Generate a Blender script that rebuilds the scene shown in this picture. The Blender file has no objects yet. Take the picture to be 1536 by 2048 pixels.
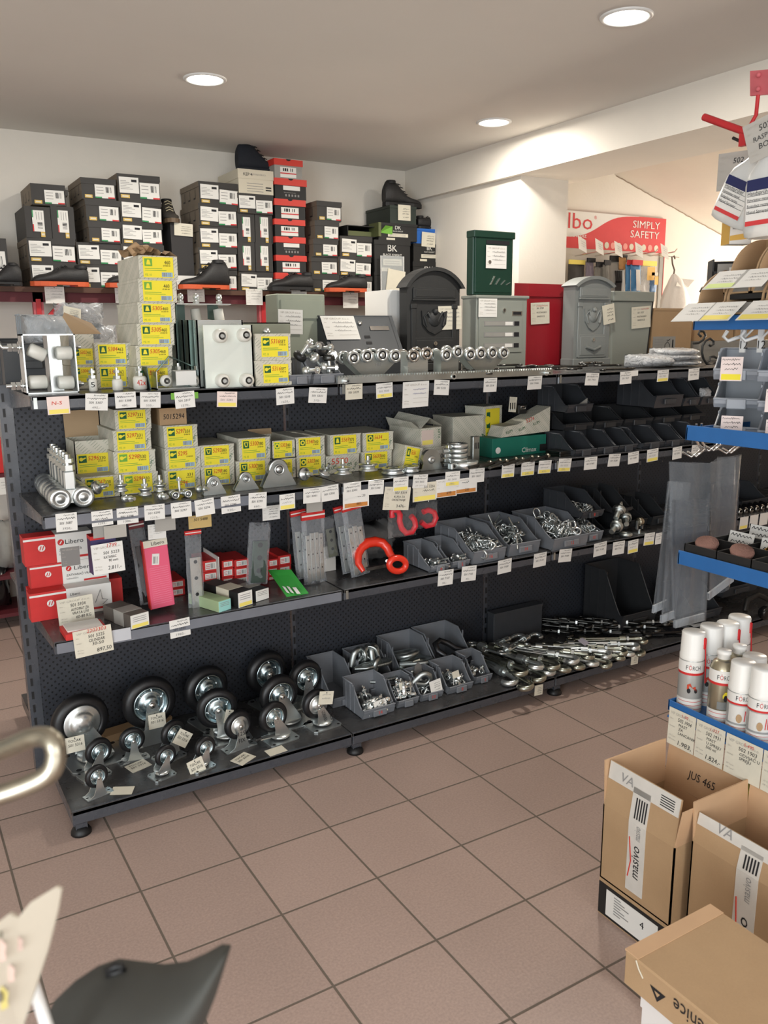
import bpy,math,random
from mathutils import Vector,Matrix,Euler
scn=bpy.context.scene
COL=scn.collection
PI=math.pi
# ---------------------------------------------------------------- camera
CAM_F,CAM_YAW,CAM_PITCH,CAM_ROLL=1683.1,0.540424,0.208908,-0.0087
CAM_LOC=Vector((-0.378,-2.538,1.550))
_cy,_sy,_cp,_sp=math.cos(CAM_YAW),math.sin(CAM_YAW),math.cos(CAM_PITCH),math.sin(CAM_PITCH)
_f0=Vector((_sy,_cy,0));_r0=Vector((_cy,-_sy,0));_u0=Vector((0,0,1))
CAM_FWD=_cp*_f0-_sp*_u0
_u=_sp*_f0+_cp*_u0
CAM_RIGHT=math.cos(CAM_ROLL)*_r0+math.sin(CAM_ROLL)*_u
CAM_UP=-math.sin(CAM_ROLL)*_r0+math.cos(CAM_ROLL)*_u
cd=bpy.data.cameras.new('camera')
cam=bpy.data.objects.new('camera',cd)
COL.objects.link(cam)
cd.sensor_fit='VERTICAL';cd.sensor_height=36.0;cd.sensor_width=27.0
cd.lens=CAM_F/2048*36.0
cd.clip_start=0.02
m3=Matrix((CAM_RIGHT,CAM_UP,-CAM_FWD)).transposed()
cam.matrix_world=Matrix.Translation(CAM_LOC)@m3.to_4x4()
cd.dof.use_dof=True
cd.dof.focus_distance=3.1
cd.dof.aperture_fstop=9.0
scn.camera=cam
# ---------------------------------------------------------------- world, lights, exposure
scn.view_settings.view_transform='Standard'
scn.view_settings.look='None'
scn.view_settings.exposure=0.14
scn.view_settings.gamma=1.0
scn.view_settings.use_curve_mapping=False
w=bpy.data.worlds.new('world');scn.world=w;w.use_nodes=True
w.node_tree.nodes['Background'].inputs[0].default_value=(0.75,0.85,1.0,1)
w.node_tree.nodes['Background'].inputs[1].default_value=0.15
def area(name,loc,target,sx,sy,power,col,shape='RECTANGLE',spread=PI):
 l=bpy.data.lights.new(name,'AREA');l.shape=shape;l.size=sx
 if shape in('RECTANGLE','ELLIPSE'):l.size_y=sy
 l.energy=power;l.color=col;l.spread=spread
 o=bpy.data.objects.new(name,l);COL.objects.link(o)
 o.location=loc
 d=Vector(target)-Vector(loc)
 o.rotation_euler=d.to_track_quat('-Z','Y').to_euler()
 return o
area('assumed_left_daylight',(-2.9,-3.6,1.45),(0.3,0.2,0.8),1.8,2.0,108,(0.86,0.94,1.0))  # assumed daylight from the front left; bare area light without a window
area('added_front_fill',(-0.3,-5.3,1.5),(0.5,0,1.0),3.0,1.9,80,(0.96,0.98,1.0))  # fill light added inside the solid front wall, which has no shopfront opening
area('annex_fill_light',(6.8,1.05,1.75),(3.6,1.25,1.9),0.9,1.3,200,(1.0,0.89,0.76))  # warm light added to brighten the annex; no window is built there
# ---------------------------------------------------------------- pixel -> plane helpers (photo frame 1536 x 2048)
def ray(px,py):
 return CAM_FWD+CAM_RIGHT*((px-768)/CAM_F)+CAM_UP*((1024-py)/CAM_F)
def aty(px,py,y):
 d=ray(px,py);return CAM_LOC+d*((y-CAM_LOC.y)/d.y)
def atx(px,py,x):
 d=ray(px,py);return CAM_LOC+d*((x-CAM_LOC.x)/d.x)
def atz(px,py,z):
 d=ray(px,py);return CAM_LOC+d*((z-CAM_LOC.z)/d.z)
 # ---------------------------------------------------------------- materials
def lin(c):
 c=c/255.0
 return c/12.92 if c<=0.04045 else((c+0.055)/1.055)**2.4
def rgb(r,g,b):return(lin(r),lin(g),lin(b),1)
MATS={}
def mat(name,col=(128,128,128),rough=0.5,metal=0.0,noise=0.0,nscale=40.0,bump=0.0,bscale=200.0,spec=0.5,coat=0.0,alpha=1.0,trans=0.0,emit=None,estr=0.0,rvar=0.0):
 if name in MATS:return MATS[name]
 m=bpy.data.materials.new(name);m.use_nodes=True
 nt=m.node_tree;N=nt.nodes;L=nt.links;b=N['Principled BSDF']
 c=rgb(*col)
 b.inputs['Base Color'].default_value=c
 b.inputs['Roughness'].default_value=rough
 b.inputs['Metallic'].default_value=metal
 b.inputs['Specular IOR Level'].default_value=spec
 if coat:b.inputs['Coat Weight'].default_value=coat;b.inputs['Coat Roughness'].default_value=0.15
 if alpha<1:b.inputs['Alpha'].default_value=alpha
 if trans:b.inputs['Transmission Weight'].default_value=trans
 if emit:
  b.inputs['Emission Color'].default_value=rgb(*emit);b.inputs['Emission Strength'].default_value=estr
 if noise or bump or rvar:
  tc=N.new('ShaderNodeTexCoord')
 if noise:
  n=N.new('ShaderNodeTexNoise');n.inputs['Scale'].default_value=nscale;n.inputs['Detail'].default_value=5
  L.new(tc.outputs['Object'],n.inputs['Vector'])
  mr=N.new('ShaderNodeMapRange');mr.inputs[1].default_value=0.3;mr.inputs[2].default_value=0.7
  mr.inputs[3].default_value=1-noise;mr.inputs[4].default_value=1+noise
  L.new(n.outputs['Fac'],mr.inputs[0])
  mx=N.new('ShaderNodeMix');mx.data_type='RGBA';mx.blend_type='MULTIPLY';mx.inputs[0].default_value=1
  mx.inputs[6].default_value=c;L.new(mr.outputs[0],mx.inputs[7]);L.new(mx.outputs[2],b.inputs['Base Color'])
 if rvar:
  n2=N.new('ShaderNodeTexNoise');n2.inputs['Scale'].default_value=nscale*0.6;n2.inputs['Detail'].default_value=3
  L.new(tc.outputs['Object'],n2.inputs['Vector'])
  mr2=N.new('ShaderNodeMapRange');mr2.inputs[1].default_value=0.3;mr2.inputs[2].default_value=0.7
  mr2.inputs[3].default_value=max(0.02,rough-rvar);mr2.inputs[4].default_value=min(1,rough+rvar)
  L.new(n2.outputs['Fac'],mr2.inputs[0]);L.new(mr2.outputs[0],b.inputs['Roughness'])
 if bump:
  n3=N.new('ShaderNodeTexNoise');n3.inputs['Scale'].default_value=bscale;n3.inputs['Detail'].default_value=4
  L.new(tc.outputs['Object'],n3.inputs['Vector'])
  bp=N.new('ShaderNodeBump');bp.inputs['Strength'].default_value=bump;bp.inputs['Distance'].default_value=0.004
  L.new(n3.outputs['Fac'],bp.inputs['Height']);L.new(bp.outputs[0],b.inputs['Normal'])
 MATS[name]=m
 return m
def film(name,tint=(235,240,245),opac=0.25,rough=0.15,bump=0.6,bscale=25,edge=0.55):
 """clear wrinkled plastic film: see-through with glossy creases"""
 if name in MATS:return MATS[name]
 m=bpy.data.materials.new(name);m.use_nodes=True
 nt=m.node_tree;N=nt.nodes;L=nt.links
 b=N['Principled BSDF'];out=N['Material Output']
 b.inputs['Base Color'].default_value=rgb(*tint);b.inputs['Roughness'].default_value=rough
 b.inputs['Specular IOR Level'].default_value=0.8
 tr=N.new('ShaderNodeBsdfTransparent');mx=N.new('ShaderNodeMixShader')
 lw=N.new('ShaderNodeLayerWeight');lw.inputs[0].default_value=0.35
 mr=N.new('ShaderNodeMapRange');mr.inputs[3].default_value=opac;mr.inputs[4].default_value=min(1,opac+edge)
 tc=N.new('ShaderNodeTexCoord');n=N.new('ShaderNodeTexNoise');n.inputs['Scale'].default_value=bscale
 n.inputs['Detail'].default_value=3;n.inputs['Distortion'].default_value=1.5
 bp=N.new('ShaderNodeBump');bp.inputs['Strength'].default_value=bump;bp.inputs['Distance'].default_value=0.02
 L.new(tc.outputs['Object'],n.inputs['Vector']);L.new(n.outputs['Fac'],bp.inputs['Height'])
 L.new(bp.outputs[0],b.inputs['Normal']);L.new(bp.outputs[0],lw.inputs['Normal'])
 L.new(lw.outputs['Facing'],mr.inputs[0]);L.new(mr.outputs[0],mx.inputs[0])
 L.new(tr.outputs[0],mx.inputs[1]);L.new(b.outputs[0],mx.inputs[2]);L.new(mx.outputs[0],out.inputs[0])
 MATS[name]=m
 return m
def mgrid(name,build):
 """node material built by a function(nt, N, L, bsdf)"""
 if name in MATS:return MATS[name]
 m=bpy.data.materials.new(name);m.use_nodes=True
 build(m.node_tree,m.node_tree.nodes,m.node_tree.links,m.node_tree.nodes['Principled BSDF'])
 MATS[name]=m
 return m
def _math(N,L,op,a,b=None,c=None):
 n=N.new('ShaderNodeMath');n.operation=op
 for i,v in enumerate((a,b,c)):
  if v is None:continue
  if isinstance(v,(int,float)):n.inputs[i].default_value=v
  else:L.new(v,n.inputs[i])
 return n.outputs[0]
TILE=0.30221
def _tile(nt,N,L,b):
 g=N.new('ShaderNodeNewGeometry');sp=N.new('ShaderNodeSeparateXYZ');L.new(g.outputs['Position'],sp.inputs[0])
 u=_math(N,L,'DIVIDE',_math(N,L,'SUBTRACT',sp.outputs[0],0.1128),TILE)
 v=_math(N,L,'DIVIDE',_math(N,L,'ADD',sp.outputs[1],0.0521),TILE)
 def edge(t):
  f=_math(N,L,'FRACT',t);return _math(N,L,'MINIMUM',f,_math(N,L,'SUBTRACT',1.0,f))
 d=_math(N,L,'MINIMUM',edge(u),edge(v))
 mr=N.new('ShaderNodeMapRange');mr.inputs[1].default_value=0.0075;mr.inputs[2].default_value=0.0135
 L.new(d,mr.inputs[0])
 cb=N.new('ShaderNodeCombineXYZ');L.new(_math(N,L,'FLOOR',u),cb.inputs[0]);L.new(_math(N,L,'FLOOR',v),cb.inputs[1])
 wn=N.new('ShaderNodeTexWhiteNoise');L.new(cb.outputs[0],wn.inputs['Vector'])
 ns=N.new('ShaderNodeTexNoise');ns.inputs['Scale'].default_value=150;ns.inputs['Detail'].default_value=3
 L.new(g.outputs['Position'],ns.inputs['Vector'])
 n2=N.new('ShaderNodeTexNoise');n2.inputs['Scale'].default_value=2.3;n2.inputs['Detail'].default_value=4
 L.new(g.outputs['Position'],n2.inputs['Vector'])
 k=_math(N,L,'ADD',_math(N,L,'MULTIPLY',wn.outputs['Value'],0.10),_math(N,L,'MULTIPLY',ns.outputs['Fac'],0.5))
 k=_math(N,L,'ADD',k,_math(N,L,'MULTIPLY',n2.outputs['Fac'],0.22))
 k=_math(N,L,'ADD',k,0.59)
 mx=N.new('ShaderNodeMix');mx.data_type='RGBA';mx.blend_type='MULTIPLY';mx.inputs[0].default_value=1
 mx.inputs[6].default_value=rgb(176,153,142);L.new(k,mx.inputs[7])
 m2=N.new('ShaderNodeMix');m2.data_type='RGBA'
 m2.inputs[6].default_value=rgb(108,97,86);L.new(mx.outputs[2],m2.inputs[7]);L.new(mr.outputs[0],m2.inputs[0])
 L.new(m2.outputs[2],b.inputs['Base Color'])
 r=N.new('ShaderNodeMapRange');r.inputs[3].default_value=0.85;r.inputs[4].default_value=0.42
 L.new(mr.outputs[0],r.inputs[0]);L.new(r.outputs[0],b.inputs['Roughness'])
 bp=N.new('ShaderNodeBump');bp.inputs['Strength'].default_value=0.5;bp.inputs['Distance'].default_value=0.002
 hh=_math(N,L,'ADD',mr.outputs[0],_math(N,L,'MULTIPLY',ns.outputs['Fac'],0.08))
 L.new(hh,bp.inputs['Height']);L.new(bp.outputs[0],b.inputs['Normal'])
def _peg(nt,N,L,b):
 g=N.new('ShaderNodeNewGeometry');sp=N.new('ShaderNodeSeparateXYZ');L.new(g.outputs['Position'],sp.inputs[0])
 def dots(ox,oz):
  fx=_math(N,L,'SUBTRACT',_math(N,L,'FRACT',_math(N,L,'ADD',_math(N,L,'DIVIDE',sp.outputs[0],0.025),ox)),0.5)
  fz=_math(N,L,'SUBTRACT',_math(N,L,'FRACT',_math(N,L,'ADD',_math(N,L,'DIVIDE',sp.outputs[2],0.025),oz)),0.5)
  return _math(N,L,'SQRT',_math(N,L,'ADD',_math(N,L,'MULTIPLY',fx,fx),_math(N,L,'MULTIPLY',fz,fz)))
 d=_math(N,L,'MINIMUM',dots(0,0),dots(0.5,0.5))
 mr=N.new('ShaderNodeMapRange');mr.inputs[1].default_value=0.11;mr.inputs[2].default_value=0.15;L.new(d,mr.inputs[0])
 m2=N.new('ShaderNodeMix');m2.data_type='RGBA'
 m2.inputs[6].default_value=rgb(5,5,6);m2.inputs[7].default_value=rgb(43,46,53);L.new(mr.outputs[0],m2.inputs[0])
 L.new(m2.outputs[2],b.inputs['Base Color']);b.inputs['Roughness'].default_value=0.5
 bp=N.new('ShaderNodeBump');bp.inputs['Strength'].default_value=0.6;bp.inputs['Distance'].default_value=0.003
 L.new(mr.outputs[0],bp.inputs['Height']);L.new(bp.outputs[0],b.inputs['Normal'])
def _klim(nt,N,L,b):
 """pale grey-green carton printed with green diagonal dashes"""
 tc=N.new('ShaderNodeTexCoord');sp=N.new('ShaderNodeSeparateXYZ');L.new(tc.outputs['Object'],sp.inputs[0])
 s=_math(N,L,'ADD',sp.outputs[0],sp.outputs[2]);s=_math(N,L,'ADD',s,_math(N,L,'MULTIPLY',sp.outputs[1],0.6))
 t=_math(N,L,'SUBTRACT',sp.outputs[2],_math(N,L,'MULTIPLY',sp.outputs[0],0.8));t=_math(N,L,'ADD',t,sp.outputs[1])
 f=_math(N,L,'FRACT',_math(N,L,'DIVIDE',t,0.011))
 g2=_math(N,L,'FRACT',_math(N,L,'DIVIDE',s,0.05))
 a=_math(N,L,'LESS_THAN',f,0.16);c=_math(N,L,'LESS_THAN',g2,0.62)
 k=_math(N,L,'MULTIPLY',a,c)
 n=N.new('ShaderNodeTexNoise');n.inputs['Scale'].default_value=14;L.new(tc.outputs['Object'],n.inputs['Vector'])
 base=N.new('ShaderNodeMix');base.data_type='RGBA';base.inputs[6].default_value=rgb(186,182,166);base.inputs[7].default_value=rgb(214,209,194)
 L.new(n.outputs['Fac'],base.inputs[0])
 m2=N.new('ShaderNodeMix');m2.data_type='RGBA';L.new(base.outputs[2],m2.inputs[6]);m2.inputs[7].default_value=rgb(96,118,96)
 L.new(_math(N,L,'MULTIPLY',k,0.75),m2.inputs[0]);L.new(m2.outputs[2],b.inputs['Base Color']);b.inputs['Roughness'].default_value=0.75
def _corr(nt,N,L,b):
 """brown cardboard with faint corrugation"""
 tc=N.new('ShaderNodeTexCoord');n=N.new('ShaderNodeTexNoise');n.inputs['Scale'].default_value=9;n.inputs['Detail'].default_value=6
 L.new(tc.outputs['Object'],n.inputs['Vector'])
 w_=N.new('ShaderNodeTexNoise');w_.inputs['Scale'].default_value=300;L.new(tc.outputs['Object'],w_.inputs['Vector'])
 f=_math(N,L,'ADD',_math(N,L,'MULTIPLY',n.outputs['Fac'],0.7),_math(N,L,'MULTIPLY',w_.outputs['Fac'],0.3))
 m2=N.new('ShaderNodeMix');m2.data_type='RGBA';m2.inputs[6].default_value=rgb(158,128,94);m2.inputs[7].default_value=rgb(186,155,118)
 L.new(f,m2.inputs[0]);L.new(m2.outputs[2],b.inputs['Base Color']);b.inputs['Roughness'].default_value=0.8
def _wood(nt,N,L,b):
 tc=N.new('ShaderNodeTexCoord');mp=N.new('ShaderNodeMapping');mp.inputs['Scale'].default_value=(2,30,30)
 L.new(tc.outputs['Object'],mp.inputs[0]);n=N.new('ShaderNodeTexNoise');n.inputs['Scale'].default_value=3;n.inputs['Detail'].default_value=7
 L.new(mp.outputs[0],n.inputs['Vector'])
 m2=N.new('ShaderNodeMix');m2.data_type='RGBA';m2.inputs[6].default_value=rgb(58,36,26);m2.inputs[7].default_value=rgb(104,68,48)
 L.new(n.outputs['Fac'],m2.inputs[0]);L.new(m2.outputs[2],b.inputs['Base Color']);b.inputs['Roughness'].default_value=0.6
TILEM=mgrid('clay_tile',_tile);PEG=mgrid('perforated_black_steel',_peg);KLIM=mgrid('printed_carton',_klim)
CARD=mgrid('brown_cardboard',_corr);WOOD=mgrid('dark_wood',_wood)
PLASTER=mat('white_plaster',(224,218,207),0.9,noise=0.03,nscale=3,bump=0.15,bscale=60)
CEIL=mat('ceiling_paint',(222,218,211),0.95,noise=0.02,nscale=2)
BLK=mat('black_powder_steel',(66,69,75),0.3,noise=0.05,coat=0.2,nscale=30,rvar=0.08)
BLK2=mat('black_shelf_deck',(64,63,63),0.28,noise=0.12,nscale=20,rvar=0.08)
ZINC=mat('zinc_plated_steel',(214,219,218),0.30,0.9,noise=0.03,nscale=14,rvar=0.05)
ZINCD=mat('galvanised_steel',(184,190,188),0.4,1.0,noise=0.06,nscale=18,rvar=0.08)
CHROME=mat('bright_chrome',(225,225,222),0.12,1.0)
RUST=mat('warm_worn_steel',(168,162,146),0.34,1.0,noise=0.1,nscale=60,rvar=0.1)
DSTEEL=mat('dark_oiled_steel',(84,84,82),0.35,1.0,noise=0.25,nscale=30,rvar=0.1)
RUB=mat('black_rubber',(18,18,19),0.5,noise=0.1,nscale=60)
RUBG=mat('dark_grey_rubber',(60,60,56),0.7,noise=0.12,nscale=18)
NYL=mat('white_nylon',(214,212,202),0.4)
GBIN=mat('grey_bin_plastic',(118,121,126),0.42,noise=0.06,nscale=20)
DBIN=mat('charcoal_bin_plastic',(58,60,64),0.42,noise=0.08,nscale=20)
DBIN2=mat('dark_bin_plastic',(46,47,49),0.45,noise=0.08,nscale=20)
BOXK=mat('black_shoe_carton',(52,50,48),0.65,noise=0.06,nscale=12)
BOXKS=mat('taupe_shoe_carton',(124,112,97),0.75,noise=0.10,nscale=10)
BOXB=mat('matt_black_carton',(24,24,24),0.6)
REDL=mat('red_box_lid',(206,58,46),0.55)
REDC=mat('red_carton',(198,42,40),0.55,noise=0.05,nscale=30)
PINK=mat('pink_card',(226,92,122),0.6)
PAPER=mat('white_paper',(226,224,218),0.85)
CREAM=mat('cream_card_tag',(214,208,190),0.85,noise=0.03,nscale=30)
GPAPER=mat('grey_carton',(150,148,142),0.75,noise=0.05,nscale=20)
INK=mat('black_ink',(22,22,26),0.7)
GREY=mat('grey_print',(140,138,136),0.8)
RINK=mat('red_marker',(205,58,40),0.7)
BINK=mat('faded_violet_ink',(140,140,178),0.8)
YEL=mat('yellow_label',(236,218,52),0.7)
YELP=mat('pale_yellow_strip',(238,220,110),0.8)
ORNG=mat('orange_label',(196,128,60),0.8)
GRN=mat('dark_green_print',(24,92,52),0.7)
LGRN=mat('light_green_print',(110,168,60),0.7)
BLUEP=mat('pale_blue_print',(150,180,200),0.7)
GOLD=mat('gold_sticker',(206,172,84),0.5)
FGRN=mat('flag_green',(50,140,84),0.7)
FRED=mat('flag_red',(206,60,62),0.7)
GREENP=mat('bright_green_card',(60,160,66),0.5)
SHOEK=mat('black_leather',(34,33,33),0.55,noise=0.15,nscale=40,bump=0.3,bscale=180)
SHOEB=mat('navy_suede',(26,30,38),0.85,noise=0.1,nscale=60)
ORSOLE=mat('orange_sole',(204,88,46),0.6)
KSOLE=mat('black_sole',(24,24,25),0.6)
TANS=mat('tan_lace',(190,180,150),0.8)
REDM=mat('red_painted_steel',(184,38,44),0.45,noise=0.1,nscale=15)
REDD=mat('dusty_pink_red_steel',(188,92,98),0.6,noise=0.1,nscale=20)
REDH=mat('red_enamel_hook',(222,52,30),0.3,coat=0.5)
BLUE=mat('blue_painted_steel',(38,98,160),0.4,noise=0.06,nscale=12)
WHT=mat('white_lacquer',(225,225,222),0.4)
WCAP=mat('white_plastic_cap',(232,230,224),0.4)
MBG=mat('grey_green_powder_coat',(150,156,140),0.5,noise=0.03,nscale=20)
MBA=mat('anthracite_powder_coat',(58,62,66),0.5)
MBK=mat('black_cast_metal',(42,43,43),0.55,bump=0.2,bscale=300)
MBGR=mat('dark_green_powder_coat',(14,52,40),0.4)
MBR=mat('dark_red_powder_coat',(150,24,36),0.4)
MBS=mat('silver_grey_cast_metal',(128,132,130),0.45,bump=0.15,bscale=300)
MBL=mat('pale_grey_powder_coat',(138,142,134),0.5)
BEIGE=mat('off_white_carton',(208,200,180),0.75)
TGREEN=mat('teal_green_carton',(20,110,92),0.6)
LIME=mat('lime_plastic',(196,196,40),0.4)
FILM=film('clear_film',opac=.08,edge=.4);FILM2=film('cloudy_film',(205,208,210),0.30,0.2,0.7,14);FILM3=film('thin_film',(240,240,240),0.03,0.1,0.5,30,.22)
LED=mat('led_diffuser',(255,255,250),0.6,emit=(255,252,240),estr=14.0)
# ---------------------------------------------------------------- mesh builder
TXT={}
def text_geo(s):
 if s in TXT:return TXT[s]
 cu=bpy.data.curves.new('lettering','FONT');cu.body=s;cu.size=1.0;cu.resolution_u=2
 cu.align_x='LEFT';cu.align_y='BOTTOM_BASELINE'
 o=bpy.data.objects.new('lettering',cu)
 me=o.to_mesh()
 v=[(p.co.x,p.co.y)for p in me.vertices];f=[tuple(p.vertices)for p in me.polygons]
 o.to_mesh_clear();bpy.data.objects.remove(o);bpy.data.curves.remove(cu)
 x0=min([p[0]for p in v]or[0]);x1=max([p[0]for p in v]or[1]);y0=min([p[1]for p in v]or[0]);y1=max([p[1]for p in v]or[1])
 TXT[s]=(v,f,x0,x1,y0,y1)
 return TXT[s]
class M:
 def __init__(s):
  s.v=[];s.f=[];s.mi=[];s.sm=[];s.ms=[];s.x=Matrix.Identity(4)
 def at(s,x=0,y=0,z=0,rz=0,rx=0,ry=0,sc=1):
  s.x=Matrix.Translation((x,y,z))@Matrix.Rotation(rz,4,'Z')@Matrix.Rotation(ry,4,'Y')@Matrix.Rotation(rx,4,'X')@Matrix.Scale(sc,4)
  return s
 def mat(s,m):
  if m not in s.ms:s.ms.append(m)
  return s.ms.index(m)
 def add(s,vs,fs,m,smooth=False):
  o=len(s.v);s.v+=[tuple(s.x@Vector(p))for p in vs];k=s.mat(m)
  for f in fs:
   s.f.append(tuple(i+o for i in f));s.mi.append(k);s.sm.append(smooth)
 def quad(s,a,b,c,d,m):s.add([a,b,c,d],[(0,1,2,3)],m)
 def poly(s,pts,m):s.add(pts,[tuple(range(len(pts)))],m)
 def box(s,x0,x1,y0,y1,z0,z1,m,bev=0.0,mside=None):
  if bev:
   b=min(bev,(x1-x0)/2.01,(y1-y0)/2.01,(z1-z0)/2.01)
   vs=[]
   for ix in(0,1):
    for iy in(0,1):
     for iz in(0,1):
      X=(x0,x1)[ix];Y=(y0,y1)[iy];Z=(z0,z1)[iz]
      dx=b if ix==0 else-b;dy=b if iy==0 else-b;dz=b if iz==0 else-b
      vs+=[(X,Y+dy,Z+dz),(X+dx,Y,Z+dz),(X+dx,Y+dy,Z)]
   I=lambda ix,iy,iz,k:((ix*2+iy)*2+iz)*3+k
   fs=[]
   for i in(0,1):
    fs+=[(I(i,0,0,0),I(i,1,0,0),I(i,1,1,0),I(i,0,1,0)),(I(0,i,0,1),I(1,i,0,1),I(1,i,1,1),I(0,i,1,1)),(I(0,0,i,2),I(1,0,i,2),I(1,1,i,2),I(0,1,i,2))]
   for a in(0,1):
    for c in(0,1):
     fs+=[(I(a,c,0,0),I(a,c,1,0),I(a,c,1,1),I(a,c,0,1)),(I(a,0,c,0),I(a,1,c,0),I(a,1,c,2),I(a,0,c,2)),(I(0,a,c,1),I(1,a,c,1),I(1,a,c,2),I(0,a,c,2))]
     for e in(0,1):fs.append((I(a,c,e,0),I(a,c,e,1),I(a,c,e,2)))
   s.add(vs,fs,m);return
  vs=[(x0,y0,z0),(x1,y0,z0),(x1,y1,z0),(x0,y1,z0),(x0,y0,z1),(x1,y0,z1),(x1,y1,z1),(x0,y1,z1)]
  if mside:
   s.add(vs,[(0,1,5,4)],m);s.add(vs,[(1,2,6,5),(2,3,7,6),(3,0,4,7),(4,5,6,7),(3,2,1,0)],mside)
  else:s.add(vs,[(0,1,5,4),(1,2,6,5),(2,3,7,6),(3,0,4,7),(4,5,6,7),(3,2,1,0)],m)
 def bar(s,p,q,w,h,m,up=(0,0,1)):
  p=Vector(p);q=Vector(q);d=(q-p).normalized();u=Vector(up)
  if abs(d.dot(u))>0.99:u=Vector((1,0,0))
  r=d.cross(u).normalized()*(w/2);u=r.cross(d).normalized()*(h/2)
  vs=[p-r-u,p+r-u,p+r+u,p-r+u,q-r-u,q+r-u,q+r+u,q-r+u]
  s.add(vs,[(0,1,2,3),(7,6,5,4),(0,4,5,1),(1,5,6,2),(2,6,7,3),(3,7,4,0)],m)
 def cyl(s,p,q,r,m,n=16,r2=None,caps=True,smooth=True):
  p=Vector(p);q=Vector(q);d=(q-p).normalized();r2=r if r2 is None else r2
  u=d.orthogonal().normalized();w_=d.cross(u)
  vs=[]
  for c,R in((p,r),(q,r2)):
   for i in range(n):
    a=2*PI*i/n;vs.append(c+u*(R*math.cos(a))+w_*(R*math.sin(a)))
  s.add(vs,[(i,(i+1)%n,n+(i+1)%n,n+i)for i in range(n)],m,smooth)
  if caps:s.add(vs,[tuple(range(n-1,-1,-1)),tuple(range(n,2*n))],m)
 def tube(s,pts,r,m,n=8,caps=True,closed=False,flat=1.0):
  pts=[Vector(p)for p in pts];N=len(pts);vs=[];u=None
  rs=r if isinstance(r,(list,tuple))else[r]*N
  for i,p in enumerate(pts):
   a=pts[i-1]if(i or closed)else p;b=pts[(i+1)%N]if(i<N-1 or closed)else p
   d=(b-a)
   d=d.normalized()if d.length>1e-9 else Vector((0,0,1))
   if u is None:u=d.orthogonal().normalized()
   else:
    u=u-d*u.dot(d);u=u.normalized()if u.length>1e-6 else d.orthogonal().normalized()
   w_=d.cross(u)
   for k in range(n):
    a2=2*PI*k/n;vs.append(p+u*(rs[i]*math.cos(a2))+w_*(rs[i]*flat*math.sin(a2)))
  fs=[]
  for i in range(N if closed else N-1):
   j=(i+1)%N
   for k in range(n):fs.append((i*n+k,i*n+(k+1)%n,j*n+(k+1)%n,j*n+k))
  s.add(vs,fs,m,True)
  if caps and not closed:s.add(vs,[tuple(range(n-1,-1,-1)),tuple(range((N-1)*n,N*n))],m)
 def lathe(s,prof,m,n=24,axis='Z',o=(0,0,0),closed=False):
  """prof: (radius, height) pairs"""
  vs=[]
  for i in range(n):
   a=2*PI*i/n;c=math.cos(a);d=math.sin(a)
   for r,h in prof:
    p={'Z':(r*c,r*d,h),'Y':(r*c,h,r*d),'X':(h,r*c,r*d)}[axis]
    vs.append((p[0]+o[0],p[1]+o[1],p[2]+o[2]))
  k=len(prof);fs=[]
  for i in range(n):
   j=(i+1)%n
   for t in range(k if closed else k-1):
    t2=(t+1)%k;fs.append((i*k+t,j*k+t,j*k+t2,i*k+t2))
  s.add(vs,fs,m,True)
 def prism(s,pts,t,m,plane='XZ',o=0.0,smooth=False):
  """2-D outline extruded by t; plane XZ extrudes along Y, YZ along X, XY along Z"""
  n=len(pts)
  def P(a,b,c):return{'XZ':(a,c,b),'YZ':(c,a,b),'XY':(a,b,c)}[plane]
  vs=[P(a,b,o)for a,b in pts]+[P(a,b,o+t)for a,b in pts]
  s.add(vs,[(i,(i+1)%n,n+(i+1)%n,n+i)for i in range(n)],m,smooth)
  s.add(vs,[tuple(range(n-1,-1,-1)),tuple(range(n,2*n))],m)
 def sphere(s,c,r,m,n=12,k=8,sc=(1,1,1)):
  vs=[];fs=[]
  for i in range(k+1):
   t=PI*i/k
   for j in range(n):
    a=2*PI*j/n;vs.append((c[0]+r*sc[0]*math.sin(t)*math.cos(a),c[1]+r*sc[1]*math.sin(t)*math.sin(a),c[2]+r*sc[2]*math.cos(t)))
  for i in range(k):
   for j in range(n):fs.append((i*n+j,(i+1)*n+j,(i+1)*n+(j+1)%n,i*n+(j+1)%n))
  s.add(vs,fs,m,True)
 def loft(s,rings,m,caps=True):
  n=len(rings[0]);vs=[p for r in rings for p in r]
  s.add(vs,[(i*n+k,i*n+(k+1)%n,(i+1)*n+(k+1)%n,(i+1)*n+k)for i in range(len(rings)-1)for k in range(n)],m,True)
  if caps:s.add(vs,[tuple(range(n-1,-1,-1)),tuple(range((len(rings)-1)*n,len(rings)*n))],m)
 def text(s,st,o,u,v,h,m,width=None,shear=0.0,mid=False,lift=0.0004):
  """flat lettering: o baseline-left corner, u right and v up unit vectors, h letter height"""
  vs,fs,x0,x1,y0,y1=text_geo(st)
  if not fs:return
  o=Vector(o);u=Vector(u).normalized();v=Vector(v).normalized();n=u.cross(v)
  k=h/0.69;kx=k
  if width:kx=min(k*1.3,width/(x1-x0+1e-6));
  off=-x0-((x1-x0)/2 if mid else 0)
  s.add([o+u*((a+off)*kx+b*k*shear)+v*(b*k)+n*lift for a,b in vs],fs,m)
 def build(s,name,parent=None,loc=None,rot=None):
  me=bpy.data.meshes.new(name)
  me.from_pydata(s.v,[],s.f)
  for m in s.ms:me.materials.append(m)
  if s.f:
   me.polygons.foreach_set('material_index',s.mi);me.polygons.foreach_set('use_smooth',s.sm)
  me.update()
  o=bpy.data.objects.new(name,me);COL.objects.link(o)
  if parent:o.parent=parent
  if loc is not None:o.location=loc
  if rot is not None:o.rotation_euler=rot
  return o
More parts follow.
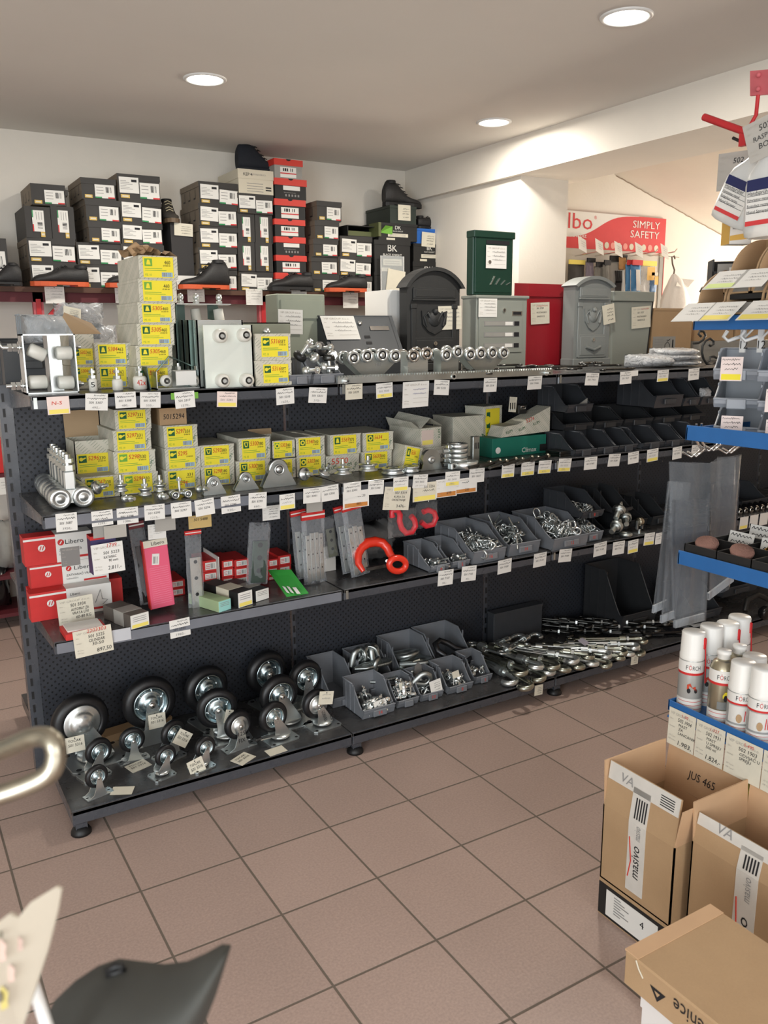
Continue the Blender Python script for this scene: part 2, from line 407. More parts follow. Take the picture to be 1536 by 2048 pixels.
def tag(o,label,cat,group=None,kind=None):
 o['label']=label;o['category']=cat
 if group:o['group']=group
 if kind:o['kind']=kind
 return o
def thing(name,label,cat,loc=(0,0,0),rz=0,group=None,rot=None):
 o=bpy.data.objects.new(name,None);COL.objects.link(o);o.location=loc
 o.rotation_euler=rot if rot is not None else(0,0,rz)
 o.empty_display_size=0.05
 return tag(o,label,cat,group)
def struct(name,m,parent=None):
 o=m.build(name,parent)
 if not parent:o['kind']='structure'
 return o
def dup(root,loc,rot=None,label=None,group=None,scale=None):
 r=root.copy();COL.objects.link(r);r.location=loc
 if rot is not None:r.rotation_euler=rot
 if scale is not None:r.scale=(scale,scale,scale)
 if label:r['label']=label
 if group:r['group']=group
 for ch in list(root.children):
  c=ch.copy();COL.objects.link(c);c.parent=r
  for g in ch.children:
   d=g.copy();COL.objects.link(d);d.parent=c
 return r
ORD=['first','second','third','fourth','fifth','sixth','seventh','eighth','ninth','tenth','eleventh','twelfth','thirteenth','fourteenth','fifteenth','sixteenth','seventeenth','eighteenth','nineteenth','twentieth']
rnd=random.Random(7)
def arc(cx,cy,r,a0,a1,n):
 return[(cx+r*math.cos(a0+(a1-a0)*i/n),cy+r*math.sin(a0+(a1-a0)*i/n))for i in range(n+1)]
SX,SZ,NY=Vector((1,0,0)),Vector((0,0,1)),Vector((0,-1,0))
# ---------------------------------------------------------------- the room
ZC=2.62;YB=2.55;XW=2.903;XBM=2.863;ZS=2.42;YP=1.391;XP=3.264;YA=1.9
m=M();m.box(-3.6,7.0,-5.6,3.2,-0.05,0,TILEM);struct('floor',m)
m=M();m.box(-3.6,XBM,-5.6,YB,ZC,ZC+0.06,CEIL);struct('ceiling',m)
m=M();m.box(-3.6,XW+0.1,YB,YB+0.1,0,ZC,PLASTER);struct('wall_back',m)
m=M();m.box(-3.7,-3.6,-5.6,YB,0,ZC,PLASTER);struct('wall_left',m)
m=M();m.box(-3.6,7.0,-5.7,-5.6,0,ZC,PLASTER);struct('wall_front',m)
m=M();m.box(XW,XP,YP,YB,0,ZS,PLASTER);struct('wall_right',m)
m=M();m.box(XBM,3.34,-5.6,YB,ZS,2.95,PLASTER);struct('trim_1',m)
m=M();m.box(XP,7.0,YA,YA+0.1,0,2.95,PLASTER);struct('wall_annex',m)
c0=aty(1232,350,YA);c1=aty(1480,490,YA);sl=(c1.z-c0.z)/(c1.x-c0.x)
xa,xb=3.34,7.0
za,zb_=c0.z+sl*(xa-c0.x),c0.z+sl*(xb-c0.x)
m=M();m.prism([(xa,za),(xb,zb_),(xb,zb_+0.06),(xa,za+0.06)],YA+5.6,PLASTER,'XZ',-5.6);struct('ceiling_annex',m)
m=M();m.box(7.0,7.1,-5.6,YA,0,2.6,PLASTER);struct('wall_annex_side',m)
# crack along the slope
m=M()
pts=[]
for i in range(40):
 t=i/39;pts.append((c0.x+(c1.x-c0.x)*t,YA-0.001,c0.z+(c1.z-c0.z)*t-0.004+rnd.uniform(-.003,.003)))
m.tube(pts,0.0035,mat('crack_shadow_gap',(150,132,112),0.9),4);struct('trim_2',m)
def downlight(p,where,power):
 t=thing('ceiling_downlight','round recessed ceiling downlight '+where,'ceiling light',(p[0],p[1],ZC),group='recessed ceiling downlights')
 a=M();a.lathe([(0.074,0.0),(0.076,-0.006),(0.086,-0.007),(0.092,-0.002),(0.092,0.0)],WHT,32);a.build('trim_ring',t)
 a=M();a.lathe([(0.0,-0.003),(0.074,-0.003)],LED,32);a.build('diffuser',t)
 l=area('downlight_beam',(p[0],p[1],ZC-0.02),(p[0],p[1],0),0.14,0.14,power,(1.0,0.94,0.85),'DISK')
for p,wh in((atz(410,158,ZC),'above the left half of the long shelving'),(atz(1253,33,ZC),'nearest the camera, top right'),(atz(988,244,ZC),'beside the ceiling beam near the corner')):
 downlight(p,wh,16)
 # ---------------------------------------------------------------- long black shelving (four bays along x)
Z1,Z2,Z3,ZB_=1.383,1.032,0.640,0.097
YU=0.05
YPEG=0.50
LIP=0.040
RAIL=mat('clear_price_rail',(112,116,124),0.16,0.0,coat=0.6,noise=0.12,nscale=9)
bay_names=['left-end bay of the long black shelving, over the castors','second bay of the black shelving from the left, over the grey bins with thimbles','third bay of the black shelving, over the turnbuckles','fourth bay of the black shelving, behind the hanging plastic sleeves','last black shelving bay at the right picture edge behind the blue rack']
def shelf_mesh(z,y0,y1,front):
 a=M()
 a.box(0.004,0.996,min(y0,y1),max(y0,y1),z-0.012,z,BLK2)
 f0,f1=(y0,y0+0.012)if front else(y0-0.012,y0)
 a.box(0.004,0.996,f0,f1,z-LIP,z+0.001,BLK,0.003)
 for x in(0.006,0.984):
  a.prism([(y1,z-0.012),(y1,z-0.065),(y0+(0.03 if front else-0.03),z-0.03),(y0+(0.03 if front else-0.03),z-0.012)],0.004,BLK,'YZ',x)
 a.box(0.01,0.02,f0-0.0012,f0,z-LIP+0.004,z-0.004,ZINCD)if front else None
 return a
for k in range(5):
 t=thing('gondola_shelving',bay_names[k],'shelving unit',(k*1.0,0,0),group='bays of the long black shelving')
 a=M();a.box(0.002,0.998,0,0.49,ZB_-0.012,ZB_,BLK2);a.box(0.002,0.998,0,0.012,ZB_-0.046,ZB_+0.001,BLK,0.003)
 a.build('base_deck',t)
 a=M();a.box(0.004,0.03,0.012,0.52,ZB_-0.055,ZB_-0.012,BLK);a.box(0.97,0.996,0.012,0.52,ZB_-0.055,ZB_-0.012,BLK);a.build('base_bracket',t)
 for x in(0.03,)+((0.97,)if k==4 else()):
  a=M();a.box(x-0.018,x+0.018,0.02,0.055,0.02,ZB_-0.02,BLK);a.lathe([(0,0),(0.032,0),(0.032,0.008),(0.022,0.026),(0,0.026)],RUB,16,'Z',(x,0.037,0));a.build('foot',t)
 a=M();a.box(0.012,0.988,YPEG,YPEG+0.008,ZB_-0.02,Z1+0.0,PEG);a.build('back_panel',t)
 a=M();a.box(-0.03 if k==0 else-0.003,0.012,YPEG-0.002,YPEG+0.045,0.01,Z1+0.012,BLK)
 z=0.14
 while z<Z1-0.02:
  a.box(-0.02 if k==0 else 0.0,-0.012 if k==0 else 0.008,YPEG-0.0035,YPEG-0.002,z,z+0.028,RUB);z+=0.05
 a.build('upright',t)
 for z in(Z3,Z2,Z1):
  s=shelf_mesh(z,YU,YPEG,True).build('shelf',t)
  if z in(Z2,Z3)and k==0:
   r=M();r.box(0.01,0.68 if z==Z2 else 0.99,YU-0.003,YU-0.0005,z-LIP+0.004,z-0.004,RAIL);r.build('price_rail',s)
 a=M();a.box(0.004,0.996,YPEG+0.045,0.99,Z1-0.012,Z1,BLK2);a.box(0.004,0.996,0.978,0.99,Z1-LIP,Z1,BLK);a.build('rear_shelf',t)
 a=M();a.box(0.004,0.996,YPEG+0.045,0.99,0.62,0.635,BLK2);a.box(0.004,0.996,YPEG+0.045,1.04,0.05,0.097,BLK2);a.build('rear_deck',t)
 # ---------------------------------------------------------------- red rack with a wooden plank along the back wall
YW0=2.20;ZW=1.80
t=thing('wall_rack','red steel rack with a dark wooden plank top along the back wall','shelf rack',(0,YW0,0))
a=M();a.box(-1.2,2.42,0.0,0.345,ZW-0.026,ZW,WOOD);a.build('plank',t)
for px,n in((79,0),(530,1),(-330,2),(800,3)):
 x=aty(px,610,YW0).x
 a=M();a.box(x-0.025,x+0.025,0.03,0.07,0.0,ZW-0.026,REDD);a.box(x-0.012,x+0.012,0.024,0.03,0.0,ZW-0.06,REDM)
 a.bar((x+0.0,0.05,ZW-0.20),(x+0.16,0.05,ZW-0.03),0.02,0.02,REDM);a.build('upright',t)
a=M();a.box(-1.2,2.40,0.03,0.05,ZW-0.075,ZW-0.026,mat('dark_red_rail',(90,26,34),0.6));a.build('front_rail',t)
for z in[aty(6,q_,YW0+.04).z for q_ in(1228,1152,947)]:
 a=M();a.box(-1.2,2.40,0.03,0.34,z-0.02,z,mat('dark_red_rail'));a.build('deck',t)
 # ---------------------------------------------------------------- shoe boxes on the plank
def rect(x0,y0,x1,y1,Y):
 cy,cx=(y0+y1)/2,(x0+x1)/2
 return aty(x0,cy,Y).x,aty(x1,cy,Y).x,aty(cx,y1,Y).z,aty(cx,y0,Y).z
BARS=[1,.5,1.5,.6,1,1.8,.5,1,.7,1.2]
def barcode(a,o,u,v,w,h,m):
 x=0;o=Vector(o);tot=sum(BARS)
 for i,b in enumerate(BARS):
  ww=w*b/tot
  if i%2==0:a.quad(o+u*x,o+u*(x+ww),o+u*(x+ww)+v*h,o+u*x+v*h,m)
  x+=ww
def shoe_label(w,h,kind):
 """label lying in the local XZ plane facing -Y, origin at its lower left corner"""
 a=M();a.box(0,w,-0.0012,0,0,h,PAPER)
 y=-0.0016
 if kind=='print':
  a.quad((w*.62,y,h*.86),(w*.9,y,h*.86),(w*.9,y,h*.70),(w*.62,y,h*.70),INK)
  for i in range(6):a.quad((w*.06,y,h*(.74-i*.1)),(w*(.36+.16*((i*7)%3)),y,h*(.74-i*.1)),(w*(.36+.16*((i*7)%3)),y,h*(.77-i*.1)),(w*.06,y,h*(.77-i*.1)),GREY)
 else:
  barcode(a,(w*.56,y,h*.42),SX,SZ,w*.32,h*.42,INK)
  for i in range(3):a.quad((w*.08,y,h*(.78-i*.22)),(w*.44,y,h*(.78-i*.22)),(w*.44,y,h*(.82-i*.22)),(w*.08,y,h*(.82-i*.22)),GREY)
  a.quad((0,y,0),(w*.34,y,0),(w*.34,y,h*.1),(0,y,h*.1),FGRN)
  a.quad((w*.66,y,0),(w,y,0),(w,y,h*.1),(w*.66,y,h*.1),FRED)
 return a
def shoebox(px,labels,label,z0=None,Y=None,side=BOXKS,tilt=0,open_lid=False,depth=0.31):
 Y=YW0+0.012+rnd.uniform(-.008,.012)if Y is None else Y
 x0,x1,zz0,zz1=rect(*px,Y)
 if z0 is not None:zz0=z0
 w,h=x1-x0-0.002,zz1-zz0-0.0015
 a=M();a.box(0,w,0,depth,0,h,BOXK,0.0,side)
 a.box(w-0.0005,w+0.0,0,depth,0,h,BOXK)
 # printed outline marks on the long side
 for yy in(0.06,0.15,0.24):
  a.quad((-0.0008,yy,h*.25),(-0.0008,yy+0.035,h*.25),(-0.0008,yy+0.035,h*.32),(-0.0008,yy,h*.32),BOXK)
  a.quad((-0.0008,yy,h*.25),(-0.0008,yy+0.006,h*.25),(-0.0008,yy+0.006,h*.7),(-0.0008,yy,h*.7),BOXK)
 o=a.build('shoebox',None,(x0,Y,zz0),(0,tilt,0));tag(o,label,'shoebox','black shoeboxes on the wooden plank')
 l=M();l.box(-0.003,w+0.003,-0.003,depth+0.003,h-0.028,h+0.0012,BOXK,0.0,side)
 if h>w:l=M();l.box(-0.003,0.028,-0.003,depth+0.002,-0.0,h+0.001,BOXK)
 lid=l.build('lid',o)
 if open_lid:lid.rotation_euler=(math.radians(-4),math.radians(7),0)
 for(u0,v0,u1,v1,kind)in labels:
  if kind=='gold':
   s=M();s.box(0,(u1-u0)*w,-0.001,0,0,(v1-v0)*h,GOLD);s.quad(((u1-u0)*w*.15,-0.0014,(v1-v0)*h*.3),((u1-u0)*w*.85,-0.0014,(v1-v0)*h*.3),((u1-u0)*w*.85,-0.0014,(v1-v0)*h*.7),((u1-u0)*w*.15,-0.0014,(v1-v0)*h*.7),CREAM)
   s.build('sticker',o,(u0*w,-0.0036,v0*h))
  elif kind=='vert':
   W,H=(v1-v0)*h,(u1-u0)*w
   s=shoe_label(W,H,'code');s.build('label',o,(u0*w,-0.0036,v1*h),(0,PI/2,0))
  else:
   s=shoe_label((u1-u0)*w,(v1-v0)*h,kind);s.build('label',o,(u0*w,-0.0036,v0*h),(0,rnd.uniform(-.03,.05),0))
 return zz0+h+0.0015
LC=[(.38,.08,.95,.72,'code'),(.08,.06,.3,.22,'gold')]
LP=[(.03,.24,.49,.88,'print'),(.51,.06,.98,.70,'code'),(.05,.04,.26,.18,'gold')]
LV=[(.25,.2,.72,.88,'vert'),(.55,.03,.72,.2,'gold')]
def column(desc,boxes,zb=ZW+0.0005,Y=None):
 """boxes listed from the bottom up"""
 z=zb;n=len(boxes)
 for i,(px,lab,*kw)in enumerate(boxes):
  k=n-i
  where=('topmost' if k==1 else ORD[k-1]+' from the top')+' in '+desc
  z=shoebox(px,lab,'black shoebox, '+where,z0=z,Y=Y,**(kw[0]if kw else{}))
 return z
z=column('the far left stack',[((62,525,154,572),LP),((56,477,151,525),LP)])
shoebox((52,413,103,477),LV,'black shoebox on its side, left of the upright pair in the far left stack',z0=z)
z2=shoebox((104,413,150,477),LV,'black shoebox on its side, right of the upright pair in the far left stack',z0=z)
shoebox((62,368,132,411),LC,'black shoebox with a lifted lid topping the far left stack',z0=z2,open_lid=True)
column('the second stack from the left',[((156,530,244,572),LP),((155,486,244,530),LP),((178,444,242,486),LC),((172,400,240,444),LC),((163,357,232,400),LC)])
column('the third stack, behind the tall yellow-labelled cartons',[((245,530,328,572),LP),((244,489,328,530),LP),((243,446,325,489),LP),((241,400,323,446),LP),((236,350,320,400),LP)])
column('the stack right of the upright black box',[((398,539,474,580),LP),((398,496,474,539),LP),((399,453,475,496),LP),((398,409,474,453),LP),((398,365,476,409),LP)])
z=shoebox((480,543,546,580),LP,'black shoebox lying flat at the foot of the stack under the white carton',z0=ZW+0.0005)
z3=shoebox((477,485,511,543),LV,'black shoebox on edge, lower left of four under the white carton',z0=z)
shoebox((512,485,546,543),LV,'black shoebox on edge, lower right of four under the white carton',z0=z)
z4=shoebox((476,427,510,485),LV,'black shoebox on edge, upper left of four under the white carton',z0=z3)
shoebox((511,427,546,485),LV,'black shoebox on edge, upper right of four under the white carton',z0=z3)
zF=shoebox((476,388,546,427),LP,'black shoebox lying directly beneath the white carton',z0=z4)
column('the short stack right of the red-lidded boxes',[((624,550,678,586),LC),((623,514,676,550),LC),((627,479,676,514),LC),((630,442,678,479),LC),((634,403,683,442),LC)])
column('the stack of three left of the white-lettered boxes',[((680,552,744,587),LP),((678,514,742,552),LP),((681,473,744,514),LP)])
shoebox((-60,475,17,572),LC,'black shoebox cut by the left picture edge',z0=ZW+0.0005)
# white carton on top, with side print
x0,x1,_,zz=rect(477,341,546,388,YW0+.012)
a=M();a.box(0,x1-x0,0,0.31,0,zz-zF,BEIGE);a.box(-0.003,x1-x0+0.003,-0.003,0.313,(zz-zF)*.62,zz-zF+.002,BEIGE)
a.text('KEP 4',(0.03,-0.0035,(zz-zF)*.74),SX,SZ,0.016,INK);a.text('ZASTITNA OBUCA',(0.07,-0.0035,(zz-zF)*.78),SX,SZ,0.008,GREY)
for i in range(4):a.quad((0.05,-.0008,.012+i*.014),(.15,-.0008,.012+i*.014),(.15,-.0008,.015+i*.014),(.05,-.0008,.015+i*.014),GREY)
for i in range(2):a.quad((0.165,-.001,.02+i*.014),(.2,-.001,.02+i*.014),(.2,-.001,.027+i*.014),(.165,-.001,.027+i*.014),INK)
tag(a.build('carton',None,(x0,YW0+.012,zF+.001)),'off-white carton under the navy boot, top of the shoebox stack','box')
Zwhite=zz+.004
# red-lidded boxes
z=ZW+0.0005
names=[]
GB=[((552,546,608,580),'w'),((553,511,612,546),'b'),((552,474,610,511),'k'),((550,439,609,474),'b'),((550,399,610,439),'b'),((550,358,612,399),'k'),((549,319,604,358),'w')]
for i,(px,kind)in enumerate(GB):
 x0,x1,_,zt=rect(*px,YW0+.005);h=zt-z-.001;w=x1-x0
 k=len(GB)-i
 a=M();a.box(0,w,0,0.31,0,h,GPAPER if kind=='w' else BOXB)
 y=-0.0008
 if kind=='k':
  a.quad((w*.26,y,h*.45),(w*.8,y,h*.45),(w*.8,y,h*.66),(w*.26,y,h*.66),PAPER)
  for q in range(5):a.quad((w*(.32+q*.1),y,h*.14),(w*(.37+q*.1),y,h*.14),(w*(.37+q*.1),y,h*.25),(w*(.32+q*.1),y,h*.25),GREY)
  a.text('PROFESSIONAL',(w*.28,y,h*.3),SX,SZ,0.006,GREY,width=w*.44)
 else:
  a.quad((w*.2,y,h*.06),(w*.78,y,h*.06),(w*.78,y,h*.6),(w*.2,y,h*.6),PAPER);barcode(a,(w*.3,y-.0004,h*.38),SX,SZ,w*.4,h*.16,INK)
  a.quad((w*.2,y-.0003,h*.24),(w*.78,y-.0003,h*.24),(w*.78,y-.0003,h*.3),(w*.2,y-.0003,h*.3),FRED)
 o=a.build('shoebox',None,(x0,YW0+.005,z))
 tag(o,('topmost' if k==1 else ORD[k-1]+' from the top')+' of the red-lidded shoeboxes in one tall column','shoebox','red-lidded shoeboxes')
 l=M();l.box(-.004,w+.004,-.004,.314,h*.68,h+.001,REDL)
 l.prism([(w/2+p*.016,q)for p,q in((-1,h+.0012),(-.7,h-.006),(0,h-.009),(.7,h-.006),(1,h+.0012))],.001,INK,'XZ',-.0048)
 l.build('lid',o)
 z+=h+.001
 # standing black boot box and the flat white box under it
x0,x1,zb,zt=rect(353,541,396,572,YW0+.03)
a=M();a.box(0,x1-x0,0,.28,0,.075,PAPER);a.box(-.002,x1-x0+.002,-.002,.282,.045,.077,PAPER);tag(a.build('carton',None,(x0,YW0+.03,ZW+.0005)),'flat white carton beneath the upright black box','box')
x0,x1,_,zt=rect(343,447,386,541,YW0+.03);hb=zt-(ZW+.079)
a=M();a.box(0,x1-x0,0,.27,0,hb,mat('plain_charcoal_carton',(46,44,44),.7));tag(a.build('boot_box',None,(x0,YW0+.03,ZW+.079)),'plain black box standing upright under a brown sports shoe','box')
ZD=zt;XD=(x0+x1)/2
# dark green box, white-lettered boxes, blue box near the corner
def letterbox_carton(px,Y,z0,label,m=BOXB,text=None,sub='BLACK KNIGHT',pad=True,depth=.3):
 x0,x1,zb,zt=rect(*px,Y);z0=zb if z0 is None else z0;w,h=x1-x0,zt-z0-.001
 a=M();a.box(0,w,0,depth,0,h,m);y=-.0008
 if text:
  a.text(text,(w*.5,y,h*.66),SX,SZ,h*.22,PAPER,mid=True)
  a.text(sub,(w*.5,y,h*.52),SX,SZ,h*.07,PAPER,mid=True)
  a.quad((w*.24,y,h*.22),(w*.76,y,h*.22),(w*.76,y,h*.42),(w*.24,y,h*.42),CREAM)
  for q in range(2):a.quad((w*.28,y-.0004,h*(.27+q*.07)),(w*.7,y-.0004,h*(.27+q*.07)),(w*.7,y-.0004,h*(.29+q*.07)),(w*.28,y-.0004,h*(.29+q*.07)),GREY)
  a.quad((w*.2,y,h*.03),(w*.42,y,h*.03),(w*.42,y,h*.15),(w*.2,y,h*.15),CREAM)
 o=a.build('shoebox',None,(x0,Y,z0));tag(o,label,'shoebox')
 l=M();l.box(-.003,w+.003,-.003,depth+.003,h*.86,h+.001,m);l.build('lid',o)
 return z0+h+.001
z=letterbox_carton((749,545,822,588),YW0,ZW+.0005,'black shoebox at the bottom of the white-lettered stack, behind the clear holder')
z=letterbox_carton((749,481,820,545),YW0,z,'black shoebox with BK lettering behind the clear sign holder',text='BK')
z=letterbox_carton((757,447,834,481),YW0,z,'black shoebox with white lettering and a lime flap, under the dark green box',text='DK')
MGK=mat('dark_green_carton',(38,48,42),.6)
Zdg=letterbox_carton((780,412,832,447),YW0+.02,z,'dark green shoebox under the black work boot',m=MGK)
a=M();zz0=aty(735,480,YW0).z
xg0,xg1=aty(758,460,YW0).x,aty(784,460,YW0).x
a.poly([(xg0,-.004,aty(770,466,YW0).z),(xg1,-.004,aty(770,468,YW0).z),(xg1+.002,-.004,aty(770,452,YW0).z),(xg0+.03,-.03,aty(770,452,YW0).z)],LGRN)
a.box(xg0-.015,xg0+.004,-.02,.1,aty(770,474,YW0).z,aty(770,446,YW0).z,mat('olive_wrap',(92,98,60),.6));a2=a.build('tissue_flap',None,(0,YW0,0));tag(a2,'bright lime tissue flap sticking out of a black shoebox','wrapping')
# open-ended dark box left of it
a=M();x0,x1,zb,zt=rect(700,454,762,476,YW0-.01);w,h=x1-x0,zt-zb
zI=aty(712,473,YW0+.012).z
for bx in((0,w,0,.2,0,.004),(0,w,0,.2,h-.004,h),(0,.004,0,.2,0,h),(w-.004,w,0,.2,0,h),(0,w,.196,.2,0,h)):a.box(*bx,BOXB)
a.box(.01,w-.01,.03,.18,.004,h*.55,mat('olive_wrap',(92,98,60),.6))
tag(a.build('shoebox',None,(x0,YW0+.02,zI+.002),(0,0,.05)),'open-fronted black shoebox lying on the three-box stack','shoebox')
z=letterbox_carton((826,524,890,588),YW0+.04,ZW+.0005,'lower BK shoebox in the stack nearest the room corner',text='BK')
z=letterbox_carton((827,488,890,524),YW0+.04,z,'upper BK shoebox in the stack nearest the room corner',text='BK')
ZBLUE=letterbox_carton((833,458,884,488),YW0+.05,z,'bright blue shoebox under the low black shoe',m=mat('bright_blue_carton',(38,104,190),.55))
# clear sign holder with a paper, leaning in front of the BK boxes
t=thing('sign_holder','clear acrylic sign holder with blank card before the BK shoeboxes','sign holder',(aty(786,580,YW0-.04).x,YW0-.035,ZW+.0005))
zt=aty(786,512,YW0-.04).z-ZW
a=M();a.box(-.085,.085,0,.003,0,zt,film('acrylic',(225,230,230),.22,.05,0,5));a.box(-.085,.085,.003,.05,0,.003,MATS['acrylic']);a.build('acrylic_panel',t)
for q in((-.087,-.082),(.082,.087)):
 a=M();a.box(q[0],q[1],-.001,.004,0,zt,WHT);a.build('edge',t)
a=M();a.box(-.055,.075,-.006,-.003,.01,.145,CREAM);a.build('card',t,rot=(0,.14,0))
# ---------------------------------------------------------------- cards and price tags
def scribble(a,x,z,w,h,m,y=-0.0012,seed=0):
 """a line of unreadable handwriting as a thin wavering stroke"""
 r=random.Random(seed);n=max(6,int(w/h*2.2));pts=[]
 for i in range(n):
  pts.append((x+w*i/(n-1)+r.uniform(-.1,.1)*h,y,z+(h*r.uniform(.55,1)if i%2 else h*r.uniform(0,.35))))
 t=h*.11
 for p,q in zip(pts,pts[1:]):
  a.quad((p[0]-t,y,p[2]),(p[0]+t,y,p[2]),(q[0]+t,y,q[2]),(q[0]-t,y,q[2]),m)
def card_mesh(w,h,lines=(),base=PAPER,form=False,strip=None,seed=0,bend=0.0,hole=False):
 """card in its own XZ plane, top centre at the origin, facing -Y"""
 a=M();n=6
 def yb(z):return-bend*(z/h)**2
 vs=[]
 for i in range(n+1):
  z=-h*i/n
  for x in(-w/2,w/2):vs+=[(x,yb(z)-.0007,z),(x,yb(z)+.0003,z)]
 fs=[]
 for i in range(n):
  b=i*4;c=b+4
  fs+=[(b,c,c+2,b+2),(b+3,c+3,c+1,b+1),(b+1,c+1,c,b),(b+2,c+2,c+3,b+3)]
 a.add(vs,fs,base)
 y=-0.0013-(bend*.5 if bend else 0)
 Y=lambda zf:-bend*(zf)**2-.0013
 if form:
  a.text('VIP GROUP d.o.o.',(-w*.42,Y(.12),-h*.16),SX,SZ,h*.075,mat('pale_print',(176,170,160),.8),width=w*.84)
  for i,(s,zf)in enumerate((('Sifra',.3),('Artikal',.5),('VP Cena',.76),('MP Cena',.86))):
   a.text(s,(-w*.44,Y(zf),-h*zf),SX,SZ,h*.042,mat('pale_print',(176,170,160),.8))
  if form=='table':
   for i in range(4):a.quad((-w*.1,Y(.3),-h*(.3+i*.17)),(w*.45,Y(.3),-h*(.3+i*.17)),(w*.45,Y(.3),-h*(.31+i*.17)),(-w*.1,Y(.3),-h*(.31+i*.17)),mat('pale_print',(176,170,160),.8))
 if strip:
  a.quad((-w*.44,Y(.9),-h*.96),(w*.44,Y(.9),-h*.96),(w*.44,Y(.72),-h*.72),(-w*.44,Y(.72),-h*.72),strip)
 for(s,xf,zf,hf,m,*wf)in lines:
  if s=='~':scribble(a,-w/2+w*xf,-h*zf,w*(wf[0]if wf else .6),h*hf,m,Y(zf),seed+int(zf*50))
  else:a.text(s,(-w/2+w*xf,Y(zf),-h*zf),SX,SZ,h*hf,m,width=(w*wf[0]if wf else None),shear=.12)
 if hole:a.cyl((0,-.0016,-.006),(0,.0006,-.006),.0022,INK,8)
 return a
def place_card(name,label,cat,a,p,rz=0,rx=0,ry=0,group=None,parent=None):
 o=a.build(name,parent,p,None)
 o.rotation_mode='XYZ';o.rotation_euler=(rx,ry,rz)
 if not parent:tag(o,label,cat,group)
 return o
 # ---------------------------------------------------------------- shoes
def shoe(name,label,p,L,rz,upper=SHOEK,sole=ORSOLE,boot=False,lace=SHOEK,accent=None,group=None):
 """toe along +x from the heel at the origin"""
 t=thing(name,label,'shoe',p,rz,group)
 k=L/0.29
 if boot:st=[(-.002,.028,.125),(.015,.036,.158),(.06,.040,.162),(.095,.039,.152),(.125,.038,.122),(.17,.043,.078),(.21,.048,.062),(.25,.042,.056),(.275,.03,.046),(.288,.016,.03)]
 else:st=[(-.002,.027,.09),(.02,.035,.112),(.06,.037,.10),(.10,.037,.104),(.135,.038,.103),(.17,.043,.083),(.21,.048,.068),(.25,.042,.060),(.275,.03,.048),(.288,.016,.03)]
 rings=[]
 for x,hw,top in st:
  r=[]
  for i in range(16):
   an=2*PI*i/16;c,s=math.cos(an),math.sin(an)
   e=lambda v,q:math.copysign(abs(v)**q,v)
   wz=.018+(top-.018)*(.5+.5*e(s,.7))
   wid=hw*(1.0 if s<.2 else(1-.45*(s-.2)))
   if(boot and .02<=x<=.12)or(not boot and .02<=x<=.07):wid=hw*(1.0 if s<0 else(1-.22*s))
   r.append((x*k,e(c,.8)*wid*k,wz*k))
  rings.append(r)
 a=M();a.loft(rings,upper);a.build('upper',t)
 pts=[]
 out=[(-.008,.0),(.0,.024),(.02,.036),(.06,.037),(.11,.034),(.17,.044),(.21,.050),(.25,.045),(.28,.033),(.296,.012)]
 poly=[(x*k,-y*k)for x,y in out]+[(x*k,y*k)for x,y in reversed(out)]
 a=M();a.prism(poly,.016*k,sole,'XY',.008*k)
 a.prism([(x,y)for x,y in poly if x<.1*k],.0085*k,sole,'XY',0);a.prism([(x,y)for x,y in poly if x>.145*k],.0085*k,sole,'XY',0)
 a.build('sole',t)
 a=M();zt=.166 if boot else .114
 x0=.055 if boot else .03
 a.lathe([(.0,(zt-.012)*k),(.022*k,(zt-.012)*k),(.03*k,zt*k),(.034*k,(zt-.004)*k),(.034*k,(zt-.02)*k)],KSOLE,16,'Z',(x0*k,0,0));a.build('collar',t)
 a=M()
 for i in range(4):
  x=(.105+.02*i)*k;zz=((.146,.128,.104,.087)if boot else(.110,.106,.096,.085))[i]*k
  a.tube([(x,-.022*k,zz-.008*k),(x+.004,0,zz+.003),(x+.012*k,.022*k,zz-.008*k)],.0028*k,lace,5)
  a.tube([(x,.022*k,zz-.008*k),(x+.004,0,zz+.003),(x+.012*k,-.022*k,zz-.008*k)],.0028*k,lace,5)
 a.build('laces',t)
 if accent:
  a=M();a.quad((.09*k,-.0365*k,.045*k),(.13*k,-.039*k,.04*k),(.135*k,-.037*k,.052*k),(.1*k,-.036*k,.058*k),accent);a.build('side_flash',t)
 return t
ZP=ZW+.0005;YS=YW0-.075+.1
def shoe_px(name,label,pxl,pxr,left,Y,z,**kw):
 x0,x1=aty(pxl,560,Y).x,aty(pxr,560,Y).x
 L=(x1-x0)*.97
 return shoe(name,label,(x1-.008 if left else x0+.008,Y,z),L,PI if left else 0,**kw)
G='display shoes standing in front of the shoeboxes'
YSH=YW0-.055
a=M();a.box(-.005,0,0,0.001,0,.001,WOOD)
shoe_px('work_shoe','black work shoe cut by the left picture edge on the plank',-40,46,True,YSH,ZP,sole=KSOLE,boot=True,group=G)
shoe_px('safety_shoe','low black safety shoe with orange sole before the far left shoebox stack',62,178,True,YSH,ZP,accent=ORSOLE,group=G)
shoe_px('safety_shoe','black orange-soled shoe mostly hidden behind the tall yellow-labelled cartons',212,320,True,YSH,ZP,group=G)
shoe_px('safety_boot','black ankle boot with orange sole before the stack of five shoeboxes',358,458,True,YSH,ZP,boot=True,accent=REDL,group=G)
shoe_px('safety_shoe','low black shoe with red flash and black sole at the foot of the red-lidded boxes',537,625,True,YSH,ZP,sole=KSOLE,accent=REDL,group=G)
shoe_px('safety_shoe','low black orange-soled shoe before the short stacks at the right of the plank',651,732,True,YSH,ZP,accent=ORSOLE,group=G)
p=aty(470,345,YW0+.12)
shoe('boot','navy suede boot standing on the off-white carton, highest shoe',(p.x+.015,YW0+.12,Zwhite),.29,0,upper=SHOEB,sole=SHOEB,boot=True)
p=aty(768,410,YW0+.1)
